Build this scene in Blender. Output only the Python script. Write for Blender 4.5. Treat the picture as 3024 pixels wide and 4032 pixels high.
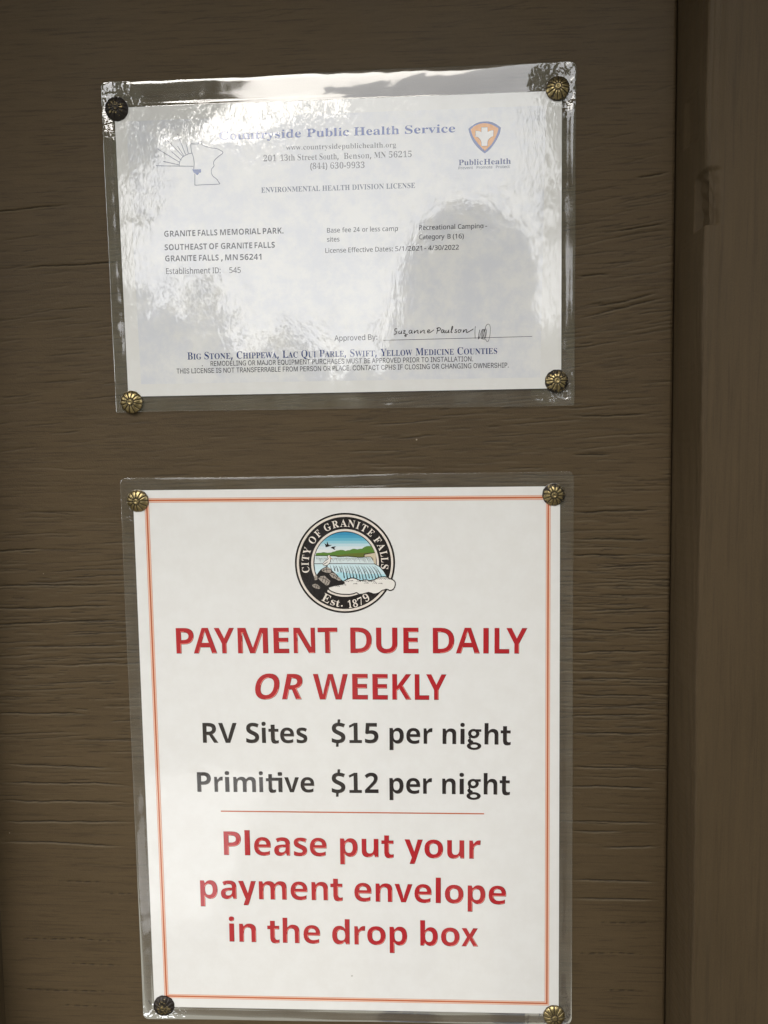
import bpy, bmesh, math, random
import numpy as np
from mathutils import Vector, Matrix
from mathutils.geometry import tessellate_polygon

for o in list(bpy.data.objects):
    bpy.data.objects.remove(o)
scene = bpy.context.scene
col = scene.collection
INCH = 0.0254
BOARD_Z = 1.29            # height above the ground of the middle of the payment notice (its plane is y = 0)

# ------------------------------------------------------------------ camera
cam_data = bpy.data.cameras.new('camera')
cam_data.sensor_fit = 'VERTICAL'
cam_data.sensor_height = 36.0
cam_data.lens = 3028 / 4032 * 36.0
cam_data.clip_start = 0.01
cam_data.clip_end = 400
cam = bpy.data.objects.new('camera', cam_data)
col.objects.link(cam)
right = Vector((0.99893079, 0.04382911, -0.01470646))
down = Vector((-0.01077862, -0.0885427, -0.99601406))
fwd = Vector((-0.04495656, 0.99510763, -0.08797562))
rot = Matrix((right, -down, -fwd)).transposed()
CAM = Vector((1.47112258 * INCH, -15.14569067 * INCH, BOARD_Z + 6.35826601 * INCH))
cam.matrix_world = Matrix.Translation(CAM) @ rot.to_4x4()
scene.camera = cam

# ------------------------------------------------------------------ sky, sun, exposure
SUN_EL, SUN_AZ = math.radians(40), math.radians(-18)      # azimuth: to the right of straight out from the board
world = bpy.data.worlds.new('World')
scene.world = world
world.use_nodes = True
wn, wl = world.node_tree.nodes, world.node_tree.links
sky = wn.new('ShaderNodeTexSky')
sky.sky_type = 'NISHITA'
sky.sun_disc = False
sky.sun_elevation = SUN_EL
sky.sun_rotation = math.pi - SUN_AZ
sky.air_density = 1.0
sky.dust_density = 1.5
sky.ozone_density = 1.0
hs = wn.new('ShaderNodeHueSaturation')
hs.inputs['Saturation'].default_value = 0.25
gm = wn.new('ShaderNodeGamma')                # cloud cover evens the sky out
gm.inputs['Gamma'].default_value = 0.4
wl.new(sky.outputs[0], gm.inputs['Color'])
wl.new(gm.outputs[0], hs.inputs['Color'])
hs.inputs['Value'].default_value = 4.3
bg = wn['Background']
bg.inputs['Strength'].default_value = 0.13
tc = wn.new('ShaderNodeTexCoord')
cl = wn.new('ShaderNodeTexNoise')
cl.inputs['Scale'].default_value = 7.0
cl.inputs['Detail'].default_value = 6.0
cl.inputs['Roughness'].default_value = 0.62
wl.new(tc.outputs['Generated'], cl.inputs['Vector'])
cm = wn.new('ShaderNodeMapRange')
cm.inputs[1].default_value, cm.inputs[2].default_value = 0.3, 0.7
cm.inputs[3].default_value, cm.inputs[4].default_value = 0.95, 1.04
wl.new(cl.outputs['Fac'], cm.inputs[0])
mul = wn.new('ShaderNodeVectorMath')
mul.operation = 'SCALE'
wl.new(hs.outputs[0], mul.inputs[0])
wl.new(cm.outputs[0], mul.inputs['Scale'])
wl.new(mul.outputs[0], bg.inputs['Color'])
sun_data = bpy.data.lights.new('sun', 'SUN')
sun_data.energy = 0.85
sun_data.angle = math.radians(40)
sun_data.color = (1.0, 0.93, 0.82)
sun = bpy.data.objects.new('sun', sun_data)
col.objects.link(sun)
sd = Vector((math.sin(SUN_AZ) * math.cos(SUN_EL), -math.cos(SUN_AZ) * math.cos(SUN_EL), math.sin(SUN_EL)))
sun.rotation_euler = sd.to_track_quat('Z', 'Y').to_euler()
vs = scene.view_settings
vs.view_transform = 'Standard'
vs.look = 'None'
vs.exposure = 1.30
vs.gamma = 1.0
vs.use_curve_mapping = False
scene.cycles.use_denoising = True
scene.cycles.denoising_prefilter = 'ACCURATE'
scene.cycles.max_bounces = 8
scene.cycles.transparent_max_bounces = 16

# ------------------------------------------------------------------ measured outlines (inches on the board)
GLYPHS = {
 "bold": {" ":[364],
  "1":[801,[367,0,367,578,369,674,373,777,342,747,300,709,185,616,83,744,405,1000,578,1000,578,0]],
  "2":[801,[56,0,56,147,307,401,429,530,469,580,496,626,512,671,517,718,509,771,484,808,445,830,395,838,338,831,283,811,227,779,168,735,53,871,145,941,197,970,257,994,327,1009,410,1014,502,1005,579,978,642,936,688,882,717,817,727,744,719,665,694,593,654,525,599,458,448,308,319,188,319,178,755,178,755,0]],
  "4":[801,[451,0,451,207,24,207,24,354,462,1000,657,1000,657,371,777,371,777,207,657,207,657,0],[210,371,451,371,451,541,452,619,456,705,459,758,454,758,427,703,394,648]],
  "5":[801,[338,-14,261,-11,190,0,125,17,69,41,69,223,126,198,193,177,264,163,331,158,413,168,474,197,511,246,524,317,516,371,492,413,452,444,396,462,324,468,242,460,172,445,88,490,126,1000,668,1000,668,821,311,821,293,625,344,634,420,639,506,630,583,604,647,561,695,501,726,426,737,335,725,234,692,149,636,79,558,27,458,-4]],
  "6":[801,[415,-14,317,-2,230,33,155,92,98,177,61,288,49,424,52,511,62,595,79,677,106,754,144,825,194,887,258,939,338,978,435,1003,550,1011,619,1009,685,1001,685,832,627,842,564,846,454,836,372,807,314,760,276,697,254,621,244,534,252,534,286,579,333,616,393,641,469,650,551,641,620,613,678,567,721,505,746,427,755,333,745,233,714,148,663,78,595,27,512,-4],[410,155,466,166,511,198,541,253,550,331,542,396,517,445,474,477,415,487,371,482,333,467,302,444,279,415,264,382,259,349,263,303,276,258,297,218,327,185,365,163]],
  "A":[966,[0,0,353,1004,612,1004,966,0,738,0,665,238,301,238,228,0],[354,416,615,416,541,648,523,709,501,783,483,849,464,779,442,701,426,648]],
  "D":[1036,[126,0,126,1000,440,1000,586,986,712,944,815,875,891,779,939,658,955,510,939,355,891,228,812,128,703,57,569,14,409,0],[338,175,429,175,539,188,625,228,686,294,723,386,735,504,727,605,703,687,662,749,607,792,536,818,451,826,338,826]],
  "E":[784,[126,0,126,1000,702,1000,702,826,338,826,338,606,676,606,676,433,338,433,338,175,702,175,702,0]],
  "F":[769,[126,0,126,1000,699,1000,699,826,335,826,335,569,674,569,674,395,335,395,335,0]],
  "G":[1014,[546,-14,408,1,293,45,202,118,135,219,95,347,81,501,96,648,142,773,189,844,248,903,319,951,449,998,604,1014,683,1010,761,997,834,978,901,952,831,783,725,822,665,834,602,838,516,827,442,796,382,745,337,677,309,594,300,497,306,405,326,324,361,256,410,205,477,173,560,162,637,167,695,176,695,385,506,385,506,562,902,562,902,43,739,1,648,-10]],
  "H":[1071,[126,0,126,1000,338,1000,338,608,734,608,734,1000,945,1000,945,0,734,0,734,431,338,431,338,0]],
  "I":[545,[45,0,45,120,167,176,167,824,45,880,45,1000,500,1000,500,880,378,824,378,176,500,120,500,0]],
  "K":[930,[126,0,126,1000,338,1000,338,542,378,602,422,660,692,1000,927,1000,578,557,930,0,689,0,427,422,338,357,338,0]],
  "L":[791,[126,0,126,1000,338,1000,338,175,744,175,744,0]],
  "M":[1321,[126,0,126,1000,415,1000,651,235,655,235,906,1000,1195,1000,1195,0,997,0,997,473,999,583,1004,700,1007,783,1001,783,744,0,549,0,308,784,303,784,308,700,313,581,315,465,315,0]],
  "N":[1139,[126,0,126,1000,394,1000,828,251,832,251,825,389,822,527,822,1000,1013,1000,1013,0,744,0,308,756,303,756,312,613,315,471,315,0]],
  "O":[1115,[557,-14,455,-7,366,15,289,50,225,99,173,159,132,231,94,357,81,503,94,648,132,773,197,875,289,952,366,987,456,1008,559,1015,661,1008,750,987,826,952,918,875,982,772,1021,647,1034,501,1021,356,982,230,918,128,826,50,750,15,660,-7],[557,164,639,174,704,204,752,254,796,361,811,501,796,643,752,749,704,799,640,829,559,839,477,829,413,799,364,749,319,643,304,501,319,361,364,254,412,204,477,174]],
  "P":[880,[126,0,126,1000,445,1000,563,991,657,963,728,917,777,854,807,778,817,688,807,603,780,525,732,456,659,402,559,367,429,356,338,356,338,0],[338,529,408,529,488,538,550,565,589,612,602,681,596,733,575,774,542,803,495,821,434,826,338,826]],
  "R":[924,[126,0,126,1000,417,1000,542,992,642,967,719,926,773,868,806,793,817,700,810,636,791,581,761,533,722,494,678,461,630,436,924,0,689,0,451,384,338,384,338,0],[338,556,406,556,496,565,557,591,591,634,602,695,590,756,554,796,492,819,402,826,338,826]],
  "S":[772,[347,-14,197,1,64,46,64,244,212,187,288,168,364,161,431,169,475,191,500,225,508,268,494,318,452,359,390,395,314,431,238,470,160,528,127,567,99,612,82,666,76,730,86,813,116,883,167,939,235,981,317,1006,415,1014,491,1009,564,996,711,944,643,779,520,822,464,834,408,838,354,831,315,810,291,777,283,737,295,689,331,653,389,618,472,577,543,541,603,502,651,459,686,409,708,349,716,277,705,195,673,124,620,65,547,21,456,-5]],
  "T":[811,[300,0,300,824,28,824,28,1000,783,1000,783,824,511,824,511,0]],
  "U":[1059,[525,-14,403,-3,302,31,223,88,165,162,131,252,119,356,119,1000,331,1000,331,388,343,283,381,214,444,176,531,164,620,178,681,218,717,289,728,389,728,1000,940,1000,940,353,928,254,894,166,837,91,757,34,653,-2]],
  "V":[910,[339,0,0,1000,214,1000,402,405,418,348,440,261,455,185,470,261,492,348,507,405,696,1000,910,1000,570,0]],
  "W":[1354,[255,0,0,1000,209,1000,336,454,354,373,373,275,385,192,398,275,416,369,431,440,577,1000,777,1000,923,440,939,370,957,275,969,192,982,275,1001,373,1018,454,1146,1000,1354,1000,1099,0,859,0,723,525,712,571,698,639,685,708,676,759,669,708,655,639,641,572,630,524,496,0]],
  "Y":[874,[332,0,332,382,0,1000,230,1000,437,588,646,1000,874,1000,542,389,542,0]],
  "a":[846,[296,-14,202,1,126,46,89,92,66,153,59,228,68,302,97,362,144,408,251,453,401,472,534,476,534,510,526,562,502,598,464,619,415,626,359,622,305,610,199,570,130,711,195,740,267,762,343,776,423,780,518,773,596,751,659,714,704,661,732,593,741,510,741,0,595,0,555,104,549,104,499,50,445,14,381,-7],[374,139,436,149,487,179,522,227,534,291,534,354,452,352,367,341,312,315,283,276,273,227,280,186,301,159,333,144]],
  "b":[887,[529,-14,454,-6,397,16,353,48,318,84,304,84,269,0,109,0,109,1064,318,1064,318,817,315,731,310,665,318,665,354,709,401,746,460,770,535,779,615,768,685,734,744,679,788,601,815,503,824,384,815,264,787,165,742,87,683,31,612,-3],[471,155,528,170,573,215,601,288,611,387,601,485,572,555,527,598,468,612,399,599,354,562,328,498,318,408,318,385,326,287,351,215,379,182,419,162]],
  "d":[887,[352,-14,272,-3,202,31,144,86,99,163,72,262,63,381,72,501,99,600,144,678,204,734,275,768,357,779,432,771,493,746,541,710,577,667,584,667,574,732,569,819,569,1064,777,1064,777,0,618,0,577,99,569,99,533,55,486,19,426,-6],[424,153,498,165,546,204,573,268,583,357,583,380,574,478,548,550,519,583,477,603,422,609,360,594,314,550,284,477,275,378,284,280,314,209,361,167]],
  "e":[828,[455,-14,347,-3,252,29,173,82,113,158,76,256,63,377,74,500,109,600,163,678,235,734,323,768,424,779,523,769,606,739,675,688,726,620,757,534,768,431,768,331,275,331,289,252,327,192,386,154,465,141,536,145,599,156,661,175,724,202,724,41,666,16,606,-1,537,-11],[279,469,571,469,562,533,535,585,490,619,426,630,371,620,326,591,294,541]],
  "h":[920,[109,0,109,1064,318,1064,318,847,314,739,308,667,319,667,361,717,413,752,474,772,541,779,618,771,685,749,740,712,782,659,807,588,815,499,815,0,606,0,606,447,602,506,587,553,562,586,528,605,483,612,427,605,384,583,354,547,327,468,318,360,318,0]],
  "i":[427,[214,860,170,866,134,882,109,914,101,962,109,1012,134,1043,170,1059,214,1064,257,1059,294,1043,319,1012,328,962,319,914,294,882,257,866],[109,0,109,765,318,765,318,0]],
  "l":[427,[109,0,109,1064,318,1064,318,0]],
  "m":[1375,[109,0,109,765,269,765,297,667,308,667,350,717,404,752,466,772,531,779,609,772,674,751,725,717,763,667,782,667,823,717,879,752,942,772,1007,779,1087,771,1152,749,1204,712,1241,659,1263,588,1270,499,1270,0,1062,0,1062,447,1057,506,1043,553,1020,586,988,605,947,612,876,597,829,553,803,481,794,384,794,0,585,0,585,447,581,506,567,553,544,586,512,605,471,612,419,605,379,583,351,547,326,468,318,360,318,0]],
  "n":[920,[109,0,109,765,269,765,297,667,308,667,351,717,408,752,474,772,543,779,620,771,686,749,741,712,782,659,807,588,815,499,815,0,606,0,606,447,599,519,577,571,539,602,483,612,426,605,383,583,353,547,327,468,318,360,318,0]],
  "o":[867,[431,-14,331,-2,242,32,167,89,111,167,75,266,63,384,74,501,107,599,162,676,237,733,328,767,436,779,537,767,626,732,700,676,756,599,792,501,804,384,793,266,759,168,704,90,629,32,538,-2],[434,154,505,169,554,212,582,284,591,384,582,483,554,554,505,596,433,611,362,596,313,554,285,483,276,384,285,284,313,212,362,169]],
  "p":[887,[109,-336,109,765,279,765,308,665,318,665,354,708,401,745,460,770,535,779,615,768,685,734,744,679,788,601,815,503,824,384,814,264,787,166,741,88,681,31,610,-3,529,-14,455,-6,398,16,353,48,318,84,307,84,318,-28,318,-336],[471,155,533,170,576,215,602,288,611,387,605,468,588,531,559,576,519,603,468,612,399,599,354,562,328,498,318,408,318,385,326,287,351,215,379,182,419,162]],
  "q":[887,[569,-336,569,-15,577,99,569,99,534,55,487,19,428,-6,352,-14,271,-3,202,31,143,86,99,163,72,262,63,381,72,501,99,600,144,678,204,734,274,768,356,779,432,771,492,746,540,710,577,667,583,667,601,765,777,765,777,-336],[426,150,499,163,547,201,573,265,583,354,583,380,574,478,548,550,519,583,477,603,423,609,358,594,312,550,285,477,276,378,282,296,300,232,330,186,372,159]],
  "r":[636,[109,0,109,765,268,765,298,636,308,636,348,690,401,737,464,768,536,779,573,777,606,773,591,577,562,582,529,584,477,579,427,565,383,540,348,504,325,454,318,389,318,0]],
  "s":[696,[317,-14,179,-4,122,10,64,31,64,203,197,157,265,143,324,139,376,143,411,157,430,178,437,204,426,239,381,275,272,325,154,386,114,419,85,459,69,507,63,566,72,631,100,684,146,725,242,765,366,779,435,775,501,765,567,746,634,718,571,569,465,609,414,621,363,625,311,619,281,602,270,574,282,541,328,510,430,465,543,410,586,377,617,338,636,289,643,227,634,155,606,96,561,48,497,14,416,-7]],
  "t":[608,[371,-14,306,-8,249,8,200,39,163,86,140,152,132,239,132,608,32,608,32,696,147,766,207,927,340,927,340,765,555,765,555,608,340,608,340,239,347,202,366,174,395,158,431,153,499,160,563,176,563,21,480,-4]],
  "u":[920,[377,-14,300,-7,234,16,179,53,138,106,113,177,105,266,105,765,314,765,314,318,321,246,343,195,381,163,437,153,494,160,537,182,567,218,593,297,602,405,602,765,811,765,811,0,651,0,623,98,612,98,569,47,512,13,446,-7]],
  "v":[797,[291,0,0,765,218,765,366,329,386,248,395,172,401,172,410,249,431,329,578,765,797,765,506,0]],
  "x":[810,[7,0,266,391,20,765,256,765,405,521,555,765,791,765,542,391,803,0,566,0,405,262,244,0]],
  "y":[797,[154,-336,93,-333,48,-325,48,-160,85,-165,130,-168,189,-158,235,-128,268,-84,291,-32,304,6,0,765,228,765,373,335,389,271,398,202,402,202,414,271,431,335,573,765,797,765,473,-98,420,-202,347,-277,257,-321]]},
 "bold_italic": {"O":[1022,[455,-14,344,-2,251,32,179,90,126,167,95,260,84,367,92,484,116,599,155,709,212,808,286,893,377,959,487,1001,613,1015,725,1004,816,970,887,913,938,838,969,747,979,641,971,521,948,403,909,291,854,191,781,106,691,41,583,0],[471,164,548,178,619,222,679,292,726,387,756,502,766,636,755,719,723,784,670,825,597,839,534,830,477,802,425,758,382,699,346,628,319,548,303,461,297,367,308,279,343,216,398,177]],
  "R":[853,[36,0,248,1000,493,1000,586,993,665,971,730,936,779,884,808,814,818,725,802,617,756,532,685,467,598,424,776,0,549,0,408,384,326,384,245,0],[363,556,416,556,496,566,555,595,593,645,605,714,590,777,545,814,471,826,420,826]]},
 "serif": {" ":[383],
  ".":[395,[196,-21,162,-15,133,3,113,34,106,80,113,126,133,156,162,173,196,178,232,173,262,156,282,126,289,80,282,34,262,3,232,-15]],
  "0":[824,[413,-15,330,-7,258,15,199,53,131,135,85,243,59,376,50,529,59,683,85,814,131,921,199,1001,258,1038,330,1060,414,1068,530,1051,622,1001,690,921,737,813,765,681,774,528,765,375,737,243,690,134,621,53,562,15,493,-7],[413,81,462,94,498,134,521,199,539,340,546,528,539,715,521,855,498,920,462,959,414,972,366,959,329,920,305,855,285,715,279,528,285,340,305,199,329,134,365,94]],
  "1":[824,[143,0,143,78,264,78,297,83,320,99,333,128,338,174,338,913,237,802,192,770,147,760,115,767,87,789,68,824,62,869,162,904,221,935,289,982,392,1059,558,1059,558,174,561,133,572,103,595,84,633,78,752,78,752,0]],
  "2":[824,[52,0,52,152,270,375,351,462,410,538,451,608,478,674,492,742,497,816,489,888,466,939,430,968,382,978,318,962,277,914,254,834,246,723,170,731,110,756,71,801,58,869,67,920,94,968,139,1009,202,1041,283,1061,382,1068,483,1061,567,1039,633,1002,681,953,710,893,720,823,715,772,701,723,677,672,640,617,524,483,339,302,192,162,535,162,578,169,614,189,641,221,658,264,670,310,757,310,749,0]],
  "3":[824,[358,-15,258,-8,178,10,117,39,74,76,50,118,41,162,51,212,79,248,120,270,167,277,179,195,217,136,275,100,348,88,395,93,438,108,475,134,504,174,523,230,529,305,515,382,471,444,399,485,301,499,209,499,209,590,307,590,390,605,448,650,483,719,494,807,486,878,463,932,425,966,372,978,325,970,291,945,268,907,254,859,245,749,164,757,103,781,66,822,53,881,62,930,90,974,136,1013,238,1054,379,1068,520,1052,628,1005,679,958,710,898,720,827,704,737,655,662,582,603,494,562,553,547,614,523,669,488,715,442,746,381,757,304,748,221,723,153,684,98,633,55,573,23,506,1,434,-11]],
  "4":[824,[265,0,265,78,307,78,353,83,392,97,419,128,428,184,428,274,19,274,19,364,438,1053,643,1053,643,372,796,372,796,274,643,274,643,184,652,128,678,97,718,83,764,78,783,78,783,0],[122,372,428,372,428,630,430,770,438,913,415,866,381,803,347,742,322,701]],
  "5":[824,[361,-15,262,-8,184,11,127,41,88,77,66,119,59,164,67,209,91,240,129,259,177,265,181,224,192,183,213,145,243,115,285,95,339,88,386,94,429,110,466,139,496,183,514,244,521,324,508,421,468,489,405,529,320,543,227,535,156,516,88,543,136,1053,693,1053,701,785,617,785,605,835,586,876,567,887,537,891,230,891,206,618,277,633,369,640,475,631,567,605,643,561,700,500,735,421,746,324,738,236,712,164,671,105,620,60,561,26,496,3,428,-10]],
  "6":[824,[432,-15,330,-1,240,39,167,107,112,204,78,331,66,487,73,605,92,715,124,813,170,899,228,969,301,1023,387,1057,487,1068,573,1062,639,1045,688,1019,722,985,741,947,748,906,738,863,708,825,654,799,571,791,563,879,551,919,534,952,508,974,473,981,419,970,373,936,335,880,294,757,274,591,353,629,409,642,478,646,561,637,633,610,692,566,737,505,764,430,773,341,763,242,735,157,687,84,620,29,535,-4],[437,83,487,97,526,141,551,216,559,326,550,429,523,501,480,542,423,556,382,550,338,533,300,510,274,485,287,302,322,178,356,125,394,93]],
  "7":[824,[243,0,636,892,248,892,204,884,176,859,162,817,153,743,65,743,72,1053,776,1053,776,981,369,0]],
  "8":[824,[403,-15,291,-5,201,24,131,68,83,126,54,194,44,268,59,355,104,424,173,481,261,532,183,587,125,649,90,719,78,799,86,867,111,930,154,985,218,1029,306,1058,420,1068,516,1060,594,1035,656,995,699,942,726,880,735,810,721,730,681,670,617,619,535,571,649,506,724,438,766,364,780,279,769,193,736,121,681,63,606,20,513,-6],[445,621,492,655,524,696,543,747,549,813,545,854,533,894,514,929,487,957,453,976,412,982,358,971,319,935,294,882,286,817,296,749,327,698,378,658],[410,69,478,82,530,121,564,180,575,254,562,320,524,374,458,423,360,473,314,437,277,391,252,334,243,263,255,185,289,123,342,83]],
  "9":[824,[335,-15,255,-9,193,10,147,37,117,72,99,111,93,152,97,182,111,206,133,225,165,236,191,175,227,124,277,90,342,78,412,95,467,147,509,232,537,352,550,506,513,467,466,434,409,413,341,406,261,414,192,440,133,484,88,544,61,619,52,711,62,811,92,897,142,969,209,1023,292,1057,389,1068,491,1055,580,1016,654,950,710,855,746,730,758,572,752,455,735,344,704,244,660,157,602,85,529,31,440,-3],[404,512,452,519,493,539,525,571,550,611,539,773,507,884,477,931,441,960,398,969,342,953,300,906,274,828,265,720,271,645,288,587,315,545,354,520]],
  "A":[959,[-19,0,-19,40,20,46,52,66,80,104,108,164,453,1024,493,1022,844,190,903,75,933,49,973,40,973,0,503,0,503,40,569,47,609,67,622,100,599,178,555,291,227,291,173,155,166,129,164,106,176,69,212,47,271,40,280,40,280,0],[249,353,531,353,388,701]],
  "B":[972,[35,0,35,38,98,48,137,71,157,113,164,180,164,810,161,865,152,906,136,933,112,951,79,960,34,963,34,1000,484,1000,623,991,731,963,808,917,855,853,870,770,861,703,832,646,784,601,716,566,630,543,734,515,815,476,873,425,907,363,919,289,907,204,873,133,815,76,736,34,639,8,522,0],[400,553,413,553,513,564,578,598,614,661,625,758,617,845,591,906,545,941,475,953,434,948,412,933,403,904,400,858],[487,53,568,67,622,108,651,178,661,282,648,386,608,456,539,494,434,507,400,507,400,143,404,100,418,73,445,58]],
  "C":[1028,[563,-24,424,-7,302,44,200,124,122,229,74,357,58,501,74,645,123,771,201,875,305,955,429,1005,569,1022,679,1008,807,966,851,956,896,972,920,1022,959,1022,959,677,922,677,862,800,782,894,721,938,654,965,583,973,486,954,412,897,358,802,326,669,316,497,327,337,363,212,422,123,504,69,611,52,699,63,786,98,868,155,941,233,982,195,917,116,842,55,759,11,666,-15]],
  "D":[1088,[44,0,44,38,102,46,138,65,156,101,162,164,162,822,155,894,133,936,94,956,32,963,32,1000,487,1000,650,986,784,942,890,870,967,771,1013,648,1028,500,1007,320,944,180,838,80,691,20,501,0],[488,53,576,65,647,103,701,164,739,252,762,364,770,503,759,664,725,790,669,880,591,933,490,951,443,946,417,930,404,898,400,845,400,158,404,106,417,74,443,58]],
  "E":[971,[31,0,31,37,97,44,137,65,158,105,165,171,165,810,158,889,136,934,97,956,35,963,35,1000,876,1000,876,702,842,702,824,784,792,848,747,892,649,932,509,945,439,940,420,931,409,915,401,853,401,540,425,540,510,553,569,591,608,658,633,758,668,758,668,260,631,260,620,338,600,398,570,441,529,468,475,483,407,488,401,488,401,147,406,103,422,77,453,65,506,60,605,67,688,85,757,117,814,164,862,230,903,314,944,314,883,0]],
  "F":[888,[34,0,34,38,98,50,137,74,157,116,164,184,164,823,157,889,135,929,95,951,31,963,31,1000,864,1000,864,702,829,702,809,784,780,847,738,892,681,923,604,941,504,947,439,943,420,937,408,925,400,875,400,543,417,543,502,555,562,594,601,661,624,761,664,761,664,260,625,260,603,370,563,440,503,478,414,491,400,491,400,177,403,130,412,94,430,68,460,52,504,42,563,38,563,0]],
  "G":[1115,[588,-22,439,-6,310,43,205,121,126,226,77,354,60,503,77,647,126,773,204,877,306,956,428,1006,565,1022,684,1008,811,968,851,957,874,961,891,973,920,1022,960,1022,960,676,922,676,886,760,839,832,784,891,723,936,656,964,587,973,491,955,416,898,363,803,331,670,320,500,328,358,353,241,395,148,452,81,522,41,605,28,676,36,721,60,744,100,752,156,752,280,745,338,723,374,678,393,605,400,605,435,1099,435,1099,400,1039,393,1003,375,985,340,979,282,979,63,850,16,720,-13]],
  "H":[1149,[34,0,34,38,98,48,137,69,157,110,164,177,164,832,157,892,136,931,98,953,35,963,35,1000,531,1000,531,963,448,948,425,934,410,912,402,878,400,832,400,550,751,550,751,832,741,912,727,934,704,948,619,963,619,1000,1114,1000,1114,963,1050,952,1012,931,993,894,987,832,987,177,993,114,1013,72,1051,48,1114,38,1114,0,619,0,619,38,683,47,723,67,744,107,751,177,751,485,400,485,400,177,406,110,426,69,466,48,531,38,531,0]],
  "I":[572,[29,0,29,38,93,50,134,71,157,107,165,165,165,850,159,906,139,939,98,956,29,963,29,1000,537,1000,537,963,471,956,430,939,408,906,401,850,401,170,412,97,427,74,452,58,540,38,540,0]],
  "L":[937,[34,0,34,38,98,48,137,69,157,110,164,177,164,832,157,894,136,933,98,954,35,963,35,1000,549,1000,549,963,496,961,457,953,430,938,412,914,403,880,400,832,400,181,407,103,419,81,439,69,513,60,611,67,691,87,757,122,812,175,858,246,898,339,938,339,882,0]],
  "M":[1392,[31,0,31,38,94,48,135,69,158,110,165,174,165,839,163,882,155,913,140,935,116,949,32,963,32,1000,406,1000,696,313,987,1000,1355,1000,1355,963,1296,952,1257,929,1237,890,1230,830,1230,187,1233,133,1240,94,1255,67,1277,51,1310,42,1354,38,1354,0,869,0,869,38,950,55,973,71,988,97,996,133,999,183,999,876,633,0,593,0,232,854,232,176,239,106,263,65,305,45,372,38,372,0]],
  "N":[1084,[885,-24,235,768,235,173,241,107,260,68,300,47,366,38,366,0,40,0,40,38,85,42,119,51,142,66,156,91,164,126,167,173,167,853,80,951,40,963,40,1000,344,1000,858,370,858,829,856,876,848,909,833,933,810,948,727,963,727,1000,1053,1000,1053,963,989,954,951,933,933,893,926,827,926,-24]],
  "O":[1153,[572,-24,467,-14,370,16,283,64,207,127,145,204,99,294,70,393,60,500,70,607,99,706,145,795,208,872,285,936,374,984,474,1014,583,1024,688,1014,785,985,872,938,947,875,1009,799,1055,709,1085,609,1094,500,1085,393,1055,294,1008,204,945,127,869,64,779,16,680,-14],[581,27,672,45,743,102,793,197,823,330,833,500,826,643,802,761,763,853,711,920,647,960,571,973,480,955,409,898,359,803,329,670,319,500,326,358,350,240,389,147,442,80,506,40]],
  "P":[917,[34,0,34,38,98,48,137,69,157,110,164,177,164,832,157,892,136,931,98,953,35,963,35,1000,469,1000,631,992,737,966,805,927,855,873,888,807,898,729,888,651,857,583,805,527,734,485,642,460,531,451,400,451,400,177,406,110,426,69,466,48,531,38,531,0],[400,504,442,504,536,517,597,555,630,622,642,723,632,823,604,892,553,933,475,947,438,943,415,931,404,909,400,875]],
  "Q":[1153,[830,-254,717,-244,619,-213,535,-163,465,-92,410,-1,309,46,223,110,154,190,103,283,71,388,60,500,70,607,99,706,145,795,208,872,285,936,374,984,474,1014,583,1024,688,1014,785,985,872,938,947,875,1009,799,1055,709,1085,609,1094,500,1084,386,1051,282,997,188,924,108,833,45,726,0,790,-98,874,-157,976,-177,1025,-173,1080,-161,1087,-202,956,-241],[583,27,673,45,744,102,794,197,825,330,835,500,827,643,803,761,764,853,711,920,647,960,571,973,480,955,409,898,359,803,329,670,319,500,327,358,350,240,390,147,443,80,507,40]],
  "R":[1038,[34,0,34,38,98,48,137,69,157,110,164,177,164,832,157,892,136,931,98,953,35,963,35,1000,476,1000,611,993,722,971,807,935,867,884,904,817,916,735,907,666,880,608,835,559,772,520,692,491,948,111,993,56,1018,43,1050,38,1055,38,1055,0,743,0,442,466,400,466,400,177,406,110,426,69,466,48,531,38,531,0],[400,513,447,513,546,527,614,567,654,637,667,737,660,813,639,872,604,913,555,939,493,947,444,942,417,928,404,898,400,847]],
  "S":[857,[94,-24,94,347,137,347,182,207,245,109,298,67,360,41,432,32,507,44,564,79,600,131,612,196,599,257,560,308,494,351,357,419,246,485,169,555,124,634,109,729,119,812,147,884,193,943,253,987,325,1014,406,1024,504,1013,619,984,640,979,658,976,688,988,704,1024,745,1024,745,701,708,701,682,778,645,845,598,900,545,942,487,968,426,976,359,966,307,937,274,891,263,835,272,782,301,739,348,701,414,665,556,599,636,556,697,512,740,464,768,413,784,356,789,292,778,204,744,127,690,64,617,17,527,-12,422,-22,348,-17,276,1,216,21,186,27,166,24,152,15,134,-24]],
  "T":[929,[202,0,202,38,269,46,312,68,335,110,342,177,342,951,327,951,223,935,143,886,89,806,63,698,24,698,24,1000,901,1000,901,696,864,696,845,788,808,859,754,911,681,941,590,951,578,951,578,177,585,108,607,66,650,45,720,38,720,0]],
  "U":[1081,[544,-28,421,-18,323,12,251,63,201,134,171,227,161,341,161,832,154,892,133,931,95,953,32,963,32,1000,528,1000,528,963,445,948,421,934,406,912,397,832,397,307,409,193,446,113,486,77,538,56,603,49,696,61,768,97,820,157,851,241,861,350,861,830,854,891,833,930,791,952,721,963,721,1000,1041,1000,1041,963,985,949,951,926,933,887,928,830,928,398,917,260,886,151,834,71,760,16,664,-17]],
  "V":[940,[466,-28,97,836,49,923,17,949,-31,963,-31,1000,463,1000,463,963,405,960,365,949,342,930,335,900,354,830,568,314,764,829,779,898,772,929,750,948,712,959,656,963,656,1000,971,1000,971,963,929,957,897,939,868,902,839,841,504,-28]],
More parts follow.
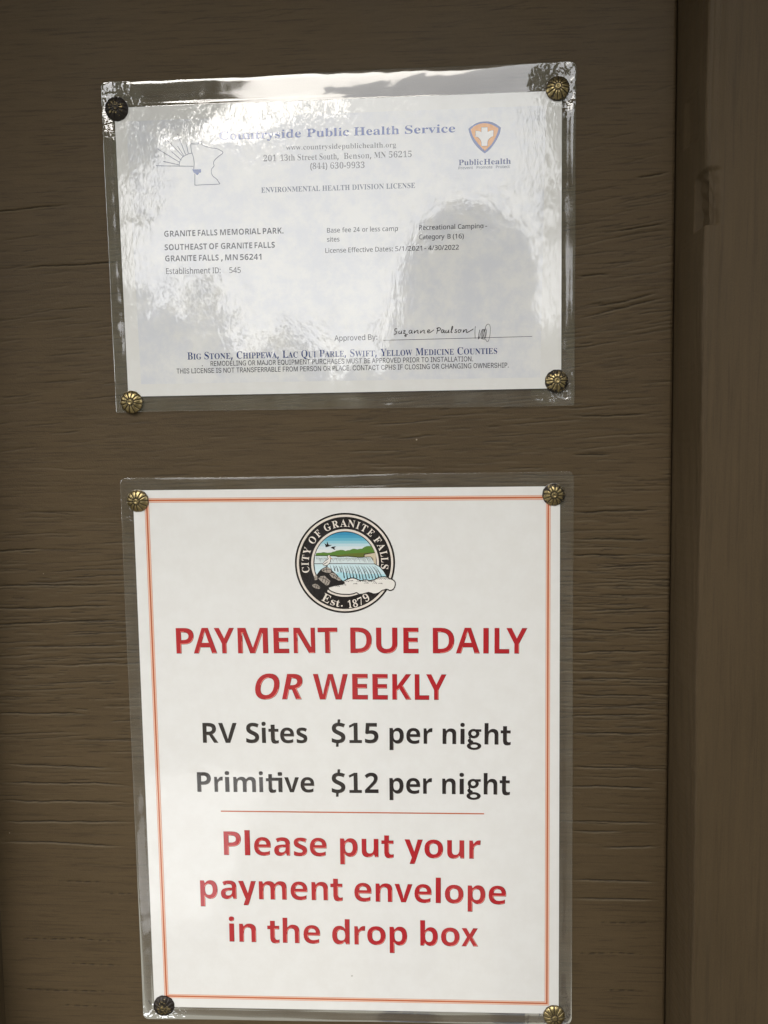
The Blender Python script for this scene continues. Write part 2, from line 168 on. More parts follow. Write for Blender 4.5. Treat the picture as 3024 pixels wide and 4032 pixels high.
  "W":[1342,[375,-24,71,863,53,907,33,938,6,956,-34,963,-34,1000,397,1000,397,963,356,959,329,948,313,930,308,901,324,819,490,336,661,774,628,876,610,919,587,943,553,956,503,963,503,1000,965,1000,965,963,908,957,874,937,863,904,876,848,1041,364,1187,811,1205,892,1199,925,1181,945,1150,957,1105,963,1105,1000,1370,1000,1370,963,1333,950,1305,925,1284,886,1263,833,979,-24,940,-24,693,678,417,-24]],
  "Y":[935,[223,0,223,38,287,48,326,69,346,110,353,177,353,392,102,850,64,910,31,942,1,956,-29,962,-29,1000,454,1000,454,962,429,962,393,959,366,949,348,934,342,914,360,860,546,496,732,804,757,855,765,895,753,932,716,954,655,962,647,962,647,1000,965,1000,965,962,929,952,898,932,841,860,588,447,588,177,595,110,615,69,654,48,720,38,720,0]],
  "a":[755,[559,-22,497,-11,457,22,440,77,369,23,293,-9,209,-19,141,-8,88,25,55,76,44,139,55,200,87,253,139,299,261,360,437,417,437,529,430,583,410,620,375,642,324,649,271,644,239,628,229,602,249,563,265,535,270,507,263,471,241,443,209,425,170,419,129,426,98,446,79,478,72,519,81,568,108,611,151,648,208,676,277,693,355,699,490,685,578,642,614,596,636,536,643,462,643,137,647,87,655,78,668,75,704,91,723,60,672,15,618,-13],[332,74,382,90,410,110,437,139,437,372,373,351,323,322,288,284,267,239,260,184,268,123,292,86]],
  "b":[792,[94,-25,94,853,91,909,80,941,58,956,18,965,18,1000,304,1000,304,612,356,660,417,689,485,699,559,688,623,656,676,605,717,538,742,457,751,364,740,258,709,165,659,87,592,28,512,-10,422,-22,357,-13,293,15,230,62,117,-25],[401,31,448,39,484,65,509,108,531,208,538,351,531,469,507,551,466,599,404,615,371,609,341,592,317,565,304,531,304,150,315,84,347,44]],
  "c":[645,[342,-22,262,-11,190,24,129,78,83,149,53,234,43,329,54,430,88,520,141,595,210,652,292,688,383,701,478,689,549,655,594,603,609,538,603,501,585,473,556,454,519,448,470,460,441,494,431,550,432,574,434,596,427,627,406,646,372,652,327,642,291,613,266,565,251,498,246,412,260,270,301,167,342,121,391,93,448,84,524,103,596,158,625,133,545,47,450,-5]],
  "d":[813,[307,-22,234,-11,170,23,117,76,77,146,51,229,43,323,52,429,79,521,122,597,178,653,246,688,320,699,385,690,441,662,490,615,490,881,484,919,466,945,434,959,386,965,386,1000,701,1000,701,165,704,119,713,89,735,71,776,60,776,24,645,12,490,-22,490,86,442,26,381,-10],[376,62,410,69,443,91,471,124,490,167,490,531,478,565,453,592,420,610,382,617,341,609,309,586,286,549,265,461,258,336,264,215,285,128,321,79]],
  "e":[661,[338,-22,257,-11,186,23,126,77,81,150,52,240,43,345,53,442,83,528,130,599,191,653,264,688,345,699,424,690,491,662,546,615,588,552,613,473,621,381,621,364,257,364,265,267,287,191,323,136,374,104,438,93,494,104,546,136,593,189,625,159,546,59,450,-2],[255,422,442,422,442,472,438,553,424,608,397,641,354,652,299,629,266,561,255,447]],
  "g":[718,[320,-308,195,-298,105,-267,49,-220,31,-164,44,-120,84,-84,150,-56,96,-21,63,19,52,66,62,118,93,162,146,203,224,242,127,296,68,370,49,466,58,531,87,588,133,634,192,670,264,692,345,699,430,691,512,668,696,668,696,588,588,588,627,521,640,447,632,386,606,332,566,287,513,254,450,233,378,226,344,227,311,229,276,223,247,207,228,184,221,156,231,129,261,113,310,108,385,108,489,103,569,88,626,64,664,28,686,-20,693,-81,683,-147,651,-202,598,-248,481,-293],[345,273,390,285,418,320,433,379,438,463,433,548,418,606,390,640,345,652,301,640,272,606,256,548,251,463,256,379,272,320,301,285],[353,-255,434,-251,497,-237,542,-215,569,-184,578,-145,570,-112,547,-91,507,-79,450,-75,212,-75,174,-113,161,-159,173,-196,208,-227,267,-248]],
  "h":[836,[40,0,40,35,76,41,99,56,111,82,115,122,115,876,111,916,100,942,78,959,41,966,41,1000,324,1000,324,586,384,649,454,686,534,699,603,690,657,662,695,615,718,549,726,465,726,122,729,83,740,57,762,41,798,35,798,0,444,0,444,35,454,35,489,45,509,74,516,122,516,476,513,529,503,566,482,588,445,596,381,576,324,516,324,122,328,83,338,57,360,41,395,35,395,0]],
  "i":[435,[221,795,178,803,142,827,119,862,111,906,119,949,142,985,178,1010,221,1018,265,1010,300,985,324,949,332,906,324,862,299,827,264,803],[40,0,40,35,77,42,100,56,111,81,115,122,115,553,112,598,103,625,82,639,44,645,46,681,326,681,326,122,329,83,339,58,360,42,395,35,395,0]],
  "l":[438,[40,0,40,35,77,42,100,56,111,81,115,122,115,873,112,915,103,942,83,958,44,965,44,1000,326,1000,326,122,329,83,339,58,360,42,395,35,395,0]],
  "n":[836,[40,0,40,35,76,41,99,56,111,82,115,122,115,556,111,596,100,623,78,640,41,646,41,681,324,681,324,587,384,649,454,687,534,699,603,690,657,662,695,615,718,549,726,465,726,122,729,83,740,57,762,41,798,35,798,0,444,0,444,35,454,35,489,45,509,74,516,122,516,476,513,529,503,566,482,588,445,596,381,576,324,516,324,122,328,83,338,57,360,41,395,35,395,0]],
  "o":[739,[370,-22,279,-10,198,25,132,81,83,154,52,241,41,338,52,437,83,524,132,597,198,653,278,688,369,699,459,688,538,653,604,599,654,527,686,439,696,338,686,238,654,150,604,78,539,24,460,-11],[370,25,423,40,459,86,470,124,477,178,482,338,476,499,456,594,421,641,370,656,316,641,282,594,263,499,257,339,263,179,270,124,282,86,317,40]],
  "p":[816,[38,-305,38,-271,68,-267,88,-257,102,-242,111,-221,115,-140,115,534,112,590,102,622,80,638,43,647,43,681,314,681,314,577,365,646,429,687,506,701,579,689,643,655,696,601,735,530,760,446,768,351,760,249,735,159,694,83,639,26,574,-10,499,-22,431,-12,373,19,324,71,324,-127,333,-217,346,-243,367,-258,434,-270,434,-305],[429,62,487,79,525,130,547,218,555,339,548,458,529,544,509,581,478,603,437,611,394,600,357,569,324,516,324,150,351,101,386,72]],
  "r":[631,[40,0,40,35,77,42,100,56,111,81,115,122,115,553,112,599,102,626,81,639,44,645,46,681,320,681,320,553,362,616,411,662,462,690,512,699,566,691,605,667,628,631,636,584,629,545,611,515,581,495,544,488,511,493,487,507,454,549,437,565,414,571,384,561,355,530,334,483,327,422,327,122,333,81,349,55,381,42,434,35,434,0]],
  "s":[633,[332,-22,267,-14,190,13,161,19,131,10,112,-19,78,-19,78,232,117,232,145,149,190,86,246,46,308,32,357,39,392,58,414,89,422,128,402,185,342,230,235,285,167,326,119,372,91,424,81,484,96,569,142,639,215,685,310,701,364,694,437,676,453,672,468,670,490,677,506,701,535,701,535,487,501,487,472,557,431,608,382,640,327,650,286,645,255,628,236,602,230,569,236,537,253,510,282,487,322,465,420,416,485,377,530,333,556,278,565,208,549,113,501,40,426,-7]],
  "t":[501,[271,-21,195,-10,145,23,116,78,106,156,106,612,44,612,44,658,193,810,246,875,283,931,317,931,317,681,456,681,456,612,317,612,317,180,320,140,328,111,344,94,369,88,416,107,453,164,488,145,434,53,362,-2]],
  "u":[823,[288,-22,201,-7,143,38,111,111,100,212,100,544,97,589,86,620,64,639,25,646,25,681,311,681,311,162,316,128,331,101,355,84,388,78,450,95,501,145,501,544,497,592,485,622,460,639,416,646,416,681,711,681,711,153,715,111,727,86,751,72,791,65,791,28,658,15,501,-22,501,88,460,42,409,7,350,-15]],
  "v":[673,[313,-22,84,544,49,617,27,637,-6,645,-6,681,360,681,360,646,342,646,298,636,283,606,286,588,406,268,518,555,529,597,520,624,493,641,447,646,447,681,670,681,670,647,634,634,610,612,571,534,351,-22]],
  "w":[954,[268,-22,37,581,13,625,-3,637,-24,645,-24,681,304,681,304,645,263,635,254,624,251,606,254,583,263,555,366,279,463,516,441,584,417,633,398,643,369,647,369,681,709,681,709,645,664,633,649,606,650,591,653,575,737,310,839,562,850,605,846,622,834,634,782,647,782,681,978,681,978,647,951,641,933,625,904,566,668,-22,634,-22,490,432,307,-22]],
  "y":[659,[115,-308,64,-300,22,-274,-6,-235,-15,-184,-8,-148,10,-117,40,-94,78,-87,113,-92,140,-108,158,-134,164,-167,163,-178,162,-192,169,-211,189,-217,217,-203,251,-162,284,-97,308,-10,80,550,54,604,34,631,17,641,-7,645,-10,681,355,681,355,645,298,636,286,624,282,603,285,586,292,563,407,261,506,529,518,571,522,602,518,623,504,636,445,645,445,681,658,681,658,645,630,638,608,617,569,532,355,-53,319,-143,284,-210,248,-257,209,-287,166,-303]]},
 "plain": {" ":[364],
  "$":[801,[354,-81,354,69,204,82,139,96,87,115,87,234,141,213,209,195,282,182,354,176,354,459,234,502,151,555,115,598,94,650,87,711,95,776,119,830,159,874,244,920,354,940,354,1063,444,1063,444,941,515,936,579,925,690,889,653,786,554,817,444,835,444,553,529,526,598,496,652,463,691,422,715,372,723,308,715,247,690,194,650,149,562,100,444,74,444,-81],[354,584,354,832,289,820,243,797,216,763,207,721,215,672,239,635,283,607],[444,183,515,197,564,222,593,256,602,300,594,346,569,380,521,406,444,430]],
  "(":[420,[262,-221,170,-90,106,58,68,218,56,384,68,552,106,714,170,865,262,1000,378,1000,292,862,230,710,193,550,181,385,193,224,230,67,292,-84,377,-221]],
  ")":[420,[43,-221,128,-84,190,67,227,224,239,385,227,550,190,710,128,862,42,1000,158,1000,251,865,314,714,352,552,364,384,352,218,314,58,251,-90,158,-221]],
  ",":[375,[57,-181,97,-6,127,162,259,162,269,147,216,-16,148,-181]],
  "-":[451,[56,321,56,430,395,430,395,321]],
  ".":[375,[186,-20,154,-14,126,3,107,32,101,76,107,120,126,148,154,164,186,169,220,164,249,148,268,120,275,76,268,32,249,3,220,-14]],
  "/":[521,[14,0,387,1000,507,1000,134,0]],
  "0":[801,[399,-14,296,1,213,47,149,123,104,225,78,352,69,501,77,652,102,779,144,880,207,954,292,1000,399,1015,502,1000,585,955,650,880,696,778,723,652,732,501,724,352,699,225,655,123,592,48,508,1],[399,91,467,102,520,136,560,193,596,321,608,501,596,680,560,808,520,865,467,899,399,910,331,899,277,865,239,808,204,680,192,501,204,321,239,193,277,136,331,102]],
  "1":[801,[377,0,377,699,378,796,382,871,342,834,296,794,189,707,125,790,395,1000,497,1000,497,0]],
  "2":[801,[67,0,67,102,329,367,457,501,502,560,535,617,555,676,562,741,549,814,513,866,456,898,385,909,317,903,257,884,201,854,144,814,78,896,142,942,214,980,295,1005,385,1014,472,1006,546,983,606,943,652,890,679,825,688,748,680,672,655,602,617,534,566,466,431,324,223,118,223,112,728,112,728,0]],
  "3":[801,[338,-14,262,-11,192,-2,126,15,63,41,63,155,129,128,199,107,270,94,339,90,455,103,533,142,578,205,592,287,584,344,560,389,519,422,430,453,312,464,216,464,216,569,314,569,422,582,501,620,548,681,564,758,552,822,515,870,458,900,382,910,307,904,244,887,130,826,69,910,128,950,201,983,286,1006,381,1014,477,1006,554,983,614,944,657,893,682,834,690,766,676,676,634,606,569,556,483,527,483,521,588,495,662,445,707,374,721,284,711,202,681,130,629,69,555,24,459,-5]],
  "4":[801,[508,0,508,227,29,227,29,332,500,1006,627,1006,627,338,773,338,773,227,627,227,627,0],[150,338,508,338,508,653,511,777,515,874,510,874,482,817,450,765]],
  "5":[801,[347,-14,273,-11,202,0,140,17,88,41,88,157,144,129,211,109,281,95,349,91,449,104,527,144,565,185,588,239,595,307,580,393,535,457,457,497,345,510,255,503,174,489,112,528,150,1000,651,1000,651,888,255,888,231,598,296,608,385,613,481,605,563,579,630,536,681,478,711,406,721,319,710,223,677,142,623,75,548,26,456,-4]],
  "6":[801,[417,-14,327,-2,245,34,176,94,123,179,88,290,77,427,82,534,96,639,123,739,165,828,224,905,304,964,407,1001,535,1014,600,1011,658,1001,658,896,602,909,538,913,449,905,377,881,319,843,275,793,243,732,221,664,208,589,200,508,209,508,247,554,298,592,364,617,445,626,527,617,597,591,655,547,700,487,726,412,735,322,726,225,697,143,649,76,585,26,508,-4],[416,90,496,104,559,146,600,219,613,322,601,408,565,473,505,515,420,529,359,523,305,502,262,471,229,433,209,390,202,346,208,286,225,226,255,172,297,128,350,99]],
  ":":[375,[186,580,154,585,126,602,107,632,101,675,107,720,126,749,154,765,186,770,220,765,249,749,268,720,275,675,268,632,249,602,220,585],[186,-20,154,-14,126,3,107,32,101,76,107,120,126,148,154,164,186,169,220,164,249,148,268,120,275,76,268,32,249,3,220,-14]],
  "B":[910,[136,0,136,1000,422,1000,586,986,705,945,758,899,790,835,801,752,789,671,752,606,692,558,611,531,611,524,671,510,725,487,770,455,805,412,827,355,835,284,824,201,793,131,742,74,672,33,587,8,487,0],[262,574,447,574,555,585,623,616,659,667,671,738,656,809,613,856,537,883,427,892,262,892],[262,106,464,106,576,119,648,158,687,218,700,294,687,365,646,421,571,457,454,469,262,469]],
  "C":[885,[545,-14,405,2,290,49,200,125,137,228,98,355,85,501,99,644,141,768,209,871,304,949,423,998,566,1014,714,999,842,955,791,849,688,887,629,899,564,903,465,891,380,855,311,796,260,715,229,616,218,500,228,384,257,286,305,205,372,145,458,109,563,97,688,108,803,136,803,27,687,-4]],
  "D":[1022,[136,0,136,1000,444,1000,585,986,706,944,804,875,877,779,922,658,937,510,922,355,876,228,799,128,695,57,567,14,415,0],[262,108,398,108,544,124,658,171,739,251,788,362,804,506,793,627,760,725,705,799,630,851,537,882,426,892,262,892]],
  "E":[779,[136,0,136,1000,695,1000,695,889,262,889,262,577,669,577,669,468,262,468,262,111,695,111,695,0]],
  "I":[475,[56,0,56,73,174,99,174,899,56,927,56,1000,417,1000,417,927,300,899,300,99,417,73,417,0]],
  "L":[734,[136,0,136,1000,262,1000,262,112,699,112,699,0]],
  "P":[847,[136,0,136,1000,401,1000,519,991,615,966,686,923,736,865,766,792,776,706,767,626,739,551,689,486,614,434,511,401,377,389,262,389,262,0],[262,497,363,497,487,509,576,543,615,581,638,634,646,700,639,759,618,807,584,845,505,880,389,892,262,892]],
  "R":[871,[136,0,136,1000,412,1000,525,992,617,969,687,929,736,874,766,803,776,716,769,643,746,583,713,535,672,498,625,470,576,448,850,0,703,0,461,413,262,413,262,0],[262,520,412,520,517,532,590,568,632,628,646,710,639,769,620,816,587,849,512,880,405,891,262,891]],
  "a":[786,[301,-14,208,-1,132,40,94,83,72,139,64,209,74,278,104,335,153,382,222,416,313,438,424,448,552,452,552,497,542,577,511,627,462,655,396,664,339,659,284,646,185,606,147,699,201,724,263,744,332,759,403,763,487,757,555,737,606,703,643,655,665,591,672,511,672,0,583,0,559,106,553,106,503,53,450,15,386,-7],[329,85,416,99,487,138,522,179,543,233,550,300,550,367,440,363,321,349,246,318,205,271,192,207,202,153,230,115,274,93]],
  "b":[861,[475,-14,395,-6,331,18,280,54,242,95,232,95,207,0,119,0,119,1064,242,1064,242,805,240,716,235,651,242,651,280,695,331,731,395,755,475,763,562,752,637,720,700,666,747,590,775,494,784,375,775,257,746,160,699,84,636,30,561,-3],[457,88,518,96,568,121,607,162,644,253,657,377,649,479,624,559,584,616,527,650,454,661,383,653,327,631,289,592,254,505,242,380,242,374,254,252,288,162,327,121,383,96]],
  "c":[672,[420,-14,326,-4,243,27,174,78,121,153,88,250,77,371,89,497,123,597,178,672,249,724,333,755,429,765,539,753,626,724,588,622,510,646,426,657,346,645,284,611,240,555,213,475,204,373,218,253,258,165,300,124,354,100,419,92,477,96,527,105,613,136,613,27,530,-4]],
  "e":[790,[438,-14,338,-3,250,29,177,84,123,159,88,255,77,370,87,484,118,581,168,659,235,717,316,753,409,765,499,754,575,723,636,672,681,604,709,522,718,426,718,352,204,352,213,273,235,209,270,158,317,121,375,98,444,91,511,94,571,104,685,143,685,35,571,-2,510,-11],[207,450,590,450,579,536,546,604,489,649,408,664,329,650,268,607,227,539]],
  "f":[482,[153,0,153,655,21,655,21,713,153,755,153,798,160,886,181,956,217,1008,266,1043,325,1064,396,1071,478,1064,542,1046,510,950,458,964,398,971,344,960,306,929,283,876,276,800,276,751,465,751,465,655,276,655,276,0]],
  "g":[861,[406,-336,256,-324,136,-289,136,-175,261,-219,413,-234,499,-220,565,-177,607,-110,620,-22,620,7,622,55,625,99,619,99,560,36,482,-1,387,-14,297,-3,221,31,159,88,113,165,86,261,77,374,86,485,113,580,159,659,221,718,296,753,385,765,456,758,519,737,574,701,620,651,627,651,644,751,742,751,742,-13,733,-111,706,-192,660,-255,596,-300,511,-327],[405,87,474,94,529,114,570,148,609,227,622,345,622,374,609,506,569,595,526,631,471,654,402,661,344,653,296,628,256,586,217,495,204,373,217,250,256,160,295,120,345,95]],
  "h":[866,[119,0,119,1064,242,1064,242,752,235,647,244,647,287,697,342,734,407,756,478,763,561,756,630,734,683,698,722,646,744,576,752,489,752,0,630,0,630,480,624,545,603,596,570,632,523,654,462,661,387,653,329,630,289,590,254,504,242,388,242,0]],
  "i":[361,[182,875,154,880,130,895,114,919,109,954,114,989,130,1013,154,1027,182,1032,209,1027,232,1013,248,989,254,954,248,919,232,895,209,880],[119,0,119,751,242,751,242,0]],
  "l":[361,[119,0,119,1064,242,1064,242,0]],
  "m":[1310,[119,0,119,751,218,751,237,648,244,648,285,700,338,736,400,758,465,765,569,751,646,709,695,639,702,639,746,695,805,734,872,757,943,765,1020,757,1084,736,1133,700,1168,647,1189,577,1196,489,1196,0,1074,0,1074,483,1068,547,1050,597,1019,633,977,654,922,661,856,654,804,633,765,598,730,521,718,415,718,0,597,0,597,483,590,547,572,597,541,633,498,654,443,661,375,653,322,630,286,591,253,506,242,389,242,0]],
  "n":[866,[119,0,119,751,218,751,237,648,244,648,287,700,345,736,411,758,480,765,563,757,630,736,683,700,722,647,744,577,752,489,752,0,630,0,630,480,624,545,603,596,570,632,523,654,462,661,388,653,330,630,290,591,254,506,242,389,242,0]],
  "o":[847,[422,-14,328,-3,244,32,175,88,122,165,88,261,77,377,87,491,119,587,171,664,241,720,326,754,426,765,522,753,606,719,675,664,728,588,761,492,772,377,761,262,730,166,677,88,607,31,522,-3],[424,88,493,97,549,123,591,166,631,258,644,377,631,495,591,585,549,627,493,653,423,661,353,653,298,627,256,585,217,495,204,377,218,258,257,166,299,123,355,97]],
  "p":[861,[119,-336,119,751,220,751,237,648,242,648,281,694,331,731,394,756,476,765,563,754,637,722,700,668,747,593,775,496,784,377,775,259,747,162,700,85,637,30,562,-3,475,-14,395,-6,331,19,281,54,242,95,234,95,239,35,242,-28,242,-336],[457,88,519,98,569,126,608,171,635,229,651,299,657,378,644,494,607,584,568,627,517,653,454,661,385,654,331,632,292,597,256,515,242,401,242,377,254,254,288,163,327,122,383,97]],
  "r":[578,[119,0,119,751,220,751,234,613,239,613,281,671,333,720,396,754,469,765,515,763,557,756,542,643,502,650,461,653,405,645,353,621,308,583,272,533,250,471,242,401,242,0]],
  "s":[671,[308,-14,235,-11,173,-1,120,14,73,34,73,146,181,104,246,90,311,85,392,93,447,116,478,151,489,196,485,223,473,246,452,269,418,291,304,342,179,398,133,429,99,465,78,510,71,566,80,624,106,674,149,713,239,752,353,765,419,761,481,751,592,714,550,616,451,650,398,660,345,664,278,658,229,639,199,610,189,573,194,544,207,520,232,499,268,478,382,430,504,375,549,343,581,307,601,262,608,207,599,140,572,85,527,42,431,0]],
  "t":[506,[349,-14,292,-9,240,6,195,34,160,77,137,138,129,218,129,655,22,655,22,714,130,763,179,923,252,923,252,751,469,751,469,655,252,655,252,221,260,162,285,120,323,95,370,87,427,92,475,102,475,8,419,-8]],
  "v":[711,[284,0,0,751,132,751,291,308,315,239,338,167,352,109,357,109,373,168,397,241,420,308,580,751,711,751,426,0]],
  "y":[714,[118,-336,59,-333,15,-325,15,-227,53,-232,98,-235,156,-226,202,-199,237,-157,265,-102,304,-3,1,751,133,751,296,324,333,216,359,119,364,119,390,211,429,325,581,751,714,751,391,-104,346,-199,289,-273,242,-308,185,-329]]},
 "grotesk": {" ":[369],
  ".":[369,[187,-9,153,-2,124,17,104,46,97,81,104,115,124,144,153,164,187,170,222,164,251,144,271,115,277,81,271,46,251,17,222,-2]],
  ":":[369,[187,-9,153,-2,124,17,104,46,97,81,104,115,124,144,153,164,187,170,222,164,251,144,271,115,277,81,271,46,251,17,222,-2],[187,532,153,539,124,558,104,587,97,621,104,656,124,685,153,705,187,711,222,705,251,685,271,656,277,621,271,587,251,558,222,539]],
  "A":[895,[0,0,391,1004,504,1004,894,0,763,0,643,310,246,310,127,0],[289,422,605,422,493,724,479,765,460,826,445,874,423,789,402,724]],
  "B":[897,[118,0,118,1000,474,1000,569,991,646,964,706,923,749,869,774,805,783,735,777,677,760,629,734,591,700,562,661,540,619,524,619,515,667,506,714,483,756,447,791,399,814,340,821,268,813,196,787,131,742,77,677,35,592,9,485,0],[245,112,481,112,581,123,648,157,686,207,699,268,692,317,673,361,642,399,601,429,549,447,488,454,245,454],[245,561,468,561,520,566,566,582,605,608,635,642,654,683,660,732,649,793,614,843,556,877,472,888,245,888]],
  "C":[1003,[526,-13,403,2,295,49,205,125,137,227,94,352,79,499,94,647,137,773,205,875,295,951,403,998,526,1013,599,1008,669,991,733,964,790,926,840,879,880,822,910,758,930,685,803,685,788,733,765,776,737,812,702,842,663,866,620,883,574,893,526,896,438,884,361,850,296,793,246,715,214,617,203,499,214,382,246,284,296,207,361,150,439,116,526,104,574,107,620,118,663,135,702,158,737,188,765,225,788,267,803,315,930,315,911,243,881,178,840,122,791,74,734,37,669,9,600,-8]],
  "D":[987,[430,0,189,0,189,112,422,112,534,124,625,159,695,216,745,293,775,389,785,502,775,614,745,709,696,785,628,842,541,876,434,888,183,888,183,1000,443,1000,579,985,693,940,757,895,810,838,852,769,894,646,907,502,893,357,852,233,809,164,755,106,689,60,571,15],[245,1000,245,0,118,0,118,1000]],
  "E":[823,[118,0,118,1000,732,1000,732,888,245,888,245,562,699,562,699,450,245,450,245,112,738,112,738,0]],
  "F":[806,[118,0,118,1000,726,1000,726,888,245,888,245,547,681,547,681,435,245,435,245,0]],
  "G":[1020,[564,-14,421,2,303,48,209,124,141,226,99,352,85,500,101,646,147,772,222,874,324,950,452,998,604,1014,685,1010,763,999,835,980,902,955,854,846,735,887,667,899,597,903,486,891,393,855,317,796,262,715,228,616,217,500,227,388,256,289,305,208,377,146,472,108,594,95,706,102,790,119,790,416,570,416,570,528,916,528,916,38,834,15,752,-1,664,-11]],
  "H":[1016,[118,0,118,1000,245,1000,245,568,771,568,771,1000,898,1000,898,0,771,0,771,456,245,456,245,0]],
  "I":[591,[61,0,61,112,232,112,232,888,61,888,61,1000,530,1000,530,888,359,888,359,112,530,112,530,0]],
  "J":[779,[364,-13,281,-5,209,21,148,64,102,124,74,197,65,286,65,340,192,340,192,286,204,205,239,146,294,110,364,98,433,110,487,146,522,205,534,286,534,1000,661,1000,661,286,652,197,624,124,578,64,518,21,446,-5]],
  "L":[772,[118,0,118,1000,245,1000,245,112,710,112,710,0]],
  "M":[1235,[118,0,118,1000,298,1000,545,368,565,312,588,241,612,165,632,96,604,96,625,162,649,238,672,311,693,368,936,1000,1116,1000,1116,0,991,0,991,572,992,643,993,725,995,812,997,899,1008,899,978,805,947,713,919,633,896,572,672,0,562,0,335,572,313,631,285,710,254,801,220,899,234,899,236,818,238,731,239,646,240,572,240,0]],
  "N":[1029,[118,0,118,1000,268,1000,674,359,713,296,762,210,813,108,796,105,788,213,785,309,784,383,784,1000,911,1000,911,0,760,0,397,570,349,650,291,749,211,889,234,892,240,754,244,645,246,572,246,0]],
  "O":[1048,[525,-13,403,2,296,49,206,125,137,227,94,352,79,499,94,647,137,773,206,875,296,951,403,998,525,1013,647,998,754,951,844,875,912,773,955,647,969,499,955,352,912,227,844,125,754,49,647,2],[525,104,610,115,687,149,752,205,803,283,835,382,846,499,835,618,803,717,752,795,687,851,610,885,525,896,439,885,362,850,297,794,246,716,214,618,203,499,214,382,246,284,297,206,362,150,439,115]],
  "P":[847,[136,0,136,1000,401,1000,519,991,615,966,686,923,736,865,766,792,776,706,767,626,739,551,689,486,614,434,511,401,377,389,262,389,262,0],[262,497,363,497,487,509,576,543,615,581,638,634,646,700,639,759,618,807,584,845,505,880,389,892,262,892]],
  "Q":[1048,[482,313,615,313,726,166,754,128,921,-94,788,-94,679,52,651,90],[525,-13,403,2,296,49,206,125,137,227,94,352,79,499,94,647,137,773,206,875,296,951,403,998,525,1013,647,998,754,951,844,875,912,773,955,647,969,499,955,352,912,227,844,125,754,49,647,2],[525,104,610,115,687,149,752,205,803,283,835,382,846,499,835,618,803,717,752,795,687,851,610,885,525,896,439,885,362,850,297,794,246,716,214,618,203,499,214,382,246,284,297,206,362,150,439,115]],
  "R":[871,[136,0,136,1000,412,1000,525,992,617,969,687,929,736,874,766,803,776,716,769,643,746,583,713,535,672,498,625,470,576,448,850,0,703,0,461,413,262,413,262,0],[262,520,412,520,517,532,590,568,632,628,646,710,639,769,620,816,587,849,512,880,405,891,262,891]],
  "S":[878,[440,-17,338,-9,251,18,179,61,126,118,90,188,75,268,205,268,217,216,243,172,280,139,327,115,381,101,440,97,504,102,562,118,610,145,648,181,671,224,679,274,673,317,653,352,622,379,582,402,481,437,361,470,251,512,169,568,132,615,110,670,102,732,113,811,147,880,201,936,270,979,353,1005,446,1013,540,1005,621,978,689,936,741,882,775,817,788,743,663,743,642,810,594,860,526,891,442,901,382,896,329,880,285,855,253,822,233,783,226,738,234,692,257,656,292,627,333,606,417,577,519,549,612,518,660,496,705,467,744,432,776,388,796,336,803,272,792,195,760,125,707,66,636,21,546,-8]],
  "T":[882,[62,888,62,1000,819,1000,819,888,505,888,505,0,379,0,379,888]],
  "U":[1017,[509,-16,398,-5,303,30,225,85,166,157,130,243,118,340,118,1000,244,1000,244,350,252,282,277,222,315,172,368,134,433,109,509,101,585,109,650,134,702,172,740,222,764,282,772,350,772,1000,899,1000,899,340,887,243,850,157,792,85,714,30,619,-5]],
  "V":[943,[401,0,32,1000,166,1000,378,405,423,270,487,60,461,60,525,271,569,405,776,1000,910,1000,546,0]],
  "W":[1349,[305,0,32,1000,162,1000,321,385,345,286,367,184,387,78,372,78,393,184,415,286,440,385,602,1000,746,1000,907,385,933,286,956,184,977,78,960,78,981,184,1003,286,1028,385,1186,1000,1316,1000,1042,0,895,0,723,635,691,769,660,934,687,934,658,776,625,635,453,0]],
  "d":[834,[384,-16,296,-4,219,32,155,89,107,166,77,261,67,371,77,481,108,575,156,652,220,709,297,744,385,756,448,750,497,733,536,708,565,680,602,628,611,628,611,1000,731,1000,731,0,615,0,615,115,603,115,564,61,534,33,496,7,446,-10],[402,92,465,101,517,128,559,170,589,226,607,294,613,372,607,450,589,517,559,572,518,613,465,640,402,648,337,639,284,612,243,569,213,513,195,447,189,372,195,297,213,229,243,172,285,129,338,101]],
  "e":[790,[438,-14,338,-3,250,29,177,84,123,159,88,255,77,370,87,484,118,581,168,659,235,717,316,753,409,765,499,754,575,723,636,672,681,604,709,522,718,426,718,352,204,352,213,273,235,209,270,158,317,121,375,98,444,91,511,94,571,104,685,143,685,35,571,-2,510,-11],[207,450,590,450,579,536,546,604,489,649,408,664,329,650,268,607,227,539]],
  "o":[816,[407,-16,312,-4,230,32,161,90,110,167,78,261,67,368,78,478,110,572,161,649,230,707,312,744,407,756,504,744,587,707,655,649,706,572,738,478,749,368,738,261,706,167,655,90,587,32,504,-4],[407,91,476,101,531,130,574,174,604,231,622,297,628,368,622,441,604,507,574,565,531,610,476,639,407,648,340,639,285,610,243,565,213,508,195,441,189,368,195,297,213,231,243,174,285,130,340,101]],
  "p":[834,[103,-281,103,746,220,746,220,628,232,628,270,680,299,708,337,733,387,750,450,756,538,744,615,709,679,652,727,575,757,481,767,371,757,261,727,166,679,89,616,32,539,-4,451,-16,389,-10,339,7,301,33,271,61,232,115,223,115,223,-281],[433,92,497,101,549,129,591,172,621,229,639,297,645,372,639,447,621,513,591,569,550,612,497,639,433,648,369,640,317,613,276,572,246,517,228,450,221,372,228,294,246,226,276,170,318,128,370,101]],
  "r":[509,[103,0,103,746,219,746,219,631,227,631,255,682,300,722,355,748,419,756,451,756,479,754,479,634,452,638,407,640,357,635,313,618,276,592,247,557,229,515,223,466,223,0]],
  "v":[765,[319,0,34,746,166,746,325,305,367,171,404,41,362,41,399,171,440,305,599,746,730,746,445,0]],
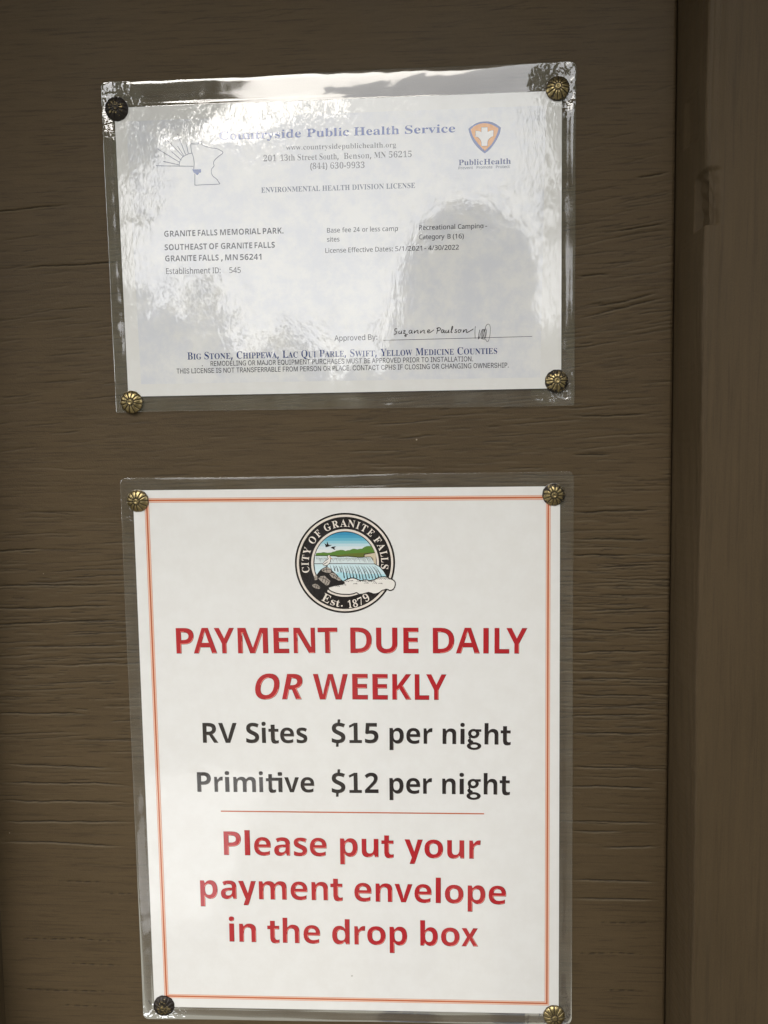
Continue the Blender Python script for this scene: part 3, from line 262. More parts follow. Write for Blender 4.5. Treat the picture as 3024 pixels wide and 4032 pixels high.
  "y":[765,[93,-272,121,-168,140,-172,174,-177,204,-175,231,-165,256,-145,278,-114,296,-70,319,-3,34,746,166,746,325,305,367,170,404,41,361,41,398,171,440,305,600,746,730,746,401,-114,376,-167,347,-210,313,-243,274,-267,230,-281,180,-285,127,-281]]},
}
NOTICE_TEXT = {
 "payment_due_lettering": ["bold","red",[["P",-3.482,2.1732,-3.1153,2.1733,0.5259],["A",-3.1269,2.1733,-2.6423,2.1735,0.5252],["Y",-2.7005,2.1734,-2.2866,2.1735,0.5246],["M",-2.217,2.1736,-1.5984,2.1737,0.5237],["E",-1.4874,2.1738,-1.171,2.1739,0.5228],["N",-1.0788,2.1739,-0.6412,2.174,0.522],["T",-0.5883,2.174,-0.1887,2.1741,0.5213],["D",0.0688,2.1735,0.5034,2.1709,0.5225],["U",0.588,2.1704,1.0167,2.1679,0.5218],["E",1.1352,2.1672,1.4399,2.1654,0.521],["D",1.726,2.1638,2.1565,2.1612,0.52],["A",2.1859,2.1611,2.665,2.1583,0.5193],["I",2.7326,2.1579,2.8409,2.1572,0.5188],["L",2.9558,2.1566,3.2484,2.1549,0.5183],["Y",3.1899,2.1552,3.6056,2.1528,0.5179]]],
 "weekly_lettering": ["bold","red",[["W",-0.7046,1.2149,0.0041,1.2127,0.5269],["E",0.0901,1.2151,0.4053,1.2132,0.5283],["E",0.4995,1.2126,0.8093,1.2108,0.5277],["K",0.901,1.2102,1.2856,1.2079,0.527],["L",1.3542,1.2075,1.6443,1.2058,0.5264],["Y",1.5849,1.2061,1.9931,1.2037,0.526]]],
 "or_lettering": ["bold_italic","red",[["O",-1.8929,1.2171,-1.386,1.2159,0.529],["R",-1.3465,1.2159,-0.9152,1.2149,0.5281]]],
 "rv_sites_lettering": ["bold","black",[["R",-3.0048,0.3011,-2.6836,0.301,0.4189],["V",-2.6773,0.301,-2.2961,0.3009,0.4184],["S",-2.1078,0.3009,-1.8384,0.3009,0.4178],["i",-1.7841,0.3009,-1.6965,0.3008,0.4175],["t",-1.6444,0.3008,-1.436,0.3008,0.4172],["e",-1.4048,0.3008,-1.1198,0.3007,0.4169],["s",-1.0678,0.3007,-0.8477,0.3007,0.4165]]],
 "rv_price_lettering": ["bold","black",[["$",-0.3479,0.3034,-0.0669,0.3035,0.4199],["1",0.0068,0.3035,0.2682,0.3036,0.4195],["5",0.3299,0.3036,0.6074,0.3037,0.4191],["p",0.83,0.2994,1.1209,0.2968,0.4185],["e",1.1705,0.2963,1.4537,0.2938,0.4181],["r",1.5221,0.2932,1.7012,0.2915,0.4177],["n",1.9059,0.2897,2.1809,0.2872,0.4172],["i",2.2631,0.2865,2.3523,0.2856,0.4169],["g",2.3945,0.2853,2.6875,0.2826,0.4166],["h",2.7507,0.282,3.0314,0.2795,0.4162],["t",3.0735,0.2791,3.2767,0.2773,0.4159]]],
 "primitive_lettering": ["bold","black",[["P",-3.1585,-0.7446,-2.869,-0.7444,0.4175],["r",-2.7994,-0.7444,-2.62,-0.7443,0.4172],["i",-2.5779,-0.7443,-2.483,-0.7443,0.4169],["m",-2.403,-0.7442,-1.9361,-0.744,0.4165],["i",-1.8689,-0.744,-1.7828,-0.7439,0.4161],["\u0167",-1.7262,-0.7439,-1.3867,-0.7438,0.4157],["v",-1.3448,-0.7437,-1.0415,-0.7436,0.4153],["e",-1.0102,-0.7436,-0.7284,-0.7434,0.4149]]],
 "primitive_price_lettering": ["bold","black",[["$",-0.3698,-0.7529,-0.0872,-0.752,0.425],["1",-0.013,-0.7517,0.25,-0.7509,0.4245],["2",0.3121,-0.7507,0.5913,-0.7497,0.4241],["p",0.8152,-0.7558,1.103,-0.7573,0.4235],["e",1.1553,-0.7576,1.4402,-0.7591,0.4231],["r",1.5019,-0.7594,1.6844,-0.7603,0.4227],["n",1.8904,-0.7614,2.1624,-0.7628,0.4222],["i",2.2403,-0.7632,2.3324,-0.7637,0.4219],["g",2.382,-0.7639,2.672,-0.7654,0.4216],["h",2.7309,-0.7657,3.0062,-0.7671,0.4212],["t",3.0533,-0.7674,3.26,-0.7684,0.4209]]],
 "please_put_your_lettering": ["bold","red",[["P",-2.648,-2.1056,-2.283,-2.1069,0.5107],["l",-2.2088,-2.1072,-2.0965,-2.1076,0.5102],["e",-2.014,-2.1079,-1.663,-2.1091,0.5097],["a",-1.5954,-2.1094,-1.262,-2.1106,0.5091],["s",-1.184,-2.1109,-0.9062,-2.1119,0.5086],["e",-0.8515,-2.1121,-0.5006,-2.1133,0.508],["p",-0.2238,-2.1143,0.1426,-2.1156,0.5071],["u",0.222,-2.1213,0.5697,-2.1238,0.5118],["t",0.6294,-2.1242,0.8836,-2.126,0.5113],["y",1.1066,-2.1276,1.4812,-2.1303,0.5105],["o",1.5142,-2.1305,1.8989,-2.1333,0.5099],["u",1.9802,-2.1338,2.3289,-2.1363,0.5093],["r",2.4318,-2.137,2.666,-2.1387,0.5087]]],
 "payment_envelope_lettering": ["bold","red",[["p",-3.1782,-3.0619,-2.8102,-3.0631,0.5169],["a",-2.744,-3.0633,-2.411,-3.0643,0.5163],["y",-2.3727,-3.0644,-2.0,-3.0656,0.5157],["m",-1.9404,-3.0657,-1.3565,-3.0675,0.5149],["e",-1.2759,-3.0678,-0.9224,-3.0689,0.514],["n",-0.8378,-3.0691,-0.4936,-3.0702,0.5134],["t",-0.443,-3.0704,-0.188,-3.0712,0.5129],["e",0.0537,-3.0836,0.4102,-3.087,0.5175],["n",0.4948,-3.0878,0.8438,-3.0912,0.5169],["v",0.8882,-3.0916,1.2587,-3.0952,0.5163],["e",1.2986,-3.0956,1.6527,-3.099,0.5157],["l",1.7367,-3.0998,1.8427,-3.1008,0.5153],["o",1.9244,-3.1016,2.3103,-3.1053,0.5148],["p",2.394,-3.1061,2.7592,-3.1097,0.5142],["e",2.8229,-3.1103,3.1828,-3.1137,0.5136]]],
 "drop_box_lettering": ["bold","red",[["i",-2.5997,-4.0054,-2.4861,-4.0065,0.5216],["n",-2.3853,-4.0076,-2.0279,-4.0113,0.5211],["t",-1.7907,-4.0137,-1.5346,-4.0164,0.5203],["h",-1.4664,-4.0171,-1.1129,-4.0207,0.5197],["e",-1.0299,-4.0216,-0.6794,-4.0252,0.5191],["d",-0.4291,-4.0278,-0.0606,-4.0316,0.5182],["r",0.0387,-4.031,0.2673,-4.0317,0.5231],["o",0.3054,-4.0318,0.6924,-4.0329,0.5226],["p",0.7728,-4.0332,1.1387,-4.0342,0.5219],["b",1.4105,-4.035,1.7751,-4.0361,0.5209],["o",1.8395,-4.0363,2.2254,-4.0374,0.5203],["x",2.2608,-4.0376,2.6082,-4.0386,0.5197]]]}
LICENSE_TEXT = {
 "agency_heading_lettering": ["serif","blue",[["Countryside",-2.2695,12.2054,-0.6888,12.2047,0.1488],["Public",-0.5825,12.2046,0.2288,12.2042,0.1482],["Health",0.3203,12.2042,1.184,12.2038,0.1477],["Service",1.2892,12.2038,2.2381,12.2033,0.1472]]],
 "address_lettering": ["serif_light","grey",[["www.countrysidepublichealth.org",-0.9826,11.9775,1.1183,11.9649,0.0935],["201",-1.4215,11.7833,-1.1755,11.7828,0.1107],["13th",-1.0975,11.7826,-0.8203,11.7821,0.1106],["Street",-0.7654,11.782,-0.3909,11.7812,0.1105],["South,",-0.3449,11.7811,0.0201,11.7803,0.1103],["Benson,",0.1205,11.7801,0.6447,11.7791,0.1101],["MN",0.699,11.779,0.9218,11.7785,0.11],["56215",0.9789,11.7784,1.4121,11.7775,0.1099],["(844)",-0.5273,11.6124,-0.199,11.6096,0.1106],["630-9933",-0.1415,11.6091,0.5129,11.6035,0.1104]]],
 "division_heading_lettering": ["serif_mid","grey_blue",[["ENVIRONMENTAL",-1.4817,11.2036,-0.3461,11.2053,0.0947],["HEALTH",-0.3028,11.2053,0.2245,11.2061,0.0944],["DIVISION",0.2677,11.2062,0.8763,11.2071,0.0942],["LICENSE",0.9221,11.2071,1.4712,11.2079,0.094]]],
 "park_name_lettering": ["bold_small","dark",[["GRANITE",-3.4036,10.4294,-2.7898,10.43,0.1097],["FALLS",-2.7418,10.43,-2.3609,10.4304,0.1095],["MEMORIAL",-2.3069,10.4304,-1.5153,10.4312,0.1093],["PARK.",-1.4735,10.4312,-1.0718,10.4316,0.1091],["SOUTHEAST",-3.4044,10.1741,-2.5703,10.1718,0.11],["OF",-2.5312,10.1717,-2.3512,10.1713,0.1098],["GRANITE",-2.3002,10.1711,-1.6866,10.1695,0.1097],["FALLS",-1.6418,10.1694,-1.248,10.1683,0.1095],["GRANITE",-3.4039,9.962,-2.7885,9.958,0.1103],["FALLS",-2.7373,9.9577,-2.3525,9.9552,0.1101],[",",-2.3075,9.9549,-2.2714,9.9547,0.1101],["MN",-2.2234,9.9544,-1.9775,9.9528,0.11],["56241",-1.9326,9.9525,-1.5138,9.9498,0.1099]]],
 "establishment_lettering": ["plain","dark",[["Establishment",-3.3953,9.7229,-2.5262,9.7157,0.1077],["ID:",-2.481,9.7153,-2.3216,9.714,0.1075],["545",-2.1503,9.7125,-1.9252,9.7107,0.1074]]],
 "fee_lettering": ["plain","dark",[["Base",-0.2279,10.4227,0.0203,10.4228,0.087],["fee",0.0628,10.4228,0.2328,10.4229,0.0869],["24",0.28,10.4229,0.4002,10.423,0.0868],["or",0.4473,10.423,0.558,10.423,0.0868],["less",0.6004,10.4231,0.7933,10.4231,0.0867],["camp",0.8356,10.4232,1.1339,10.4233,0.0867],["sites",-0.2315,10.2531,0.0075,10.2538,0.0871]]],
 "category_lettering": ["plain","dark",[["Recreational",1.537,10.4263,2.2259,10.4273,0.0864],["Camping",2.2795,10.4274,2.7611,10.4281,0.0862],["-",2.7983,10.4282,2.8331,10.4282,0.0862],["Category",1.5351,10.253,2.0217,10.2507,0.0866],["B",2.0801,10.2504,2.1384,10.2502,0.0865],["(16)",2.1804,10.25,2.3903,10.249,0.0865]]],
 "dates_lettering": ["plain","dark",[["License",-0.2692,10.0448,0.1312,10.0447,0.0873],["Effective",0.1737,10.0447,0.6461,10.0445,0.0872],["Dates:",0.6933,10.0445,1.0301,10.0444,0.0871],["5/1/2021",1.0772,10.0444,1.5915,10.0442,0.087],["-",1.6337,10.0442,1.6712,10.0442,0.0869],["4/30/2022",1.7087,10.0442,2.2935,10.044,0.0868]]],
 "approval_lettering": ["grotesk","dark",[["Approved By:",-0.1295,8.3717,0.7061,8.378,0.1054]]],
 "counties_lettering": ["smallcaps","navy",[["BIG",-3.0344,8.0695,-2.7602,8.0693,0.1394],["STONE,",-2.6963,8.0693,-2.1374,8.0689,0.1392],["CHIPPEWA,",-2.0585,8.0689,-1.227,8.0684,0.1389],["LAC",-1.1517,8.0683,-0.8535,8.0681,0.1386],["QUI",-0.7843,8.0681,-0.4987,8.0679,0.1385],["PARLE,",-0.4297,8.0679,0.0948,8.0676,0.1382],["SWIFT,",0.1727,8.0631,0.6923,8.063,0.138],["YELLOW",0.7669,8.063,1.3797,8.0629,0.1377],["MEDICINE",1.448,8.0629,2.1854,8.0628,0.1374],["COUNTIES",2.2534,8.0628,3.0196,8.0627,0.1371]]],
 "small_print_lettering": ["grotesk","dark",[["REMODELING OR MAJOR EQUIPMENT PURCHASES MUST BE APPROVED PRIOR TO INSTALLATION.",-2.5793,7.936,2.5538,7.9288,0.0943],["THIS LICENSE IS NOT TRANSFERRABLE FROM PERSON OR PLACE. CONTACT CPHS IF CLOSING OR CHANGING OWNERSHIP.",-3.2614,7.803,3.2399,7.7958,0.0944],[".",-2.7559,7.9364,-2.7345,7.9359,0.0951]]],
 "health_wordmark": ["serif","navy",[["Public",2.2995,11.5977,2.7561,11.5977,0.1007],["Health",2.7734,11.5977,3.2829,11.5976,0.1005]]],
 "health_motto": ["plain","grey_blue",[["Prevent",2.2965,11.5247,2.5696,11.5244,0.0487],["Promote",2.6389,11.5243,2.9357,11.524,0.0487],["Protect",3.0023,11.5239,3.2613,11.5237,0.0486]]]}
SHAPES = {"shield_rim":[[2.4867,12.2555],[2.517,12.282],[2.5516,12.3059],[2.5905,12.3313],[2.6294,12.3508],[2.6725,12.3661],[2.7156,12.3772],[2.7673,12.3838],[2.819,12.3846],[2.8706,12.378],[2.9222,12.3663],[2.9651,12.3483],[3.0081,12.3262],[3.051,12.2949],[3.0957,12.261],[3.0905,12.2154],[3.0809,12.1741],[3.0637,12.1264],[3.0421,12.0838],[3.0136,12.033],[2.9816,11.9856],[2.9444,11.935],[2.9038,11.8878],[2.8519,11.8409],[2.7913,11.7992],[2.7439,11.8358],[2.6965,11.8774],[2.6621,11.9103],[2.6277,11.9465],[2.5959,11.9876],[2.5676,12.0319],[2.5428,12.0811],[2.5206,12.1335],[2.501,12.1925]],"shield_field":[[2.5323,12.2432],[2.5627,12.2722],[2.5947,12.2979],[2.6465,12.3228],[2.6983,12.3403],[2.7414,12.3464],[2.7844,12.3483],[2.8275,12.3453],[2.8705,12.3372],[2.9135,12.3226],[2.9564,12.3029],[3.0011,12.2765],[3.0466,12.2485],[3.0423,12.2087],[3.0293,12.1675],[3.0085,12.114],[2.9817,12.0606],[2.9497,12.0058],[2.9126,11.9543],[2.8832,11.9243],[2.852,11.8977],[2.7915,11.8494],[2.7613,11.8779],[2.7312,11.9098],[2.6968,11.9468],[2.6624,11.9872],[2.6263,12.0326],[2.5937,12.0812],[2.568,12.1279],[2.551,12.1743]],"cross_edge":[[2.7273,12.2778],[2.8496,12.278],[2.852,12.1906],[2.8753,12.2023],[2.9011,12.2098],[2.9287,12.2156],[2.9597,12.2163],[2.9586,12.1122],[2.9319,12.1047],[2.9094,12.0829],[2.8861,12.0645],[2.8662,12.0426],[2.8549,12.0179],[2.8488,11.9847],[2.8469,11.9305],[2.7304,11.9316],[2.7263,11.9885],[2.7195,12.0196],[2.7049,12.0476],[2.6878,12.0707],[2.6663,12.0906],[2.643,12.1013],[2.6163,12.1147],[2.6168,12.2189],[2.6409,12.2189],[2.6668,12.2156],[2.6969,12.2055],[2.727,12.1904]],"cross":[[2.7325,12.2726],[2.8445,12.2732],[2.8468,12.1857],[2.8701,12.1975],[2.8959,12.205],[2.9235,12.2108],[2.9545,12.2115],[2.9534,12.1074],[2.9267,12.0999],[2.9043,12.0881],[2.881,12.0696],[2.8611,12.0477],[2.8498,12.0231],[2.8437,11.9899],[2.8418,11.9356],[2.7356,11.9364],[2.7315,11.9934],[2.7247,12.0245],[2.7101,12.0525],[2.693,12.0755],[2.6715,12.0954],[2.6482,12.1062],[2.6215,12.1095],[2.6219,12.2137],[2.6461,12.2138],[2.6719,12.2104],[2.7021,12.2003],[2.7322,12.1852]],"county_patch":[[-2.8097,11.6752],[-2.6369,11.6729],[-2.6391,11.6132],[-2.684,11.606],[-2.6847,11.5861],[-2.7182,11.5671],[-2.7528,11.5995],[-2.782,11.6174]]}
STROKES = {"state_outline":[[[[-2.8218,12.1494],[-2.6704,12.1447],[-2.6629,12.1868],[-2.6066,12.1851],[-2.594,12.1225],[-2.4534,12.0672],[-2.3501,12.0499],[-2.2767,12.0278],[-2.2015,11.9689],[-2.2808,11.9062],[-2.3665,11.8323],[-2.389,11.7819],[-2.3821,11.7249],[-2.4316,11.6696],[-2.4346,11.5844],[-2.3979,11.5264],[-2.3399,11.482],[-2.3031,11.424],[-2.3014,11.3869],[-2.5966,11.384],[-2.7519,11.3799],[-2.7658,11.4089],[-2.759,11.594]],0.012],[[[-2.8218,12.1494],[-2.8117,12.0216],[-2.7802,11.9073],[-2.7666,11.7933],[-2.7799,11.6743]],0.012]],"rising_sun":[[[[-3.0604,11.7509],[-3.0425,11.83],[-2.995,11.8996],[-2.9188,11.9455],[-2.8584,11.9664],[-2.7984,11.9787]],0.011],[[[-3.5083,11.7644],[-2.7867,11.7314]],0.012],[[[-3.4655,12.0758],[-3.0432,11.8101]],0.012],[[[-3.3646,11.8397],[-3.0657,11.7682]],0.012],[[[-3.2741,12.2342],[-2.9737,11.9132]],0.012],[[[-3.1991,12.0194],[-3.0118,11.8518]],0.012],[[[-3.0676,12.3352],[-2.9274,11.9543]],0.012],[[[-3.0762,12.1148],[-2.9582,11.9269]],0.012],[[[-2.9097,12.1861],[-2.8731,11.9725]],0.012]],"signature_line":[[[[0.821,8.3643],[1.5594,8.3665],[2.5337,8.3714],[3.6894,8.3782]],0.009]],"signature":[[[[1.0964,8.5763],[1.073,8.5845],[1.0492,8.5619],[1.0528,8.5387],[1.082,8.5227],[1.0797,8.4958],[1.052,8.4733],[1.0286,8.4815]],0.0125],[[[1.1351,8.537],[1.1228,8.4988],[1.1383,8.483],[1.1659,8.4979],[1.1821,8.5399],[1.1756,8.49],[1.1931,8.4857]],0.0125],[[[1.2054,8.5317],[1.2525,8.5384],[1.2127,8.4892],[1.2479,8.4846],[1.2593,8.4536],[1.2708,8.4341],[1.2511,8.4306],[1.2376,8.4444],[1.2672,8.4611],[1.3025,8.4719]],0.0125],[[[1.3757,8.5397],[1.3425,8.5442],[1.3225,8.51],[1.334,8.4847],[1.3615,8.4976],[1.3815,8.5395],[1.3771,8.4935],[1.3966,8.4873]],0.0125],[[[1.4323,8.5385],[1.422,8.4867],[1.4556,8.5226],[1.487,8.5412],[1.4966,8.5256],[1.4884,8.4911],[1.5138,8.4848]],0.0125],[[[1.5534,8.5378],[1.5431,8.4861],[1.5767,8.522],[1.6081,8.5405],[1.6196,8.5249],[1.6115,8.4905],[1.6388,8.4861]],0.0125],[[[1.6819,8.5063],[1.7172,8.5209],[1.7212,8.5401],[1.6979,8.5444],[1.6781,8.5141],[1.6934,8.4868],[1.7364,8.4975],[1.8051,8.5421]],0.0125],[[[1.8814,8.5751],[1.8571,8.468]],0.0125],[[[1.854,8.5642],[1.897,8.5824],[1.932,8.5663],[1.92,8.5359],[1.8692,8.5216]],0.0125],[[[1.994,8.5343],[1.9629,8.5388],[1.9471,8.5084],[1.9585,8.4832],[1.982,8.4962],[2.0018,8.5342],[1.9975,8.4882],[2.017,8.4839]],0.0125],[[[2.0407,8.5333],[2.0288,8.4952],[2.0442,8.4795],[2.0716,8.4943],[2.0914,8.5361],[2.0832,8.4864],[2.1027,8.486]],0.0125],[[[2.1261,8.4893],[2.1576,8.5501],[2.1696,8.5958],[2.154,8.5962],[2.1419,8.5312],[2.1377,8.4852],[2.161,8.4847]],0.0125],[[[2.2431,8.5406],[2.2198,8.5372],[2.2235,8.5141],[2.2428,8.4984],[2.231,8.4794],[2.1961,8.4879]],0.0125],[[[2.3091,8.5315],[2.2819,8.5321],[2.2701,8.5017],[2.2855,8.4783],[2.3128,8.4931],[2.3246,8.5235],[2.3091,8.5315],[2.3402,8.527]],0.0125],[[[2.3791,8.5339],[2.3672,8.4804],[2.3985,8.522],[2.4257,8.5367],[2.4373,8.5212],[2.4293,8.483],[2.4527,8.4825],[2.5636,8.5415]],0.0125]],"pen_scribble":[[[[2.6026,8.5943],[2.5924,8.4834],[2.5977,8.3605]],0.007],[[[2.654,8.3478],[2.6699,8.4434],[2.6857,8.5274],[2.666,8.4243],[2.6696,8.3552],[2.7127,8.4809],[2.7401,8.5339],[2.7163,8.4041],[2.7278,8.354],[2.7708,8.4605],[2.7633,8.5373],[2.7397,8.4228],[2.751,8.342],[2.8056,8.4214],[2.8059,8.5325],[2.7788,8.5178],[2.7668,8.4031],[2.7859,8.3336]],0.007],[[[2.7767,8.4795],[2.8061,8.5938],[2.845,8.6274],[2.8836,8.5921],[2.8832,8.439],[2.8538,8.3149],[2.8285,8.2982],[2.8053,8.3255],[2.796,8.4408],[2.8156,8.517]],0.007]],"printed_rule":[[[[-2.6857,-1.1592],[-0.4129,-1.1673],[2.7378,-1.1774]],0.026]]}
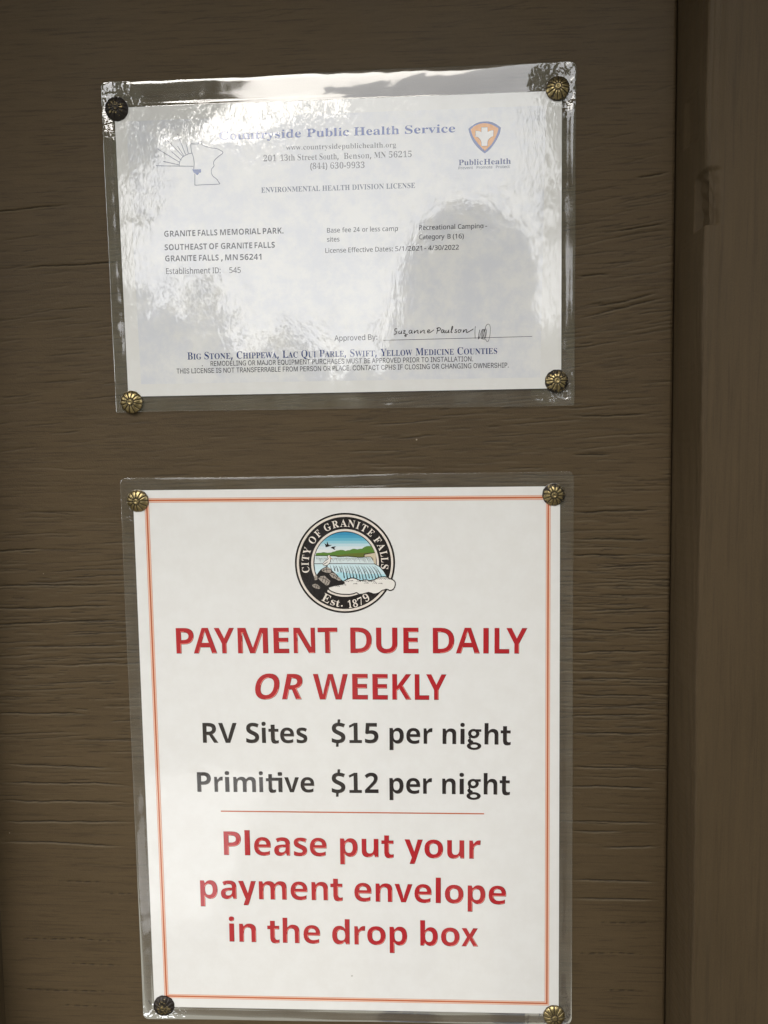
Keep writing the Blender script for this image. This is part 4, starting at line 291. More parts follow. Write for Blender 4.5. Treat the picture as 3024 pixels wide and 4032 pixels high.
SEAL = [
 ["seal_disc",[38,34,32],[[0.9932,4.0004],[0.9901,3.9346],[0.9829,3.869],[0.9713,3.804],[0.9556,3.7399],[0.9358,3.6768],[0.9119,3.6151],[0.8841,3.555],[0.8524,3.4968],[0.817,3.4407],[0.7781,3.3871],[0.7358,3.336],[0.6902,3.2878],[0.6416,3.2427],[0.5902,3.2008],[0.5362,3.1623],[0.4798,3.1274],[0.4213,3.0963],[0.361,3.0691],[0.299,3.046],[0.2356,3.0269],[0.1712,3.0121],[0.1059,3.0016],[0.0402,2.9953],[-0.0258,2.9935],[-0.0917,2.996],[-0.1573,3.0029],[-0.2222,3.0141],[-0.2862,3.0296],[-0.349,3.0493],[-0.4104,3.0731],[-0.47,3.101],[-0.5276,3.1328],[-0.583,3.1684],[-0.6358,3.2076],[-0.686,3.2502],[-0.7332,3.2961],[-0.7773,3.345],[-0.818,3.3968],[-0.8552,3.4512],[-0.8888,3.508],[-0.9185,3.5669],[-0.9443,3.6276],[-0.966,3.69],[-0.9836,3.7537],[-0.997,3.8184],[-1.0062,3.884],[-1.011,3.95],[-1.0115,4.0162],[-1.0077,4.0823],[-0.9996,4.1481],[-0.9872,4.2132],[-0.9706,4.2773],[-0.95,4.3403],[-0.9253,4.4018],[-0.8966,4.4615],[-0.8642,4.5193],[-0.8282,4.5748],[-0.7887,4.6279],[-0.7458,4.6783],[-0.6998,4.7257],[-0.6509,4.7701],[-0.5993,4.8111],[-0.5452,4.8487],[-0.4889,4.8827],[-0.4305,4.913],[-0.3703,4.9393],[-0.3087,4.9617],[-0.2458,4.98],[-0.1819,4.9942],[-0.1173,5.0041],[-0.0522,5.0098],[0.013,5.0112],[0.0781,5.0084],[0.1429,5.0013],[0.207,4.99],[0.2701,4.9745],[0.3321,4.9549],[0.3926,4.9313],[0.4515,4.9037],[0.5083,4.8724],[0.563,4.8373],[0.6153,4.7988],[0.665,4.7568],[0.7118,4.7117],[0.7555,4.6635],[0.796,4.6126],[0.8332,4.5591],[0.8667,4.5032],[0.8966,4.4451],[0.9226,4.3852],[0.9447,4.3236],[0.9627,4.2606],[0.9767,4.1966],[0.9864,4.1317],[0.9919,4.0662]],0],
 ["seal_rings",[226,216,206],[[0.821,3.5155],[0.7894,3.4652],[0.7549,3.417],[0.7175,3.3708],[0.6774,3.327],[0.6347,3.2857],[0.5897,3.2471],[0.5424,3.2112],[0.493,3.1783],[0.4417,3.1484],[0.3888,3.1217],[0.3343,3.0983],[0.2785,3.0783],[0.2217,3.0617],[0.164,3.0486],[0.1056,3.0391],[0.0468,3.0331],[-0.0123,3.0308],[-0.0713,3.0321],[-0.1301,3.0371],[-0.1885,3.0457],[-0.2462,3.0578],[-0.303,3.0735],[-0.3587,3.0927],[-0.4132,3.1153],[-0.4661,3.1412],[-0.5173,3.1704],[-0.5665,3.2026],[-0.6137,3.2379],[-0.6587,3.276],[-0.7012,3.3168],[-0.7411,3.3602],[-0.7782,3.406],[-0.8125,3.454],[-0.8438,3.5041],[-0.8719,3.556],[-0.8968,3.6096],[-0.9184,3.6646],[-0.9366,3.7209],[-0.9513,3.7782],[-0.9625,3.8363],[-0.9701,3.895],[-0.9742,3.9541],[-0.9747,4.0134],[-0.9716,4.0726],[-0.9649,4.1316],[-0.9546,4.19],[-0.9409,4.2477],[-0.9237,4.3045],[-0.9031,4.3602],[-0.8792,4.4145],[-0.8522,4.4673],[-0.822,4.5183],[-0.7888,4.5674],[-0.7527,4.6144],[-0.7139,4.6591],[-0.6726,4.7014],[-0.6288,4.7411],[-0.5827,4.7781],[-0.5346,4.8122],[-0.4845,4.8433],[-0.4327,4.8714],[-0.3794,4.8962],[-0.3247,4.9177],[-0.2689,4.9359],[-0.2121,4.9507],[-0.1546,4.962],[-0.0966,4.9697],[-0.0383,4.974],[0.0201,4.9747],[0.0784,4.9718],[0.1364,4.9654],[0.1938,4.9554],[0.2505,4.942],[0.3062,4.9252],[0.3608,4.905],[0.414,4.8815],[0.4657,4.8548],[0.5156,4.8249],[0.5637,4.7921],[0.6096,4.7564],[0.6533,4.7179],[0.6946,4.6768],[0.7333,4.6333],[0.7693,4.5874],[0.8024,4.5394],[0.8326,4.4894],[0.8597,4.4376],[0.8836,4.3842],[0.9043,4.3294],[0.9217,4.2734],[0.9356,4.2164],[0.946,4.1586],[0.953,4.1002],[0.9564,4.0414],[0.9563,3.9825],[0.9526,3.9236],[0.9454,3.865],[0.9347,3.8068],[0.9204,3.7494],[0.9028,3.6929],[0.8623,3.7069],[0.8792,3.7609],[0.8928,3.8158],[0.9031,3.8713],[0.91,3.9274],[0.9135,3.9836],[0.9136,4.0399],[0.9104,4.0961],[0.9038,4.1519],[0.8938,4.2072],[0.8805,4.2617],[0.8639,4.3152],[0.8442,4.3676],[0.8213,4.4186],[0.7954,4.4681],[0.7666,4.5158],[0.7349,4.5617],[0.7005,4.6056],[0.6635,4.6472],[0.6241,4.6865],[0.5823,4.7232],[0.5384,4.7574],[0.4925,4.7888],[0.4448,4.8173],[0.3954,4.8428],[0.3445,4.8653],[0.2924,4.8846],[0.2391,4.9007],[0.1849,4.9135],[0.1301,4.923],[0.0747,4.9291],[0.0189,4.9318],[-0.0369,4.9312],[-0.0926,4.9271],[-0.1481,4.9197],[-0.203,4.9089],[-0.2572,4.8948],[-0.3106,4.8774],[-0.3628,4.8568],[-0.4138,4.833],[-0.4633,4.8062],[-0.5111,4.7765],[-0.5571,4.7439],[-0.6011,4.7085],[-0.6429,4.6706],[-0.6825,4.6302],[-0.7195,4.5874],[-0.7539,4.5425],[-0.7856,4.4956],[-0.8145,4.4468],[-0.8403,4.3964],[-0.8631,4.3445],[-0.8828,4.2913],[-0.8992,4.2371],[-0.9123,4.1819],[-0.9221,4.1261],[-0.9285,4.0698],[-0.9314,4.0132],[-0.931,3.9566],[-0.9271,3.9001],[-0.9197,3.844],[-0.909,3.7885],[-0.8949,3.7337],[-0.8776,3.68],[-0.8569,3.6274],[-0.8331,3.5762],[-0.8063,3.5266],[-0.7764,3.4788],[-0.7436,3.433],[-0.7081,3.3892],[-0.67,3.3478],[-0.6294,3.3088],[-0.5865,3.2724],[-0.5414,3.2387],[-0.4944,3.2079],[-0.4455,3.1801],[-0.3949,3.1553],[-0.3429,3.1338],[-0.2897,3.1154],[-0.2354,3.1004],[-0.1803,3.0888],[-0.1246,3.0806],[-0.0684,3.0759],[-0.012,3.0746],[0.0444,3.0768],[0.1006,3.0824],[0.1564,3.0915],[0.2115,3.104],[0.2658,3.1199],[0.3191,3.139],[0.3711,3.1614],[0.4217,3.1869],[0.4707,3.2154],[0.5178,3.2468],[0.5631,3.2811],[0.6061,3.318],[0.6469,3.3574],[0.6852,3.3993],[0.7209,3.4433],[0.754,3.4894],[0.7841,3.5374]],1],
 ["seal_rings",[226,216,206],[[-0.6277,3.724],[-0.6412,3.7572],[-0.653,3.791],[-0.663,3.8254],[-0.6711,3.8604],[-0.6774,3.8957],[-0.6818,3.9313],[-0.6843,3.9671],[-0.685,4.003],[-0.6838,4.039],[-0.6807,4.0748],[-0.6757,4.1104],[-0.6689,4.1457],[-0.6602,4.1806],[-0.6498,4.2151],[-0.6376,4.2489],[-0.6236,4.2821],[-0.6079,4.3145],[-0.5906,4.346],[-0.5716,4.3766],[-0.5511,4.4061],[-0.5291,4.4345],[-0.5057,4.4618],[-0.4809,4.4877],[-0.4548,4.5124],[-0.4275,4.5356],[-0.399,4.5574],[-0.3695,4.5776],[-0.3389,4.5963],[-0.3075,4.6133],[-0.2752,4.6287],[-0.2422,4.6423],[-0.2086,4.6542],[-0.1744,4.6643],[-0.1398,4.6726],[-0.1048,4.679],[-0.0695,4.6837],[-0.0341,4.6864],[0.0014,4.6873],[0.0369,4.6863],[0.0722,4.6834],[0.1073,4.6787],[0.1421,4.6721],[0.1765,4.6637],[0.2104,4.6535],[0.2437,4.6415],[0.2762,4.6278],[0.3081,4.6123],[0.339,4.5952],[0.369,4.5765],[0.398,4.5562],[0.4258,4.5344],[0.4525,4.5112],[0.4779,4.4865],[0.5019,4.4606],[0.5246,4.4334],[0.5458,4.405],[0.5655,4.3755],[0.5836,4.345],[0.6001,4.3136],[0.615,4.2813],[0.6281,4.2482],[0.6395,4.2145],[0.6491,4.1802],[0.6569,4.1454],[0.6629,4.1102],[0.667,4.0747],[0.6693,4.039],[0.6697,4.0033],[0.6682,3.9675],[0.6649,3.9318],[0.6223,3.9367],[0.6254,3.9701],[0.6268,4.0036],[0.6264,4.0371],[0.6243,4.0705],[0.6205,4.1037],[0.6149,4.1367],[0.6076,4.1693],[0.5986,4.2014],[0.5879,4.233],[0.5756,4.264],[0.5617,4.2942],[0.5463,4.3237],[0.5293,4.3523],[0.5109,4.3799],[0.491,4.4065],[0.4698,4.432],[0.4472,4.4563],[0.4234,4.4794],[0.3985,4.5011],[0.3724,4.5215],[0.3452,4.5406],[0.3172,4.5581],[0.2882,4.5741],[0.2584,4.5886],[0.2278,4.6014],[0.1967,4.6127],[0.1649,4.6222],[0.1327,4.6301],[0.1001,4.6362],[0.0672,4.6407],[0.0341,4.6433],[0.0009,4.6443],[-0.0323,4.6435],[-0.0655,4.6409],[-0.0985,4.6366],[-0.1313,4.6305],[-0.1637,4.6228],[-0.1958,4.6133],[-0.2273,4.6021],[-0.2582,4.5894],[-0.2884,4.575],[-0.3178,4.559],[-0.3464,4.5415],[-0.3741,4.5226],[-0.4008,4.5022],[-0.4264,4.4804],[-0.4508,4.4573],[-0.474,4.433],[-0.496,4.4075],[-0.5165,4.3808],[-0.5357,4.3532],[-0.5535,4.3245],[-0.5697,4.295],[-0.5844,4.2647],[-0.5974,4.2336],[-0.6089,4.2019],[-0.6187,4.1697],[-0.6268,4.137],[-0.6331,4.1039],[-0.6378,4.0705],[-0.6407,4.037],[-0.6418,4.0034],[-0.6412,3.9697],[-0.6388,3.9362],[-0.6346,3.9029],[-0.6287,3.8698],[-0.6211,3.8371],[-0.6118,3.8049],[-0.6008,3.7732],[-0.5881,3.7421]],1],
 ["seal_rings",[226,216,206],[[0.258,3.3816],[0.2314,3.3705],[0.2044,3.3606],[0.1769,3.3519],[0.1492,3.3443],[0.1212,3.3379],[0.0929,3.3327],[0.0645,3.3286],[0.0359,3.3258],[0.0073,3.3243],[-0.0214,3.3239],[-0.0501,3.3248],[-0.0786,3.3269],[-0.1071,3.3302],[-0.1354,3.3347],[-0.1634,3.3404],[-0.1912,3.3473],[-0.2187,3.3554],[-0.2457,3.3647],[-0.2724,3.3751],[-0.2985,3.3866],[-0.3242,3.3993],[-0.3493,3.413],[-0.3737,3.4278],[-0.3975,3.4437],[-0.3726,3.4797],[-0.3503,3.4648],[-0.3274,3.451],[-0.3039,3.4381],[-0.2799,3.4263],[-0.2554,3.4155],[-0.2305,3.4057],[-0.2051,3.3971],[-0.1794,3.3895],[-0.1534,3.383],[-0.1271,3.3776],[-0.1007,3.3734],[-0.074,3.3703],[-0.0473,3.3684],[-0.0204,3.3676],[0.0064,3.3679],[0.0332,3.3694],[0.06,3.372],[0.0866,3.3757],[0.1131,3.3806],[0.1393,3.3866],[0.1653,3.3937],[0.1909,3.4019],[0.2162,3.4112],[0.2411,3.4215]],1],
 ["seal_sky",[62,146,186],[[0.0057,4.6283],[0.1191,4.6166],[0.1653,4.6056],[0.2002,4.5946],[0.2292,4.5837],[0.2543,4.5729],[0.2767,4.562],[-0.2683,4.5672],[-0.2454,4.5776],[-0.2198,4.588],[-0.1903,4.5983],[-0.155,4.6086],[-0.1083,4.6188],[0.0057,4.6283]],2],
 ["seal_sky",[78,160,192],[[0.2767,4.562],[0.2946,4.5526],[0.3111,4.5431],[0.3265,4.5337],[0.3409,4.5243],[0.3545,4.5148],[0.3673,4.5054],[-0.3613,4.5122],[-0.3481,4.5214],[-0.3341,4.5306],[-0.3193,4.5398],[-0.3035,4.5489],[-0.2866,4.5581],[-0.2683,4.5672]],2],
 ["seal_sky",[104,178,202],[[0.3673,4.5054],[0.3794,4.496],[0.391,4.4866],[0.4019,4.4772],[0.4124,4.4678],[0.4224,4.4584],[0.4319,4.4491],[-0.4284,4.4569],[-0.4185,4.4662],[-0.4081,4.4754],[-0.3972,4.4846],[-0.3858,4.4938],[-0.3739,4.503],[-0.3613,4.5122]],2],
 ["seal_sky",[148,200,214],[[0.4319,4.4491],[0.4411,4.4397],[0.4498,4.4303],[0.4582,4.4209],[0.4663,4.4115],[0.474,4.4022],[0.4815,4.3928],[-0.4804,4.4015],[-0.4725,4.4107],[-0.4644,4.42],[-0.4559,4.4292],[-0.4471,4.4385],[-0.438,4.4477],[-0.4284,4.4569]],2],
 ["seal_sky",[190,216,224],[[0.4815,4.3928],[0.4886,4.3834],[0.4954,4.3741],[0.502,4.3647],[0.5083,4.3553],[0.5144,4.346],[0.5203,4.3366],[-0.5216,4.3458],[-0.5153,4.3551],[-0.5089,4.3644],[-0.5021,4.3737],[-0.4951,4.3829],[-0.4879,4.3922],[-0.4804,4.4015]],2],
 ["seal_sky",[214,224,228],[[0.5203,4.3366],[0.5267,4.3259],[0.5328,4.3152],[0.5386,4.3045],[0.5441,4.2939],[0.5494,4.2832],[0.5545,4.2725],[-0.5584,4.2821],[-0.5529,4.2927],[-0.5472,4.3034],[-0.5412,4.314],[-0.535,4.3246],[-0.5284,4.3352],[-0.5216,4.3458]],2],
 ["seal_sky",[224,226,226],[[0.5545,4.2725],[0.5651,4.2479],[0.5745,4.2233],[0.5827,4.1988],[0.5899,4.1742],[0.5959,4.1496],[0.6009,4.1251],[-0.6109,4.1351],[-0.6049,4.1596],[-0.5979,4.1841],[-0.5897,4.2087],[-0.5805,4.2332],[-0.5701,4.2577],[-0.5584,4.2821]],2],
 ["seal_hills",[92,130,54],[[-0.5989,4.135],[-0.5813,4.2086],[-0.5364,4.2162],[-0.4884,4.2174],[-0.4483,4.2267],[-0.4244,4.2281],[-0.3926,4.223],[-0.3608,4.2163],[-0.3129,4.2191],[-0.281,4.2189],[-0.2456,4.2346],[-0.2008,4.2438],[-0.1686,4.2595],[-0.1367,4.2625],[-0.0967,4.2717],[-0.0569,4.2698],[-0.022,4.2647],[0.0063,4.2484],[0.0384,4.261],[0.0702,4.2639],[0.1021,4.2668],[0.1182,4.2763],[0.1502,4.2888],[0.1821,4.2917],[0.2138,4.2866],[0.2454,4.2784],[0.2932,4.2891],[0.3409,4.2903],[0.3651,4.3125],[0.3971,4.3297],[0.437,4.3421],[0.4847,4.3449],[0.5163,4.343],[0.5368,4.3333],[0.5706,4.2644],[0.5935,4.2083],[0.5999,4.1123]],3],
 ["seal_hills",[104,112,48],[[-0.5989,4.135],[-0.5695,4.1636],[-0.2024,4.1637],[0.0849,4.1966],[0.3713,4.2101],[0.5618,4.2085],[0.5999,4.1123]],4],
 ["seal_dam",[208,194,168],[[0.3834,4.1749],[0.5935,4.2115],[0.6115,4.1442],[0.6129,4.0322],[0.6055,3.965],[0.559,4.0326],[0.5127,4.1162],[0.3826,4.1269]],5],
 ["seal_line_work",[38,34,32],[[0.374,4.1845],[0.5936,4.2178],[0.5934,4.2051],[0.3897,4.1716],[0.3857,4.1205],[0.373,4.1238]],8],
 ["seal_upper_falls",[214,226,228],[[-0.605,4.1462],[-0.5856,4.1573],[-0.2029,4.1413],[-0.1394,4.1264],[0.0519,4.1328],[0.2742,4.1118],[0.5127,4.1194],[0.5592,4.0486],[0.5774,3.9908],[-0.6211,4.0002]],5],
 ["seal_lower_falls",[206,228,234],[[-0.6213,3.9938],[0.5773,3.9844],[0.6875,3.9259],[0.7468,3.8517],[0.8089,3.7582],[0.8367,3.7035],[0.6331,3.692],[0.4731,3.6385],[0.3296,3.633],[-0.0531,3.6485],[-0.2102,3.7816],[-0.2881,3.8787],[-0.3673,3.9115],[-0.4966,3.8481],[-0.5706,3.7601],[-0.6057,3.8328]],5],
 ["seal_lower_falls",[172,216,226],[[-0.2102,3.7816],[-0.1134,3.8292],[0.1093,3.7954],[0.348,3.7776],[0.5868,3.7839],[0.7774,3.7745],[0.8241,3.71],[0.6331,3.692],[0.4731,3.6385],[0.3296,3.633],[-0.0531,3.6485]],6],
 ["seal_line_work",[38,34,32],[[-0.6177,4.152],[-0.2029,4.1485],[-0.1076,4.1317],[0.0518,4.14],[0.2741,4.1174],[0.5115,4.1204],[0.5515,4.0536],[0.5609,4.0597],[0.5141,4.1313],[0.2747,4.1286],[0.0524,4.1512],[-0.1071,4.1429],[-0.2023,4.1597],[-0.6174,4.1632]],8],
 ["seal_line_work",[38,34,32],[[-0.6213,3.9906],[-0.0147,3.9875],[0.5814,3.978],[0.6835,3.9209],[0.7572,3.8351],[0.8344,3.7002],[0.8454,3.7067],[0.7677,3.8425],[0.6915,3.9309],[0.5827,3.9908],[-0.0144,4.0003],[-0.6211,4.0035]],8],
 ["seal_line_work",[38,34,32],[[-0.5805,4.1206],[-0.5702,4.0978],[-0.5631,4.0748],[-0.5607,4.0754],[-0.5653,4.0994],[-0.5731,4.1236]],8],
 ["seal_line_work",[38,34,32],[[-0.5557,4.1184],[-0.5452,4.0938],[-0.5378,4.0691],[-0.5355,4.0697],[-0.5403,4.0954],[-0.5482,4.1213]],8],
 ["seal_line_work",[38,34,32],[[-0.5308,4.1228],[-0.5203,4.0899],[-0.5128,4.057],[-0.5104,4.0574],[-0.5152,4.0912],[-0.5231,4.125]],8],
 ["seal_line_work",[38,34,32],[[-0.5062,4.1119],[-0.4958,4.0658],[-0.4883,4.0196],[-0.4859,4.02],[-0.4906,4.0667],[-0.4983,4.1136]],8],
 ["seal_line_work",[38,34,32],[[-0.4811,4.1131],[-0.4702,4.0863],[-0.4621,4.0594],[-0.4598,4.06],[-0.4652,4.0879],[-0.4735,4.1159]],8],
 ["seal_line_work",[38,34,32],[[-0.4561,4.1159],[-0.4451,4.0873],[-0.4368,4.0585],[-0.4345,4.0591],[-0.4401,4.0888],[-0.4485,4.1186]],8],
 ["seal_line_work",[38,34,32],[[-0.431,4.1201],[-0.4197,4.0972],[-0.4111,4.0741],[-0.4088,4.0748],[-0.4148,4.099],[-0.4236,4.1233]],8],
 ["seal_line_work",[38,34,32],[[-0.4063,4.1202],[-0.3954,4.0699],[-0.387,4.0195],[-0.3846,4.0199],[-0.3902,4.0708],[-0.3985,4.1218]],8],
 ["seal_line_work",[38,34,32],[[-0.3816,4.112],[-0.3704,4.0657],[-0.3617,4.0193],[-0.3593,4.0198],[-0.3653,4.0667],[-0.3738,4.1138]],8],
 ["seal_line_work",[38,34,32],[[-0.3565,4.1115],[-0.3448,4.0857],[-0.3355,4.0597],[-0.3332,4.0604],[-0.3399,4.0874],[-0.3491,4.1146]],8],
 ["seal_line_work",[38,34,32],[[-0.3316,4.1181],[-0.32,4.0778],[-0.3107,4.0374],[-0.3084,4.0379],[-0.3149,4.079],[-0.3239,4.1202]],8],
 ["seal_line_work",[38,34,32],[[-0.3069,4.1126],[-0.2952,4.0648],[-0.2858,4.0168],[-0.2835,4.0173],[-0.2901,4.0658],[-0.2991,4.1144]],8],
 ["seal_line_work",[38,34,32],[[-0.2817,4.1096],[-0.2695,4.0874],[-0.2595,4.065],[-0.2572,4.0659],[-0.2648,4.0895],[-0.2745,4.1132]],8],
 ["seal_line_work",[38,34,32],[[-0.2571,4.1137],[-0.2449,4.0719],[-0.235,4.03],[-0.2326,4.0305],[-0.2399,4.0731],[-0.2493,4.1158]],8],
 ["seal_line_work",[38,34,32],[[-0.2319,4.1142],[-0.2194,4.0888],[-0.2089,4.0634],[-0.2067,4.0643],[-0.2146,4.0908],[-0.2246,4.1174]],8],
 ["seal_line_work",[38,34,32],[[-0.207,4.1142],[-0.1943,4.0918],[-0.1835,4.0694],[-0.1813,4.0704],[-0.1896,4.0941],[-0.1998,4.1178]],8],
 ["seal_line_work",[38,34,32],[[-0.1825,4.109],[-0.1701,4.0607],[-0.1595,4.0125],[-0.1571,4.013],[-0.165,4.0619],[-0.1748,4.1108]],8],
 ["seal_line_work",[38,34,32],[[-0.1574,4.1132],[-0.1445,4.0837],[-0.1333,4.0543],[-0.131,4.0551],[-0.1396,4.0856],[-0.15,4.1162]],8],
 ["seal_line_work",[38,34,32],[[-0.1327,4.1086],[-0.1198,4.0702],[-0.1085,4.0316],[-0.1062,4.0322],[-0.1148,4.0716],[-0.1251,4.111]],8],
 ["seal_line_work",[38,34,32],[[-0.1079,4.109],[-0.0949,4.0614],[-0.0836,4.0137],[-0.0813,4.0142],[-0.0899,4.0626],[-0.1002,4.111]],8],
 ["seal_line_work",[38,34,32],[[-0.0828,4.1132],[-0.0695,4.08],[-0.0577,4.0467],[-0.0554,4.0475],[-0.0646,4.0817],[-0.0753,4.1159]],8],
 ["seal_line_work",[38,34,32],[[-0.058,4.1118],[-0.0445,4.078],[-0.0324,4.0442],[-0.0302,4.045],[-0.0396,4.0797],[-0.0505,4.1146]],8],
 ["seal_line_work",[38,34,32],[[-0.033,4.117],[-0.0192,4.0875],[-0.0069,4.0579],[-0.0047,4.0587],[-0.0144,4.0894],[-0.0256,4.1202]],8],
 ["seal_line_work",[38,34,32],[[-0.0081,4.108],[0.0059,4.0872],[0.0186,4.0664],[0.0207,4.0675],[0.0104,4.0898],[-0.0012,4.1121]],8],
 ["seal_line_work",[38,34,32],[[0.0166,4.1184],[0.0305,4.0782],[0.0432,4.0379],[0.0455,4.0386],[0.0355,4.0797],[0.0242,4.1209]],8],
 ["seal_line_work",[38,34,32],[[0.0414,4.1151],[0.0555,4.0779],[0.0685,4.0407],[0.0708,4.0414],[0.0605,4.0796],[0.049,4.1178]],8],
 ["seal_line_work",[38,34,32],[[0.0663,4.1122],[0.0807,4.0814],[0.094,4.0506],[0.0962,4.0515],[0.0855,4.0834],[0.0736,4.1154]],8],
 ["seal_line_work",[38,34,32],[[0.0911,4.105],[0.1057,4.0791],[0.1193,4.0532],[0.1214,4.0543],[0.1104,4.0815],[0.0982,4.1087]],8],
 ["seal_line_work",[38,34,32],[[0.1161,4.1123],[0.1308,4.0862],[0.1446,4.0601],[0.1468,4.0611],[0.1355,4.0885],[0.1232,4.116]],8],
 ["seal_line_work",[38,34,32],[[0.1408,4.1094],[0.1557,4.0808],[0.1697,4.0522],[0.1719,4.0532],[0.1604,4.083],[0.148,4.1129]],8],
 ["seal_line_work",[38,34,32],[[0.1655,4.1133],[0.1803,4.0691],[0.1944,4.0248],[0.1967,4.0255],[0.1853,4.0706],[0.1731,4.1157]],8],
 ["seal_line_work",[38,34,32],[[0.1904,4.1133],[0.2055,4.0754],[0.2199,4.0374],[0.2221,4.0382],[0.2103,4.0771],[0.1979,4.1161]],8],
 ["seal_line_work",[38,34,32],[[0.2154,4.1049],[0.2308,4.0822],[0.2456,4.0595],[0.2476,4.0608],[0.2352,4.0849],[0.2222,4.1092]],8],
 ["seal_line_work",[38,34,32],[[0.2403,4.1158],[0.2558,4.0888],[0.2708,4.0618],[0.2729,4.0629],[0.2604,4.0912],[0.2473,4.1195]],8],
 ["seal_line_work",[38,34,32],[[0.2647,4.107],[0.2802,4.0672],[0.2953,4.0273],[0.2976,4.0281],[0.2851,4.069],[0.2722,4.1098]],8],
 ["seal_line_work",[38,34,32],[[0.2898,4.1132],[0.3056,4.0829],[0.321,4.0525],[0.3232,4.0535],[0.3103,4.0851],[0.297,4.1167]],8],
 ["seal_line_work",[38,34,32],[[0.3145,4.114],[0.3304,4.0793],[0.3461,4.0447],[0.3483,4.0456],[0.3352,4.0814],[0.3219,4.1171]],8],
 ["seal_line_work",[38,34,32],[[0.3392,4.1157],[0.3552,4.0732],[0.371,4.0306],[0.3733,4.0314],[0.3601,4.0749],[0.3468,4.1184]],8],
 ["seal_line_work",[38,34,32],[[0.3638,4.1048],[0.3798,4.0537],[0.3957,4.0026],[0.398,4.0033],[0.3848,4.0552],[0.3714,4.1071]],8],
 ["seal_line_work",[38,34,32],[[0.3886,4.1066],[0.4048,4.0554],[0.4209,4.0042],[0.4232,4.0048],[0.4098,4.0569],[0.3963,4.1089]],8],
 ["seal_line_work",[38,34,32],[[0.4139,4.1149],[0.4305,4.0859],[0.4471,4.057],[0.4492,4.0581],[0.4351,4.0884],[0.4209,4.1186]],8],
 ["seal_line_work",[38,34,32],[[0.4382,4.1031],[0.4548,4.058],[0.4715,4.0129],[0.4737,4.0137],[0.4597,4.0597],[0.4457,4.1057]],8],
 ["seal_line_work",[38,34,32],[[0.463,4.1101],[0.4797,4.0595],[0.4966,4.0088],[0.4989,4.0095],[0.4847,4.061],[0.4706,4.1125]],8],
 ["seal_line_work",[38,34,32],[[0.4878,4.1071],[0.5047,4.0606],[0.5219,4.0141],[0.5241,4.0149],[0.5096,4.0623],[0.4953,4.1097]],8],
 ["seal_line_work",[38,34,32],[[0.513,4.1103],[0.5303,4.0846],[0.5479,4.059],[0.5499,4.0602],[0.5347,4.0874],[0.5198,4.1145]],8],
 ["seal_line_work",[38,34,32],[[0.5378,4.1081],[0.5553,4.0842],[0.5731,4.0604],[0.5751,4.0618],[0.5596,4.0872],[0.5445,4.1125]],8],
 ["seal_line_work",[38,34,32],[[-0.3047,3.96],[-0.2952,3.9179],[-0.2888,3.8735],[-0.2854,3.8209],[-0.2647,3.8236],[-0.2735,3.8761],[-0.2854,3.9204],[-0.3001,3.9614]],8],
 ["seal_line_work",[38,34,32],[[-0.2487,3.9591],[-0.2358,3.925],[-0.2268,3.8895],[-0.2214,3.8473],[-0.201,3.8516],[-0.2118,3.8935],[-0.2264,3.9288],[-0.2443,3.9612]],8],
 ["seal_line_work",[38,34,32],[[-0.2193,3.9395],[-0.2068,3.9249],[-0.1986,3.9025],[-0.1899,3.9066],[-0.2015,3.9285],[-0.217,3.9418]],8],
 ["seal_line_work",[38,34,32],[[-0.1927,3.9615],[-0.1768,3.9219],[-0.1655,3.8806],[-0.1585,3.8316],[-0.1382,3.8359],[-0.1506,3.8848],[-0.1675,3.9259],[-0.1884,3.9636]],8],
 ["seal_line_work",[38,34,32],[[-0.1371,3.9507],[-0.118,3.9091],[-0.1043,3.8658],[-0.0956,3.8144],[-0.0753,3.8192],[-0.0895,3.8704],[-0.1088,3.9135],[-0.1328,3.953]],8],
 ["seal_line_work",[38,34,32],[[-0.1078,3.9313],[-0.0898,3.9093],[-0.0789,3.882],[-0.0702,3.8862],[-0.0845,3.9129],[-0.1054,3.9335]],8],
 ["seal_line_work",[38,34,32],[[-0.0813,3.9562],[-0.0599,3.8783],[-0.0444,3.7958],[-0.0348,3.6979],[-0.0142,3.7008],[-0.0292,3.7986],[-0.0502,3.881],[-0.0767,3.9577]],8],
 ["seal_line_work",[38,34,32],[[-0.0256,3.946],[-0.0011,3.8674],[0.0168,3.7842],[0.0282,3.6854],[0.0487,3.6887],[0.032,3.7873],[0.0086,3.8704],[-0.0211,3.9477]],8],
 ["seal_line_work",[38,34,32],[[0.0035,3.9267],[0.0262,3.8676],[0.0396,3.8154],[0.0488,3.8182],[0.0323,3.8698],[0.0064,3.928]],8],
 ["seal_line_work",[38,34,32],[[0.0304,3.9546],[0.0581,3.8776],[0.0785,3.7963],[0.0917,3.6997],[0.1121,3.7033],[0.0936,3.7998],[0.0677,3.881],[0.0348,3.9565]],8],
 ["seal_line_work",[38,34,32],[[0.0862,3.9553],[0.1171,3.8769],[0.1399,3.794],[0.1548,3.6957],[0.1752,3.6996],[0.1549,3.7978],[0.1265,3.8805],[0.0906,3.9572]],8],
 ["seal_line_work",[38,34,32],[[0.1153,3.936],[0.1437,3.8772],[0.1598,3.8251],[0.1689,3.8284],[0.1495,3.8798],[0.1181,3.9375]],8],
 ["seal_line_work",[38,34,32],[[0.1418,3.946],[0.1759,3.8705],[0.2013,3.7909],[0.218,3.6965],[0.2383,3.701],[0.2161,3.7952],[0.1852,3.8746],[0.1461,3.9481]],8],
 ["seal_line_work",[38,34,32],[[0.1977,3.9529],[0.2348,3.8715],[0.2625,3.7856],[0.2809,3.6837],[0.3012,3.6882],[0.2774,3.7899],[0.2441,3.8756],[0.202,3.9551]],8],
 ["seal_line_work",[38,34,32],[[0.2268,3.9337],[0.2607,3.8719],[0.2796,3.818],[0.2886,3.8215],[0.2664,3.8748],[0.2295,3.9353]],8],
